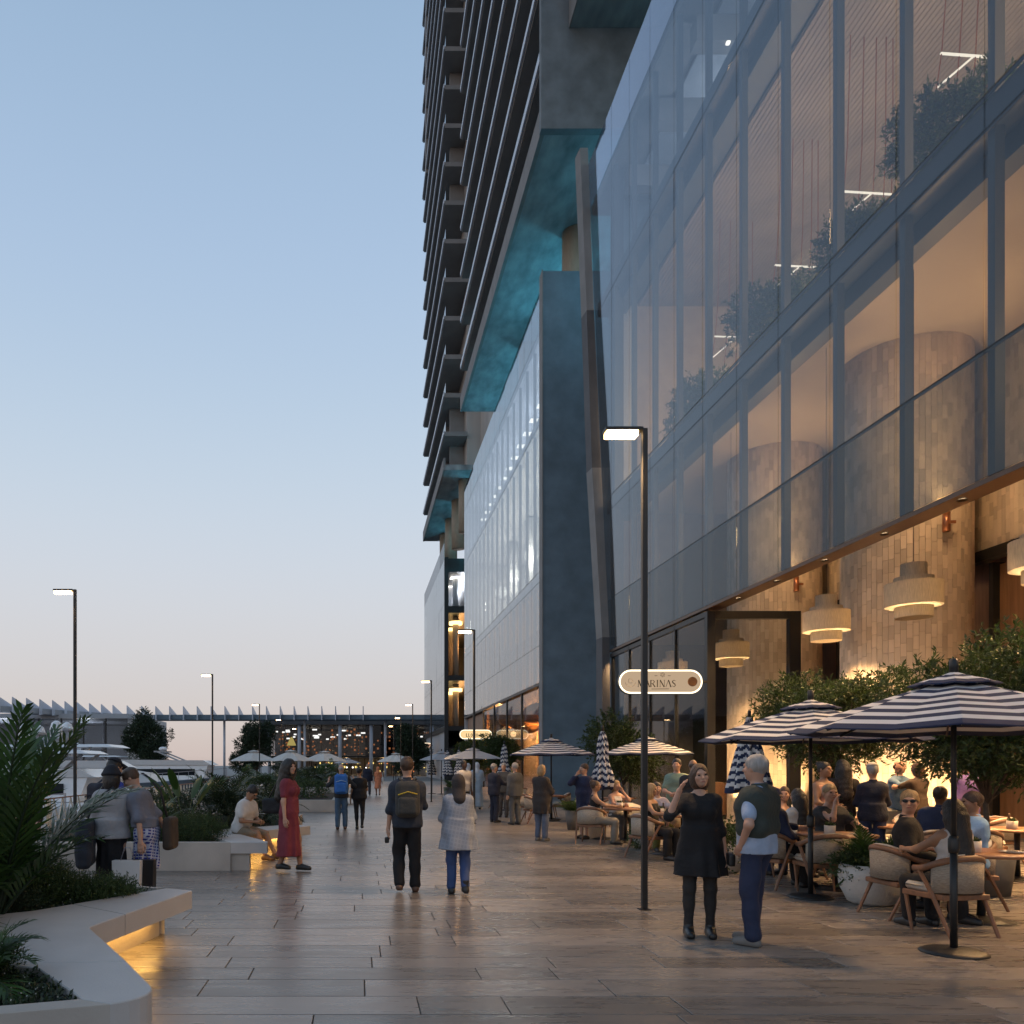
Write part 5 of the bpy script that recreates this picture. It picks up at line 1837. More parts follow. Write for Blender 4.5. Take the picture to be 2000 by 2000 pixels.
        f.ell(HD((0, .012, .045)), (.098, .112, .105), k=.01, M=Mh)
        f.ell(HD((0, .012, .018)), (.118, .132, .035), k=.05, M=Mh)
        f.clip(Mh @ A3(0, 0, -1), HD((0, 0, .0)))
        parts.append(('hat', *f.nets(), cm))
    elif kind == 'bald':
        f.ell(HD((0, .03, .0)), (.080, .088, .06), k=.01, M=Mh)
        f.clip(Mh @ A3(0, -.8, .6), HD((0, -.0, .0)))
        parts.append(('hair', *f.nets(), cm))
    if D_ < 15 and kind != 'none':
        for sd in (-1, 1):
            mb = MB().ell(HD((sd * .033, -.086, .008)), (.013, .010, .008), 10, 6)
            parts.append(('eye', np.array(mb.v), mb.f, 'eye'))
        mb = MB().tube([HD((-.025, -.082, -.049)), HD((-.012, -.093, -.056)), HD((.012, -.093, -.056)), HD((.025, -.082, -.049))], [.002, .0055, .0055, .002], 6)
        parts.append(('mouth', np.array(mb.v), mb.f, 'lip'))
    for nm, V, Fc, mt in parts:
        if len(V) == 0: continue
        obj(nm, np_mesh(nm, np.asarray(V) * s, Fc, mt, True), t)
    t['_s'] = s
    def W(p): return tuple(Matrix.Translation(t.location) @ Matrix.Rotation(R(rz), 4, 'Z') @ Vector(np.array(p) * s))
    return dict(J=J, W=W, U=U, HD=HD, s=s, t=t, rz=rz)

def carried(name, label, cat, P, c, build_parts, rz=None):
    """A bag or other thing someone carries: local metres around the point c of person P."""
    t = thing(name, label, cat, P['W'](c), R(P['rz'] if rz is None else rz), 'carried bags and things')
    for nm, mk, mt, smooth in build_parts:
        if isinstance(mk, MB): mk.build(nm, mt, t, smooth)
        else:
            V, Fc = mk
            obj(nm, np_mesh(nm, V, Fc, mt, smooth), t)
    return t
def soft(c, hs, r, h=.012, cr=.003, extra=None):
    f = Fld(np.array(c) - np.array(hs) - .06, np.array(c) + np.array(hs) + .06, h)
    f.rbox(c, hs, r)
    if extra: extra(f)
    return f.crease(cr, 28, 1.).nets()

# ================================================================== PLANTS
def unit(a): return a / (np.linalg.norm(a, axis=-1, keepdims=True) + 1e-9)
def leaf_quads(P, Dr, L, W_, rs):
    n = len(P)
    sd = unit(np.cross(Dr, rs.normal(size=(n, 3))))
    nr = np.cross(Dr, sd)
    L, W_ = L[:, None], W_[:, None]
    V = np.zeros((n, 4, 3))
    V[:, 0] = P
    V[:, 1] = P + Dr * L * .5 + sd * W_ + nr * W_ * .25
    V[:, 2] = P + Dr * L
    V[:, 3] = P + Dr * L * .5 - sd * W_ + nr * W_ * .25
    return V.reshape(-1, 3), np.arange(n * 4).reshape(-1, 4)

def sprig_leaves(O, Dr, ln, per, L, W_, rs, spread=.8):
    """Twigs from O along Dr, each carrying leaves on all sides."""
    n = len(O)
    u = (np.arange(per) + .3) / per
    P = O[:, None] + Dr[:, None] * (u[None, :, None] * ln[:, None, None])
    P[..., 2] -= (u[None] ** 2) * ln[:, None] * .18
    D2 = unit(Dr[:, None] + rs.normal(size=(n, per, 3)) * spread)
    P, D2 = P.reshape(-1, 3), D2.reshape(-1, 3)
    k = len(P)
    return leaf_quads(P, D2, L * rs.uniform(.6, 1.25, k), W_ * rs.uniform(.7, 1.2, k), rs)

def crown(lobes, n, ln, per, L, W_, seed, up=.35):
    """lobes: list of (centre, radii). Twigs start through the volume, more of them near the surface."""
    rs = np.random.RandomState(seed)
    vol = np.array([r[0] * r[1] * r[2] for _, r in lobes])
    ch = rs.choice(len(lobes), n, p=vol / vol.sum())
    C = np.array([c for c, _ in lobes], float)[ch]
    Rr = np.array([r for _, r in lobes], float)[ch]
    d = unit(rs.normal(size=(n, 3)))
    rad = rs.uniform(.25, 1, n) ** .5 * .92
    O = C + d * Rr * rad[:, None]
    Dr = unit(d + rs.normal(size=(n, 3)) * .45 + np.array((0, 0, up)))
    return sprig_leaves(O, Dr, ln * rs.uniform(.6, 1.3, n), per, L, W_, rs)

def tree(name, label, x, y, z0, lobes, trunk_r, n, ln, per, L, W_, mat, seed, cat='tree', group=None, limbs=6, trunk_top=None):
    t = thing(name, label, cat, (x, y, z0), 0, group)
    r = random.Random(seed)
    tr = MB()
    zt = trunk_top or min(c[2] - rr[2] * .6 for c, rr in lobes)
    tr.tube([(0, 0, 0), (trunk_r * .6, 0, zt * .4), (-trunk_r * .4, trunk_r * .5, zt)], [trunk_r * 1.2, trunk_r, trunk_r * .85], 8)
    for k in range(limbs):
        c, rr = lobes[k % len(lobes)]
        e = Vector(c) + Vector((r.uniform(-.5, .5) * rr[0], r.uniform(-.5, .5) * rr[1], r.uniform(-.2, .4) * rr[2]))
        m = Vector((0, 0, zt * .92)).lerp(e, .5) + Vector((r.uniform(-.1, .1), r.uniform(-.1, .1), 0)) * rr[0]
        tr.tube([(0, 0, zt * .9), m, e], [trunk_r * .6, trunk_r * .4, trunk_r * .12], 6)
    tr.build('trunk', 'bark', t, True)
    V, Fc = crown(lobes, n, ln, per, L, W_, seed)
    obj('crown', np_mesh('crown', V, Fc, mat), t)
    return t

def lob(r, rad, h, cz, k, seed):
    """A lumpy crown: k lobes around (0,0,cz)."""
    rr = random.Random(seed)
    out = [((0, 0, cz), (rad * .75, rad * .75, h * .42))]
    for i in range(k):
        a = 2 * math.pi * i / k + rr.uniform(-.3, .3)
        q = rad * rr.uniform(.45, .62)
        s_ = rr.uniform(.38, .55)
        out.append(((q * math.cos(a), q * math.sin(a), cz + rr.uniform(-.28, .3) * h), (rad * s_, rad * s_, h * s_ * .62)))
    return out

def fronds(n, L, lift, droop, leaflets, ll, lw, seed, spread=1., stiff=.0, base_r=.04, amin=0, amax=2 * math.pi):
    rs = random.Random(seed)
    V, Fc = [], []
    st = MB()
    for i in range(n):
        a = amin + (amax - amin) * (i + rs.random()) / n
        e = rs.uniform(*lift)
        l_ = L * rs.uniform(.7, 1.15)
        d = Vector((math.cos(a) * math.cos(e), math.sin(a) * math.cos(e), math.sin(e)))
        p = Vector((math.cos(a) * base_r, math.sin(a) * base_r, 0))
        pts = [p.copy()]
        seg = 9
        for k in range(seg):
            d = (d + Vector((0, 0, -droop * (k + 1) / seg * .32))).normalized()
            p = p + d * l_ / seg
            pts.append(p.copy())
        st.tube(pts, [.010 * (1 - .8 * k / seg) * (L / .9) + .002 for k in range(seg + 1)], 4)
        for k in range(leaflets):
            u = .18 + .82 * k / (leaflets - 1)
            f_ = u * seg
            i0 = min(int(f_), seg - 1)
            c = pts[i0].lerp(pts[i0 + 1], f_ - i0)
            tg = (pts[i0 + 1] - pts[i0]).normalized()
            sd = tg.cross(Vector((0, 0, 1)))
            if sd.length < .05: sd = Vector((-math.sin(a), math.cos(a), 0))
            sd.normalize()
            upv = sd.cross(tg).normalized()
            w_ = ll * (math.sin(math.pi * min(1, .25 + u * .75)) * .75 + .3) * rs.uniform(.85, 1.1)
            for s_ in (-1, 1):
                dd = (sd * s_ * (1 - .45 * u) + tg * (.55 + .6 * u) + upv * (.25 - stiff) * rs.uniform(.3, 1.4)).normalized()
                pn = dd.cross(upv).normalized() * lw * rs.uniform(.8, 1.15)
                m_ = c + dd * w_ * .5 + Vector((0, 0, -.03 * w_))
                e_ = c + dd * w_ + Vector((0, 0, -(.22 - stiff * .2) * w_ * rs.uniform(.6, 1.5)))
                n0 = len(V)
                V += [c - pn * .35, c + pn * .35, m_ + pn, m_ - pn, e_]
                Fc += [(n0, n0 + 1, n0 + 2, n0 + 3), (n0 + 3, n0 + 2, n0 + 4, n0 + 4)]
    return V, Fc, st

def palm(label, x, y, z, n, L, lift=(.35, 1.3), droop=1., leaflets=16, ll=.35, lw=.02, seed=1, mat='leaf_palm', cat='palm', name='palm_plant', trunk=0., **k):
    t = thing(name, label, cat, (x, y, z))
    V, Fc, st = fronds(n, L, lift, droop, leaflets, ll, lw, seed, **k)
    Fc = [f if f[2] != f[3] else f[:3] for f in Fc]
    V = [(v[0], v[1], v[2] + trunk) for v in V]
    st.v = [(a, b, c + trunk) for a, b, c in st.v]
    if trunk: st.tube([(0, 0, 0), (0, 0, trunk + .03)], [.06, .045], 8)
    st.build('stems', 'leaf_dark', t, True)
    obj('fronds', np_mesh('fronds', np.array(V), Fc, mat), t)
    return t

def shrub(label, x, y, z, lobes, n, ln, per, L, W_, mat='leaf_shrub', seed=1, name='shrub', up=.9, flowers=0, group=None):
    t = thing(name, label, 'shrub', (x, y, z), 0, group)
    V, Fc = crown(lobes, n, ln, per, L, W_, seed, up)
    obj('foliage', np_mesh('foliage', V, Fc, mat), t)
    st = MB()
    r = random.Random(seed)
    for c, rr in lobes:
        for _ in range(3):
            st.tube([(c[0] + r.uniform(-.2, .2) * rr[0], c[1] + r.uniform(-.2, .2) * rr[1], -.02), (c[0] + r.uniform(-.6, .6) * rr[0], c[1] + r.uniform(-.6, .6) * rr[1], c[2])], [.012, .004], 4)
    st.build('stems', 'bark', t)
    if flowers:
        rs = np.random.RandomState(seed)
        P = V[rs.choice(len(V), flowers)]
        Vf, Ff = leaf_quads(P, unit(rs.normal(size=(flowers, 3)) + (0, 0, 1)), np.full(flowers, .012), np.full(flowers, .005), rs)
        o = obj('blossom', np_mesh('blossom', Vf, Ff, 'flower'), t)
    return t

def broadleaf(label, x, y, z, n, seed, L=.62, wd=.11, h=.75, mat='leaf_palm'):
    t = thing('broad_leaf_plant', label, 'plant', (x, y, z))
    r = random.Random(seed)
    for i in range(n):
        a = 2 * math.pi * i / n + r.uniform(-.3, .3)
        tiltv = r.uniform(.1, .55)
        hh_ = h * r.uniform(.6, 1.1)
        base = Vector((math.cos(a) * .05, math.sin(a) * .05, 0))
        topp = base + Vector((math.cos(a) * tiltv * hh_, math.sin(a) * tiltv * hh_, hh_))
        mb = MB().tube([base, base.lerp(topp, .5) + Vector((0, 0, .04)), topp], [.012, .009, .006], 5)
        d = (topp - base).normalized()
        sd = Vector((-math.sin(a + r.uniform(-.8, .8)), math.cos(a), 0)).normalized()
        vs = []
        N = 7
        for k in range(N + 1):
            u = k / N
            c = topp + d * L * u + Vector((math.cos(a), math.sin(a), 0)) * (.25 * L * u * u) + Vector((0, 0, -.16 * L * u * u))
            w_ = wd * math.sin(math.pi * min(1, .08 + u * .92)) ** .7
            nn = sd.cross(d).normalized()
            vs += [c - sd * w_ + nn * w_ * .3, c, c + sd * w_ + nn * w_ * .3]
        fs = []
        for k in range(N):
            fs += [(k * 3, k * 3 + 1, k * 3 + 4, k * 3 + 3), (k * 3 + 1, k * 3 + 2, k * 3 + 5, k * 3 + 4)]
        st = mb.build('stem', 'leaf_pale', t, True)
        MB().add(vs, fs).build('leaf', mat if i % 3 else 'leaf_pale', t, True)
    return t

# planter beside the camera
palm('large arching palm in the stone planter before the yachts', -2.95, 6.5, .40, 23, 1.62, (.85, 1.5), .55, 25, .48, .018, 21)
palm('second broad palm low at the planter edge beside the rosemary', -3.55, 6.0, .40, 15, 1.2, (.6, 1.4), .6, 24, .40, .016, 22)
palm('small palm spilling over the bench end of the planter', -2.15, 4.45, .40, 13, .42, (.5, 1.3), .9, 14, .22, .013, 23)
palm('low palm fronds hanging over the bench slab', -3.1, 5.75, .40, 9, .7, (.05, .6), 1.2, 14, .34, .02, 24)
def needle_bush(label, x, y, z, rx, ry, h, n, seed, flowers=0, mat='leaf_shrub'):
    return shrub(label, x, y, z, [((0, 0, h * .35), (rx, ry, h * .5)), ((rx * .5, ry * .2, h * .25), (rx * .6, ry * .6, h * .4)), ((-rx * .5, -ry * .3, h * .3), (rx * .6, ry * .6, h * .45))], n, .16, 14, .035, .0042, mat, seed, up=1.6, flowers=flowers)
needle_bush('dense rosemary bush behind the folded bench, tallest clump', -3.0, 7.2, .38, .42, .45, .50, 1900, 31, 200)
needle_bush('rosemary clump spreading to the bench tip', -2.45, 7.45, .38, .34, .28, .20, 900, 32, 60)
needle_bush('rosemary clump beside the large palm', -3.5, 7.3, .38, .6, .5, .55, 1500, 33, 100)
needle_bush('dark rosemary below the large palm fronds', -3.2, 6.75, .38, .5, .3, .3, 900, 36, 0, 'leaf_dark')
needle_bush('fine needle shrub in the small bed at the bench end', -2.35, 4.75, .38, .30, .22, .22, 700, 34, 20)
gc = np.random.RandomState(4)
def ground_cover(name, label, poly, z, n, h, seed, mat='leaf_dark', fl=0):
    rs = np.random.RandomState(seed)
    poly = np.array(poly)
    lo_, hi_ = poly.min(0), poly.max(0)
    out = []
    while sum(len(o) for o in out) < n:
        p = rs.uniform(lo_, hi_, (n * 2, 2))
        ins = np.zeros(len(p), bool)
        for i in range(len(poly)):
            a, b = poly[i - 1], poly[i]
            c = ((a[1] > p[:, 1]) != (b[1] > p[:, 1])) & (p[:, 0] < (b[0] - a[0]) * (p[:, 1] - a[1]) / (b[1] - a[1] + 1e-12) + a[0])
            ins ^= c
        out.append(p[ins])
    p = np.concatenate(out)[:n]
    P = np.column_stack([p, z + rs.uniform(-.005, h, n) * rs.uniform(.3, 1, n)])
    Dr = unit(rs.normal(size=(n, 3)) + (0, 0, .8))
    V, Fc = leaf_quads(P, Dr, rs.uniform(.02, .045, n), rs.uniform(.006, .012, n), rs)
    o = tag(obj(name, np_mesh(name, V, Fc, mat)), label, 'ground cover', kind='stuff')
    if fl:
        q = P[rs.choice(n, fl)] + (0, 0, .02)
        V, Fc = leaf_quads(q, unit(rs.normal(size=(fl, 3)) + (0, 0, 1)), np.full(fl, .013), np.full(fl, .005), rs)
        obj('blossom', np_mesh('blossom', V, Fc, 'flower'), o)
ground_cover('ground_cover', 'low flowering ground cover in the small bench bed', [(-1.45, 4.18), (-1.90, 4.76), (-2.9, 5.12), (-4.1, 5.03), (-4.1, 3.62), (-1.8, 4.06)], .40, 9000, .06, 5, fl=350)
ground_cover('ground_cover', 'low flowering ground cover along the folded bench', [(-1.98, 7.8), (-2.75, 6.66), (-4.2, 5.7), (-6.4, 5.6), (-6.4, 8.5), (-3.6, 8.4)], .40, 16000, .07, 6, fl=500)
# second planter
needle_bush('rounded needle shrub behind the front wall of the second planter', -2.75, 13.35, .38, .55, .45, .5, 1500, 41)
needle_bush('rounded needle shrub beside the plaid skirt visitors in the second planter', -3.9, 13.5, .38, .7, .5, .45, 1200, 42)
broadleaf('tall plant with upright paddle leaves in the second planter', -3.25, 15.0, .40, 9, 43, .55, .085, .8)
palm('spiky palm beside the paddle leaved plant', -3.7, 14.3, .40, 13, .75, (.5, 1.3), .6, 15, .32, .014, 44, stiff=.2)
palm('dark fan of palm fronds behind the seated man', -2.65, 16.2, .40, 18, 1.0, (.5, 1.35), .8, 16, .34, .014, 45, 'leaf_dark', trunk=.25)
palm('dark palm rising behind the woman in the red dress', -1.95, 17.6, .40, 16, .95, (.3, 1.3), .9, 16, .34, .014, 46, 'leaf_dark', trunk=.15)
palm('palm with pale fronds at the far end of the second planter', -3.4, 18.4, .40, 15, 1.05, (.5, 1.35), .8, 16, .34, .014, 47, trunk=.3)
shrub('dark leafy shrub filling the second planter', -3.0, 16.6, .40, [((0, 0, .25), (1.2, 1.2, .5)), ((-1.5, .5, .25), (1.1, 1.2, .5)), ((.6, 1.6, .2), (.8, 1.1, .45))], 1500, .2, 12, .06, .014, 'leaf_dark', 48)
ground_cover('ground_cover', 'low ground cover in the second planter', [(-2.1, 12.8), (-2.8, 14.2), (-2.9, 14.9), (-1.5, 16.5), (-1.5, 20), (-6.1, 20), (-6.1, 12.8)], .40, 9000, .08, 7)
# farther planters
shrub('clipped round hedge in the third stone planter', -2.2, 30.2, .43, [((0, 0, .28), (1.25, 1.3, .5)), ((-1.6, .8, .3), (1.2, 1.4, .55))], 1600, .16, 10, .05, .016, 'leaf_shrub', 51)
for i, (x, y) in enumerate(((-2.2, 32.5), (-3.6, 31.2), (-1.7, 34.6), (-4.6, 33.5))):
    palm('lush palm standing in the third stone planter', x, y, .43, 14, 1.05, (.4, 1.3), .9, 13, .34, .018, 60 + i, trunk=.45, mat='leaf_palm' if i % 2 else 'leaf_dark')['group'] = 'palms of the third planter'
shrub('clipped hedge in the fourth stone planter', -2.6, 47, .43, [((0, 0, .3), (1.5, 1.8, .55)), ((-1.5, 1.6, .3), (1.4, 1.4, .6))], 900, .22, 9, .08, .03, 'leaf_shrub', 52)
for i, (x, y) in enumerate(((-2.4, 49.5), (-4.2, 48.5), (-1.8, 51.2))):
    palm('palm standing in the fourth stone planter', x, y, .43, 13, 1.2, (.4, 1.3), .9, 11, .4, .028, 70 + i, trunk=.6)['group'] = 'palms of the fourth planter'
shrub('far hedge mass in the last stone planter', -3, 64, .43, [((0, 0, .4), (2.2, 2.5, .8)), ((1.2, 2, .3), (1.2, 1.6, .6))], 800, .3, 9, .12, .045, 'leaf_dark', 53)
# trees beyond the marina
def rough_lobes(rad, hgt, cz, seed):
    r = random.Random(seed)
    out = [((0, 0, cz - hgt * .05), (rad * .6, rad * .6, hgt * .36))]
    for i in range(13):
        u = r.uniform(-1, 1)
        w_ = rad * (1 - .55 * max(0, u)) * r.uniform(.45, .85)
        a = r.uniform(0, 2 * math.pi)
        s_ = r.uniform(.2, .42)
        out.append(((w_ * math.cos(a), w_ * math.sin(a), cz + u * hgt * .42), (rad * s_, rad * s_, rad * s_ * r.uniform(.7, 1.2))))
    return out
for i, (lb, x, y, rad, hgt, cz, sd) in enumerate((('large dark evergreen standing behind the yachts', -25.6, 99, 3.4, 7.2, 4.9, 81), ('dark evergreen between the left lamp and the lit pavilion', -12.6, 100, 3.1, 6.2, 4.0, 82), ('dark evergreen at the landward end of the pavilion', 6.4, 99, 2.6, 5.6, 3.6, 83))):
    tree('evergreen_tree', lb.replace('left lamp', 'marina lamps'), x, y, 0, rough_lobes(rad, hgt, cz, sd), .2, 3600, .5, 9, .22, .055, 'leaf_dark', sd, group='evergreens beyond the marina', limbs=5, trunk_top=1.2)
# terrace trees
def terrace_tree(lb, x, y, rad, hgt, cz, sd, n=1500, L=.085, W_=.013):
    t = tree('olive_tree', lb, x, y, 0, lob(1, rad, hgt, cz, 7, sd), .035, n, .24, 13, L, W_, 'leaf_tree', sd, group='leafy terrace trees', limbs=9, trunk_top=max(.7, cz - hgt * .5))
    MB().lathe([(0, 0), (.24, 0), (.30, .5), (.27, .5), (.27, .42), (0, .42)], 24).build('tub', 'planter_dark', t, True)
terrace_tree('leafy terrace tree beside the purple shirted man under the bronze edge', 8.05, 10.3, 1.15, 1.9, 2.25, 91, 2600)
terrace_tree('leafy terrace tree behind the second striped parasol', 8.0, 13.6, 1.25, 1.6, 2.25, 92, 2600)
terrace_tree('leafy terrace tree below the capsule sign', 8.3, 25.2, 1.2, 2.0, 2.15, 93, 1500, .10, .018)
terrace_tree('small terrace tree in front of the second podium shopfront', 7.7, 43.5, 1.1, 2.3, 2.3, 94, 900, .14, .03)
terrace_tree('small terrace tree nearer the far lamps by the second podium', 7.3, 52, 1.2, 2.4, 2.3, 95, 800, .16, .035)
# indoor trees on the upper floor
for lb, x, y, rad, hgt, cz, sd in (('larger indoor tree behind the upper glass', 11.4, 15.6, 1.25, 2.2, 1.9, 101), ('indoor tree partly hidden between two mullions', 11.4, 18.0, 1.0, 1.8, 1.5, 104), ('smaller indoor tree behind the upper glass', 11.3, 21.9, 1.25, 2.0, 2.0, 102), ('farthest indoor tree behind the upper glass', 11.2, 26.5, 1.1, 1.9, 1.7, 103)):
    t = tree('indoor_tree', lb, x, y, 11.79, lob(1, rad, hgt, cz, 7, sd), .05, 1100, .26, 12, .11, .02, 'leaf_tree', sd, group='indoor trees on the upper floor', limbs=8, trunk_top=.9)
    MB().lathe([(0, 0), (.35, 0), (.42, .6), (.38, .6), (.38, .5), (0, .5)], 24).build('tub', 'planter_dark', t, True)
# plants of the terrace tubs
palm('palm fronds in the rounded white tub', 6.12, 9.6, .40, 20, .62, (.5, 1.4), .6, 15, .22, .011, 111)
shrub('trailing leaves spilling over the rounded white tub', 6.1, 9.58, .36, [((0, 0, .14), (.30, .30, .16)), ((-.26, .05, .06), (.14, .16, .16))], 420, .12, 9, .05, .010, 'leaf_shrub', 112, up=.2)
shrub('trailing leaves in the pale tub behind the man with a gilet', 5.66, 12.5, .38, [((0, 0, .12), (.33, .33, .25)), ((-.15, -.2, -.05), (.2, .15, .3))], 420, .16, 9, .06, .014, 'leaf_shrub', 113, up=-.1)
shrub('trailing leaves in the small tub by the folded parasol', 5.75, 16.1, .3, [((0, 0, .08), (.26, .26, .2)), ((-.15, -.1, -.05), (.15, .15, .25))], 300, .14, 9, .06, .014, 'leaf_shrub', 114, up=-.3)
palm('spiky palm in the dark ribbed tub', 5.5, 20.6, .42, 16, .5, (.6, 1.4), .5, 12, .22, .014, 115, stiff=.1)
palm('palm in the dark square-shouldered tub', 3.9, 33.5, .65, 14, .6, (.4, 1.3), .8, 11, .26, .022, 116)

# ================================================================== MARINA AND FAR END
def side_prism(poly, hb, ht, y0=0.):
    """(x, z) profile extruded to both sides; half widths hb at the lowest z and ht at the highest."""
    zs = [p[1] for p in poly]
    a, b = min(zs), max(zs)
    mb = MB()
    n = len(poly)
    vs = []
    for sd in (-1, 1):
        for x, z in poly:
            u = (z - a) / max(b - a, 1e-6)
            vs.append((x, y0 + sd * (hb + (ht - hb) * u), z))
    fs = [list(range(n)), [n + k for k in range(n)][::-1]] + [[k, n + k, n + (k + 1) % n, (k + 1) % n] for k in range(n)]
    return mb.add(vs, fs)

def yacht(label, xb, y, L, k, hull='white_gel', tall=True):
    """Motor yacht moored along X with its bow (at xb) towards the quay; k scales the heights; z from the water."""
    t = thing('motor_yacht', label, 'yacht', (xb - L / 2, y, -1.6), 0, 'yachts moored in the marina')
    B = 2.1 * k
    vs, fs = [], []
    N = 16
    for i in range(N + 1):
        u = i / N
        x = -L / 2 + L * u
        b = B * (1 - max(0, (u - .45) / .55) ** 2.2) * (.94 + .06 * min(1, u * 6)) + .02
        dz = (1.55 + .75 * u ** 2) * k
        ch = (.35 + .9 * max(0, u - .55)) * k
        x2 = x + (.0 if u < .9 else (u - .9) * 6 * k * .0)
        prof = [(0, -.4 * k), (b * .72, -.25 * k + ch * .3), (b * .93, ch), (b, dz), (b * .93, dz + .05 * k), (0, dz + .08 * k)]
        ring = [(x2 + (q[1] - ch) * .35 * max(0, u - .5) * 2, q[0], q[1]) for q in prof] + [(x2 + (q[1] - ch) * .35 * max(0, u - .5) * 2, -q[0], q[1]) for q in prof[-2:0:-1]]
        vs += ring
    n = 10
    for i in range(N):
        for j in range(n):
            j2 = (j + 1) % n
            fs.append([i * n + j, (i + 1) * n + j, (i + 1) * n + j2, i * n + j2])
    fs.append(list(range(n)))
    fs.append([N * n + j for j in range(n)][::-1])
    MB().add(vs, fs).build('hull', hull, t, True)
    for sd in (-1, 1):
        MB().box(-L * .25, L * .22, sd * B * .965, sd * (B * .965 + .05), .95 * k, 1.25 * k).build('hull_window', 'yacht_glass', t)
    z = 1.65 * k
    c1 = side_prism([(-L * .40, z), (L * .26, z), (L * .17, z + .95 * k), (L * .12, z + 1.08 * k), (-L * .42, z + 1.08 * k)], B * .80, B * .70)
    c1.build('main_cabin', 'white_gel', t)
    for sd in (-1, 1):
        yy = sd * B * .765
        w_ = MB()
        w_.box(-L * .36, L * .10, yy - .03, yy + .03, z + .32 * k, z + .80 * k)
        w_.build('cabin_window', 'yacht_glass', t)
    MB().add([(L * .265, -B * .62, z + .12 * k), (L * .265, B * .62, z + .12 * k), (L * .185, B * .56, z + .95 * k), (L * .185, -B * .56, z + .95 * k), (L * .25, -B * .62, z + .12 * k), (L * .25, B * .62, z + .12 * k), (L * .17, B * .56, z + .95 * k), (L * .17, -B * .56, z + .95 * k)], [(0, 1, 2, 3), (7, 6, 5, 4), (0, 4, 5, 1), (1, 5, 6, 2), (2, 6, 7, 3), (3, 7, 4, 0)]).build('windscreen', 'yacht_glass', t)
    z2 = z + 1.08 * k
    fb = side_prism([(-L * .44, z2), (L * .10, z2), (L * .05, z2 + .42 * k), (-L * .40, z2 + .36 * k)], B * .74, B * .78)
    fb.build('flybridge', 'white_gel', t)
    if tall:
        for xx in (-.30, .0):
            for sd in (-1, 1):
                MB().bar((L * xx, sd * B * .6, z2 + .3 * k), (L * (xx - .05), sd * B * .58, z2 + 1.05 * k), .3 * k, .10 * k).build('hardtop_post', 'yacht_grey', t)
        side_prism([(-L * .42, z2 + 1.05 * k), (L * .06, z2 + 1.05 * k), (L * .03, z2 + 1.16 * k), (-L * .40, z2 + 1.20 * k)], B * .74, B * .66).build('hardtop', 'white_gel', t)
        MB().bar((-L * .22, 0, z2 + 1.16 * k), (-L * .27, 0, z2 + 1.9 * k), 1.2 * k, .5 * k).build('mast', 'yacht_grey', t)
        for sd in (-1, 1):
            MB().lathe([(.12 * k, z2 + 1.5 * k), (.30 * k, z2 + 1.6 * k), (.33 * k, z2 + 2.0 * k), (.24 * k, z2 + 2.3 * k), (.08 * k, z2 + 2.42 * k), (0, z2 + 2.43 * k)], 16, (-L * .24, sd * .75 * k)).build('radar_dome', 'white_gel', t, True)
        MB().box(-L * .275, -L * .255, -.7 * k, .7 * k, z2 + 1.92 * k, z2 + 2.02 * k).build('radar_bar', 'yacht_grey', t)
    else:
        for sd in (-1, 1):
            MB().bar((-L * .30, sd * B * .62, z2 + .2 * k), (-L * .18, sd * B * .55, z2 + 1.0 * k), .35 * k, .10 * k).build('radar_arch_leg', 'yacht_grey', t)
        MB().box(-L * .21, -L * .16, -B * .58, B * .58, z2 + .98 * k, z2 + 1.08 * k).build('radar_arch', 'yacht_grey', t)
        MB().ell((-L * .185, 0, z2 + 1.24 * k), (.32 * k, .32 * k, .17 * k)).build('radar_dome', 'white_gel', t, True)
    r = MB()
    for sd in (-1, 1):
        pts = []
        for i in range(7):
            u = .55 + .44 * i / 6
            b = B * (1 - max(0, (u - .45) / .55) ** 2.2) * .95
            dz = (1.55 + .75 * u ** 2) * k
            pts.append((-L / 2 + L * u + dz * .2, sd * b, dz + .62 * k))
            r.tube([(-L / 2 + L * u + dz * .2, sd * b, dz + .03), pts[-1]], .018, 4)
        r.tube(pts, .02, 4)
    r.build('bow_rail', 'rail_metal', t)
    return t
def flip(o): o.rotation_euler = (0, 0, math.pi)
yacht('white motor yacht with flat hardtop moored behind the large palm', -9.9, 26.5, 13.5, .80, tall=False)
flip(yacht('white flybridge yacht with twin radar domes, second from the large palm', -10.6, 37, 17, 1.0))
flip(yacht('tall white yacht with domes ahead of the glazed marina hall', -12.5, 48, 20, 1.14))
yacht('dark hulled yacht with its bow at the quay before the white parasols', -9.8, 58, 17, 1.05, 'yacht_dark', False)
flip(yacht('white yacht moored beyond the dark hulled one', -12.0, 74, 19, 1.2, tall=False))
yacht('farthest white yacht moored by the marina hall', -17, 86, 18, 1.1)

def railing(y0):
    t = thing('quay_railing', 'pale truss railing with brown top rail along the quay edge', 'railing', (-8.45, y0, 0), 0, 'railing panels along the quay')
    MB().bar((0, 0, .74), (0, 3.9, .74), .05, .035).build('top_rail', 'brown_rail', t)
    MB().bar((0, 0, .10), (0, 3.9, .10), .04, .04).build('bottom_rail', 'rope_rail', t)
    for k in range(6):
        a, b = k * .65, k * .65 + .325
        MB().bar((0, a + .02, .12), (0, b, .72), .03, .03).build('strut', 'rope_rail', t)
        MB().bar((0, b, .72), (0, a + .63, .12), .03, .03).build('strut', 'rope_rail', t)
    for k in (0.03, 3.87):
        MB().box(-.03, .03, k - .03, k + .03, 0, .72).build('post', 'rope_rail', t)
    return t
rl = railing(14)
for k in range(1, 9):
    place(copy_tree(rl), -8.45, 14 + 4 * k)

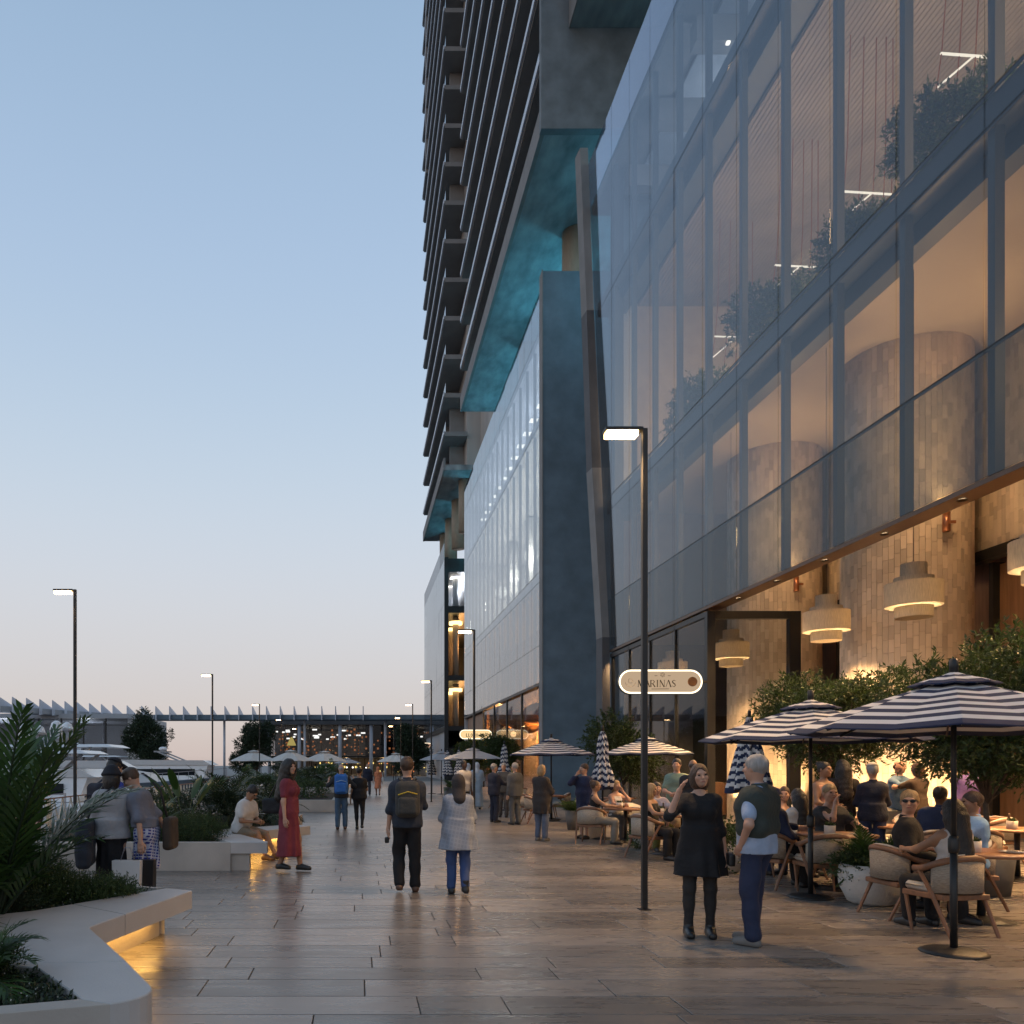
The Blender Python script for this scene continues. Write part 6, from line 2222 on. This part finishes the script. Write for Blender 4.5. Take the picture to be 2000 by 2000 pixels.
# ---- canopy with sail fins across the end of the promenade
cn = thing('canopy', 'long flat canopy with blue sail fins spanning the end of the promenade', 'canopy', (-15, 117, 0))
path = [(-52, 92), (-47, 97), (-43, 103), (-39, 110), (-35, 116), (-30, 118)] + [(x, 118) for x in range(-26, 13, 4)]
for i in range(len(path) - 1):
    (x0, y0), (x1, y1) = path[i], path[i + 1]
    MB().add([(x0, y0, 8.4), (x1, y1, 8.4), (x1, y1 + 4.5, 8.4), (x0, y0 + 4.5, 8.4), (x0, y0, 9.1), (x1, y1, 9.1), (x1, y1 + 4.5, 9.1), (x0, y0 + 4.5, 9.1)],
             [(3, 2, 1, 0), (4, 5, 6, 7), (0, 1, 5, 4), (1, 2, 6, 5), (2, 3, 7, 6), (3, 0, 4, 7)]).build('canopy_beam', 'pale_panel' if x0 < -33 else 'concrete_blue', cn, world=True)
def along(s_):
    for i in range(len(path) - 1):
        a, b = Vector(path[i]), Vector(path[i + 1])
        l_ = (b - a).length
        if s_ <= l_: return a.lerp(b, s_ / l_)
        s_ -= l_
    return Vector(path[-1])
fin = MB().add([(-.06, -.6, -.9), (-.06, 4.4, -.5), (-.06, 4.4, .1), (-.06, -.6, 1.15), (.06, -.6, -.9), (.06, 4.4, -.5), (.06, 4.4, .1), (.06, -.6, 1.15)], [(0, 3, 2, 1), (4, 5, 6, 7), (0, 1, 5, 4), (1, 2, 6, 5), (2, 3, 7, 6), (3, 0, 4, 7)]).mesh('sail_fin', 'slab_edge')
for k in range(33):
    p = along(1 + k * 2.02)
    obj('sail_fin', fin, cn, Vector((p.x, p.y, 9.15)) - cn.location)
for x, y in ((-45.5, 101), (-36.5, 115.5), (-20, 120), (-8, 120), (4, 120)):
    MB().lathe([(.18, 0), (.18, 8.4)], 10, (x, y)).build('column', 'slab_edge', cn, True, world=True)

# ---- marina hall behind the yachts
mh = thing('marina_hall', 'low glazed marina hall behind the yachts', 'building', (-48, 112, 0))
wbox('roof', 'pale_panel', mh, -70, -31, 108, 130, 8.0, 8.6)
wbox('back_wall', 'pale_panel', mh, -70, -31, 129, 130, 0, 7.99)
wbox('floor', 'quay', mh, -70, -31, 108.2, 129, 0, .1)
for k in range(13):
    wbox('window_pane', 'glass_smoke', mh, -70 + 3 * k + .08, -70 + 3 * (k + 1) - .08, 108.3, 108.34, .2, 7.95)
    wbox('mullion', 'dark_metal', mh, -70 + 3 * k - .08, -70 + 3 * k + .08, 108.2, 108.42, 0, 7.98)
lamp('hall_lamp', 'POINT', (-40, 118, 5.5), 900, COOL, None, .5)
lamp('hall_lamp', 'POINT', (-52, 118, 5.5), 900, COOL, None, .5)

# ---- lit pavilion closing the promenade
pv = thing('glass_pavilion', 'dark glass pavilion with hundreds of tiny amber lights closing the promenade', 'building', (-1, 138, 0))
wbox('roof', 'concrete_dark', pv, -15.5, 13.5, 126, 150, 8.05, 8.9)
wbox('back_wall', 'tower_wall', pv, -15.5, 13.5, 149, 150, 0, 8.04)
wbox('mid_floor', 'dark_metal', pv, -15.3, 13.3, 127.2, 149, 2.9, 3.2)
wbox('floor', 'paver', pv, -15.3, 13.3, 127.2, 149, 0, .06)
for k in range(15):
    x0 = -15.4 + k * 1.92
    wbox('mullion', 'dark_metal', pv, x0 - .05, x0 + .05, 127, 127.2, 0, 8.04)
    if k < 14:
        wbox('window_pane', 'glass_smoke', pv, x0 + .06, x0 + 1.86, 127.08, 127.1, 3.25, 8.0)
for x in (-14, -9.3, -2.9, 2.0, 7.5):
    MB().lathe([(.28, 0), (.28, 8.04)], 12, (x, 126.6)).build('column', 'slab_edge', pv, True, world=True)
wbox('screen', 'tower_glass', pv, 1.1, 6.5, 128.2, 128.4, 3.21, 8.0)
rr = random.Random(9)
an = MB()
for _ in range(150):
    x, z = rr.uniform(-14.5, 12.5), rr.uniform(3.6, 7.7)
    x, z = round(x / .62) * .62, round(z / .62) * .62
    y_ = 127.7 if 1 < x < 6.6 else rr.uniform(129, 146)
    s_ = rr.uniform(.09, .17)
    an.box(x - s_, x + s_, y_, y_ + .1, z - s_, z + s_)
o = an.build('amber_lights', 'lantern_orange', pv, world=True)
o['kind'] = 'stuff'
wl = MB()
for _ in range(36):
    x, z = rr.uniform(-14.5, 12.5), rr.uniform(6.2, 7.9)
    s_ = rr.uniform(.15, .5)
    wl.box(x - s_, x + s_, 140, 140.1, z - .12, z + .12)
o = wl.build('white_lights', 'white_light', pv, world=True)
o['kind'] = 'stuff'
MB().lathe([(.75, 4.9), (.6, 5.3), (.3, 6.0), (.06, 6.3)], 16, (-10.9, 131)).build('cone_lamp', 'shop_yellow', pv, True, world=True)
for k in range(9):
    x0 = -8 + k * 2.3
    for z in (.5, 1.2, 1.9):
        for q_ in range(4):
            if rr.random() < .62:
                a_ = x0 + q_ * .42 + rr.uniform(0, .1)
                wbox('shelf_light', rr.choice(('shop_yellow', 'shop_yellow', 'white_light', 'lantern_orange')), pv, a_, a_ + rr.uniform(.12, .34), 139, 139.2, z, z + rr.uniform(.12, .4))
    wbox('shelf', 'dark_metal', pv, x0 - .15, x0 - .03, 138.6, 139.3, .07, 2.85)
for x in (-8, -2, 4, 10):
    lamp('pavilion_lamp', 'POINT', (x, 133, 2.5), 120, WARM, None, .3)
    lamp('pavilion_lamp', 'POINT', (x, 138, 6.8), 160, lin('ffe6c0'), None, .3)

# ================================================================== WHO IS THERE
BLK, NAV, GRY, WHT = (.007, .007, .009), (.011, .016, .036), (.075, .08, .085), (.55, .54, .52)
# the pair in front of the lamp post
w1 = person('woman in a loose black dress with brown bob, one hand raised', 3.30, 7.78, 1.66, -14, True, arms=('bag', 'wave'), hair=('bob', 'hair_brown'), top=('dress_sl', BLK, .62, .25), bottom=('tights', (.02, .018, .018)), shoes=('boot', 'shoe_black'), turn=8, tilt=-5, build=1.05, legs=((.10, .0, .085), (-.11, -.03, .085)))
carried('clutch_bag', 'small black clutch held by the woman in the black dress', 'bag', w1, (.27, -.10, .80), [('pouch', soft((0, 0, 0), (.03, .10, .06), .015), 'shoe_black', True), ('clasp', MB().box(-.012, .012, -.02, .02, .058, .07), 'rail_metal', False)])
m1 = person('grey-haired man in a pale blue polo and dark gilet with hand in pocket', 3.66, 7.40, 1.74, -140, arms=('pocket', 'down'), hair=('short', 'hair_grey'), top=('polo', (.30, .38, .52)), bottom=('trousers', (.016, .024, .06)), shoes=('shoe', 'shoe_grey'), turn=-10, build=1.08, legs=((.11, .02, .085), (-.10, -.08, .085)))
f = Fld((-.32, -.3, .95), (.32, .3, 1.6), .0095)
f.cap((-.10, .015, 1.10), (.10, .015, 1.10), .148, k=.07).cap((-.10, .01, 1.28), (.10, .01, 1.28), .156, k=.07).cap((-.15, .02, 1.385), (.15, .02, 1.385), .092, k=.08)
f.ell((0, -.17, 1.22), (.10, .12, .34), sub=True)
f.cap((0, .03, 1.45), (0, .02, 1.51), .075, k=.02)
f.clip((0, 0, 1), (0, 0, 1.50)).clip((0, 0, -1), (0, 0, 1.0)).crease(.005, 18)
V_, F_ = f.nets()
obj('gilet', np_mesh('gilet', V_ * m1['s'], F_, PM((.035, .045, .04)), True), m1['t'])
# walkers seen from behind
m2 = person('man walking away in a navy shirt with a grey backpack', .63, 10.4, 1.75, 178, pose='walk', arms=('down', 'phone'), hair=('short', 'hair_brown'), top=('rolled', (.02, .028, .045)), bottom=('trousers', BLK), shoes=('shoe', 'shoe_brown'), turn=-6, legs=((.10, -.02, .12), (-.11, -.10, .085)))
def backpack(P, label, c1, c2, s_=1., name='backpack'):
    parts = [('pack', soft((0, 0, 0), (.155 * s_, .085, .23 * s_), .07), c1, True), ('front_pocket', soft((0, .085, -.08 * s_), (.12 * s_, .045, .11 * s_), .035), c1, True)]
    z = MB().tube([(-.12 * s_, .10, .07), (0, .115, .10), (.12 * s_, .10, .06)], .008, 5)
    parts.append(('zip', z, c2, False))
    for sd in (-1, 1):
        parts.append(('strap', MB().tube([(sd * .07, -.04, .22 * s_), (sd * .10, -.13, .27), (sd * .12, -.24, .20), (sd * .13, -.28, .02), (sd * .14, -.17, -.14), (sd * .13, -.06, -.17)], .018, 6, flat=.4), c1, True))
    return carried(name, label, 'backpack', P, (0, .20, 1.22), parts)
backpack(m2, 'grey backpack with yellow zip on the man in the navy shirt', PM((.045, .045, .042)), PM((.45, .33, .03)))
carried('camera', 'small camera in the hand of the man with the grey backpack', 'camera', m2, (.26, -.06, .68), [('body', soft((0, 0, 0), (.03, .05, .04), .012), 'shoe_black', True), ('lens', MB().tube([(0, -.04, 0), (0, -.10, 0)], .025, 12), 'dark_metal', True)])
w2 = person('woman walking away in a loose grey plaid jacket and dark head scarf', 1.28, 10.3, 1.53, 182, True, pose='walk', arms=('front', 'front'), hair=('hijab', PM((.035, .03, .03))), top=('loose', 'plaid_cloth', .66, .245), bottom=('jeans', (.035, .07, .19)), shoes=('boot', 'shoe_black'), build=1.18, legs=((.09, -.06, .085), (-.09, .10, .12)))
m3 = person('balding man in jeans with a bright blue backpack, arm around his companion', -.44, 20.7, 1.68, 180, arms=('around', 'around'), hair=('bald', 'hair_grey'), top=('rolled', (.02, .022, .025)), bottom=('jeans', (.05, .10, .17)), shoes=('shoe', 'shoe_brown'), legs=((.10, .02, .085), (-.10, -.06, .085)))
backpack(m3, 'bright blue backpack on the balding man', PM((.03, .14, .45)), PM((.3, .45, .6)), 1.1)
person('woman walking away in black beside the man with the blue backpack', .02, 20.75, 1.60, 180, True, pose='walk', arms=('down', 'front'), skin='skin_tan', hair=('short', 'hair_black'), top=('tee', BLK), bottom=('tights', BLK), shoes=('shoe', 'shoe_black'), build=1.1, legs=((.06, -.05, .085), (-.08, .16, .13)))
person('man in a dark jacket walking far down the promenade', .50, 43.5, 1.75, 5, pose='walk', top=('jacket', NAV), hair=('bald', 'hair_grey'))
o8 = person('woman in an orange dress walking far down the promenade', 1.05, 43.2, 1.58, 180, True, pose='walk', hair=('hijab', PM((.6, .22, .10))), top=('dress', (.62, .22, .11), .45, .2), bottom=('tights', (.3, .16, .1)), skin='skin_tan')
carried('handbag', 'cream handbag of the woman in the orange dress', 'bag', o8, (-.27, 0, 1.0), [('pouch', soft((0, 0, 0), (.05, .13, .10), .03), 'white_cloth', True), ('strap', MB().tube([(0, -.1, .08), (0, 0, .38), (0, .1, .08)], .012, 5), 'white_cloth', True)])
person('man in a white short sleeved shirt standing past the plaid jacket', 3.10, 23.6, 1.80, 25, arms=('down', 'down'), skin='skin_dark', hair=('short', 'hair_black'), top=('polo', (.5, .48, .46)), bottom=('trousers', BLK))
person('person in a long pale blue robe and white head scarf standing back turned', 4.45, 30.2, 1.76, 170, arms=('down', 'front'), skin='skin_tan', hair=('hijab', PM((.6, .6, .62))), top=('robe', (.34, .43, .52)), bottom=('trousers', WHT))
person('person in a white robe beside the one in pale blue', 3.95, 29.0, 1.72, 150, arms=('down', 'front'), skin='skin_tan', hair=('hijab', PM((.6, .6, .62))), top=('robe', (.50, .52, .55)), bottom=('trousers', WHT))
# men in suits, woman in a coat, man in the robe
person('grey-haired man in a dark navy suit talking in profile', 3.93, 23.3, 1.70, 115, arms=('down', 'reach'), hair=('short', 'hair_grey'), top=('jacket', NAV), bottom=('trousers', NAV))
person('grey-haired man in a grey suit seen from behind', 4.36, 22.4, 1.72, -150, arms=('down', 'down'), hair=('short', 'hair_grey'), top=('jacket', GRY), bottom=('trousers', (.08, .085, .09)), build=1.08)
person('man in a dark suit and red tie facing the other two suits', 4.62, 25.6, 1.72, -20, arms=('reach', 'down'), hair=('short', 'hair_grey'), top=('jacket', (.06, .062, .065)), bottom=('trousers', (.05, .05, .055)))
w3 = person('blonde woman in a long brown coat looking at her phone', 4.0, 17.6, 1.67, 130, True, arms=('phone', 'phone'), hair=('bob', 'hair_blonde'), top=('coat', (.035, .028, .026), .62, .21), bottom=('jeans', (.10, .12, .17)), shoes=('shoe', 'shoe_grey'), nod=14)
carried('mobile_phone', 'mobile phone of the woman in the brown coat', 'phone', w3, (0, -.40, 1.20), [('case', MB().box(-.035, .035, -.06, .06, 0, .009, c=.003), 'dark_metal', False), ('screen', MB().box(-.031, .031, -.055, .055, .0095, .0105), 'white_gel', False)])
w3b = person('person in a short navy robe with one hand at the face', 5.05, 18.0, 1.68, -70, arms=('down', 'face'), hair=('short', 'hair_brown'), top=('coat', (.014, .018, .05), .60, .18), bottom=('shorts', NAV), shoes=('shoe', 'shoe_black'))
carried('woven_bag', 'woven basket bag on the paving beside the navy robe', 'bag', w3b, (.0, .32, .16), [('basket', soft((0, 0, 0), (.10, .16, .15), .05), 'rattan', True), ('handle', MB().tube([(0, -.08, .13), (0, 0, .30), (0, .08, .13)], .01, 5), 'rattan', True)])
# the group of three by the rosemary
g1 = person('man in a dark cap and violet blue shirt with his back half turned', -2.98, 9.75, 1.74, 140, arms=('down', 'front'), hair=('cap', PM((.014, .014, .02))), top=('polo', (.035, .05, .26)), bottom=('trousers', NAV), nod=12, turn=10)
backpack(g1, 'dark backpack on the man in the cap', PM((.015, .016, .028)), PM((.03, .03, .05)))
g2 = person('woman in a black bucket hat and stone jacket seen from behind', -2.80, 9.12, 1.64, 190, True, arms=('front', 'front'), hair=('bucket', PM((.012, .013, .02))), top=('loose', (.33, .32, .33), .88, .20), bottom=('skirt', BLK, .12, .20), build=1.0, nod=8)
carried('tote_bag', 'large navy tote hanging from the woman in the bucket hat', 'bag', g2, (.27, .20, .84), [('pouch', soft((0, 0, 0), (.09, .21, .26), .06, .012, .008), PM((.02, .026, .04)), True), ('strap', MB().tube([(0, -.12, .24), (-.10, -.10, .50), (-.30, .04, .62), (-.36, .0, .56)], .022, 6, flat=.4), PM((.012, .014, .022)), True), ('clasp', MB().box(.085, .10, -.02, .02, .05, .14), 'rail_metal', False)])
g3 = person('short-haired woman in a check dress and grey shawl bending to look', -2.42, 9.2, 1.66, -95, True, arms=('bag', 'swing_b'), hair=('short', 'hair_brown'), top=('shawl', (.14, .15, .19), 1.0, .20), bottom=('skirt', 'check_cloth', .50, .185), shoes=('shoe', 'shoe_black'), lean=14, nod=24, build=1.02)
for k, (nm, lb, dx, mt) in enumerate((('paper_bag', 'white paper shopping bag held by the woman in the check dress', 0., 'white_cloth'), ('paper_bag', 'black paper shopping bag held by the woman in the check dress', .13, 'shoe_black'))):
    carried(nm, lb, 'bag', g3, (.31 - .09 * k, -.12 + dx, .42), [('bag_body', side_prism([(-.06, -.2), (.06, -.2), (.05, .2), (-.05, .2)], .15, .16), mt, False), ('handle', MB().tube([(0, -.08, .2), (0, -.03, .34), (0, .03, .34), (0, .08, .2)], .006, 5), 'rail_metal', True)])
carried('shoulder_bag', 'brown shoulder bag behind the woman in the check dress', 'bag', g3, (-.10, .26, .92), [('pouch', soft((0, 0, 0), (.15, .06, .19), .05), PM((.05, .035, .025)), True), ('strap', MB().tube([(.1, 0, .16), (.06, -.10, .50), (.02, -.2, .58)], .014, 5), PM((.02, .015, .012)), True)])
# bench sitter and red dress
s1_ = person('bearded man in a white shirt and tan shorts sitting on the bench with a phone', -2.08, 14.35, 1.78, 62, pose='sit', arms=('phone', 'phone'), skin='skin_tan', hair=('short', 'hair_black'), top=('polo', (.56, .54, .52)), bottom=('shorts', (.24, .18, .12)), shoes=('shoe', 'shoe_brown'), lean=16, nod=26, seat=.45, legs=((.12, -.62, .09), (-.12, -.58, .09)))
carried('mobile_phone', 'mobile phone of the man sitting on the bench', 'phone', s1_, (0, -.44, .78), [('case', MB().box(-.035, .035, -.06, .06, 0, .009, c=.003), 'dark_metal', False), ('screen', MB().box(-.031, .031, -.055, .055, .0095, .0105), 'white_gel', False)])
r1 = person('woman in a long red dress with thick dark hair carrying a black bag', -1.08, 12.55, 1.74, 72, True, arms=('down', 'down'), hair=('long', 'hair_black', 1.35), top=('dress', (.17, .026, .042), .24, .235), bottom=('tights', (.3, .16, .1)), skin='skin_light', shoes=('shoe', 'shoe_black'), turn=-28, legs=((.07, -.16, .085), (-.07, .13, .12)))
carried('shoulder_bag', 'black slouchy shoulder bag of the woman in the red dress', 'bag', r1, (.02, .26, 1.02), [('pouch', soft((0, 0, 0), (.07, .20, .12), .06, .012, .006), PM((.012, .013, .016)), True), ('strap', MB().tube([(0, .10, .10), (.05, -.05, .42), (.08, -.18, .44), (.05, -.20, .1)], .014, 5), 'shoe_black', True)])
person('person in dark shorts standing beyond the large palm', -6.95, 17.3, 1.72, 150, arms=('front', 'front'), top=('tee', (.10, .09, .085)), bottom=('shorts', (.05, .048, .045)), hair=('short', 'hair_brown'))
# terrace guests near the first parasol
d1 = person('fair man in dark glasses and black sweater sitting turned to the table', 6.0, 8.78, 1.78, 48, pose='sit', arms=('lap', 'lap'), hair=('short', 'hair_blonde'), top=('shirt', BLK), bottom=('trousers', BLK), turn=-85, legs=((.13, -.40, .085), (-.10, -.46, .085)))
carried('sunglasses', 'black sunglasses worn by the fair man in a black sweater', 'glasses', d1, d1['HD']((0, 0, .012)), [('lens', MB().ell((-.034, -.098, 0), (.027, .007, .019)), 'yacht_glass', True), ('lens', MB().ell((.034, -.098, 0), (.027, .007, .019)), 'yacht_glass', True), ('temple', MB().tube([(-.06, -.095, .005), (-.079, 0, .005)], .004, 4).tube([(.06, -.095, .005), (.079, 0, .005)], .004, 4).tube([(-.02, -.103, .005), (.02, -.103, .005)], .004, 4), 'dark_metal', False)], rz=48 - 85)
d2 = person('woman with very long dark hair in a sleeveless white top seen from behind', 5.84, 7.90, 1.68, 188, True, pose='sit', arms=('table', 'table'), skin='skin_tan', hair=('long', 'hair_black'), top=('tank', (.55, .52, .50)), bottom=('jeans', BLK), shoes=('shoe', 'shoe_black'))
person('person in a pale blue shirt and black trousers at the table edge', 7.06, 9.25, 1.72, -105, pose='sit', arms=('table', 'table'), skin='skin_tan', hair=('short', 'hair_brown'), top=('rolled', (.20, .36, .60)), bottom=('trousers', BLK), legs=((.12, -.50, .085), (-.14, -.36, .085)))
# table under the second parasol
person('seated man with dark blue hair in a navy jacket leaning to his neighbour', 5.64, 10.95, 1.74, 95, pose='sit', arms=('table', 'lap'), hair=('short', 'hair_blue'), top=('jacket', (.012, .018, .05)), bottom=('trousers', BLK), turn=-55, nod=10)
person('seated woman with tied brown hair in a dark sleeveless top', 6.5, 12.3, 1.68, 40, True, pose='sit', arms=('table', 'table'), hair=('bun', 'hair_brown'), top=('tank', (.06, .05, .04)), bottom=('trousers', BLK), turn=-70)
person('seated woman with dark hair in a white blouse, back turned', 6.42, 11.75, 1.66, 200, True, pose='sit', arms=('table', 'table'), hair=('long', 'hair_black'), top=('shirt', (.58, .56, .54)), bottom=('jeans', (.03, .05, .12)))
d3 = person('fair man in a black tee drinking at the second parasol table', 6.62, 11.3, 1.80, 8, pose='sit', arms=('table', 'face'), hair=('short', 'hair_blonde'), top=('tee', (.03, .032, .036)), bottom=('trousers', BLK), turn=-12)
carried('drinking_glass', 'dark drink in the hand of the fair man in a black tee', 'glass', d3, np.array(d3['J']['wrr']) + (0, -.10, .05), [('tumbler', MB().lathe([(.025, -.05), (.033, .05), (.030, .05), (.022, -.045), (0, -.045)], 14), 'glass_smoke', True), ('drink', MB().lathe([(0, -.044), (.021, -.044), (.028, .03), (0, .03)], 14), 'shoe_brown', True)])
# standing guests further in
person('smiling woman in a peach top standing behind the drinking man', 7.15, 12.35, 1.70, 15, True, arms=('front', 'front'), skin='skin_tan', hair=('bun', 'hair_black'), top=('tank', (.55, .28, .20)), bottom=('trousers', BLK), turn=15)
person('dark-haired person in a dark sleeveless top, back turned', 7.55, 12.55, 1.74, 170, arms=('front', 'front'), skin='skin_tan', hair=('long', 'hair_black'), top=('tee', (.025, .02, .02)), bottom=('trousers', BLK))
person('woman in a pale cap and navy shirt standing with her back turned', 7.80, 12.2, 1.68, 160, True, arms=('front', 'front'), hair=('cap', PM((.42, .40, .36)), 'hair_grey'), top=('shirt', NAV), bottom=('jeans', (.03, .05, .12)))
person('bald man in denim blue embracing a woman', 9.78, 14.55, 1.74, 20, arms=('hug', 'hug'), hair=('bald', 'hair_brown'), top=('shirt', (.07, .13, .22)), bottom=('trousers', NAV))
person('brown-haired woman in a brown top embraced by the bald man', 9.84, 14.15, 1.70, 195, True, arms=('hug', 'hug'), hair=('bob', 'hair_brown'), top=('tee', (.06, .04, .028)), bottom=('trousers', BLK))
person('man in a purple shirt standing under the terrace tree', 9.75, 12.9, 1.78, -160, arms=('down', 'front'), skin='skin_tan', hair=('short', 'hair_black'), top=('shirt', (.15, .095, .30)), bottom=('trousers', BLK))
person('seated man in a dark blue suit behind the long haired woman', 8.1, 11.2, 1.74, 150, pose='sit', arms=('table', 'table'), skin='skin_dark', hair=('short', 'hair_black'), top=('jacket', (.015, .03, .085)), bottom=('trousers', NAV))
# guests around the folded parasol
person('seated woman in a black vest top turned to her table', 5.0, 17.0, 1.70, 75, True, pose='sit', arms=('table', 'table'), skin='skin_tan', hair=('bun', 'hair_brown'), top=('tank', BLK), bottom=('trousers', (.2, .18, .15)), turn=10)
person('seated woman in a white vest top with a hand at her chin', 5.75, 17.95, 1.68, 20, True, pose='sit', arms=('face', 'table'), hair=('pony', 'hair_blonde'), top=('tank', WHT), bottom=('trousers', (.1, .1, .1)))
person('seated blonde woman in a black top facing the promenade', 5.22, 14.35, 1.70, 40, True, pose='sit', arms=('lap', 'table'), skin='skin_tan', hair=('long', 'hair_blonde'), top=('tank', BLK), bottom=('trousers', BLK), turn=10)
person('seated laughing woman in a pale printed tee', 5.85, 15.75, 1.66, -5, True, pose='sit', arms=('table', 'table'), hair=('short', 'hair_black'), top=('tee', (.55, .45, .44)), bottom=('trousers', (.12, .12, .03)))
person('man in a sage green shirt standing behind the laughing woman', 6.45, 16.3, 1.78, -30, arms=('front', 'front'), hair=('short', 'hair_black'), top=('polo', (.17, .24, .19)), bottom=('trousers', BLK))
person('man with cropped hair in a black patterned shirt standing with back turned', 6.45, 15.5, 1.76, 160, arms=('front', 'front'), skin='skin_tan', hair=('bald', 'hair_brown'), top=('tee', (.02, .02, .022)), bottom=('shorts', (.05, .05, .05)))
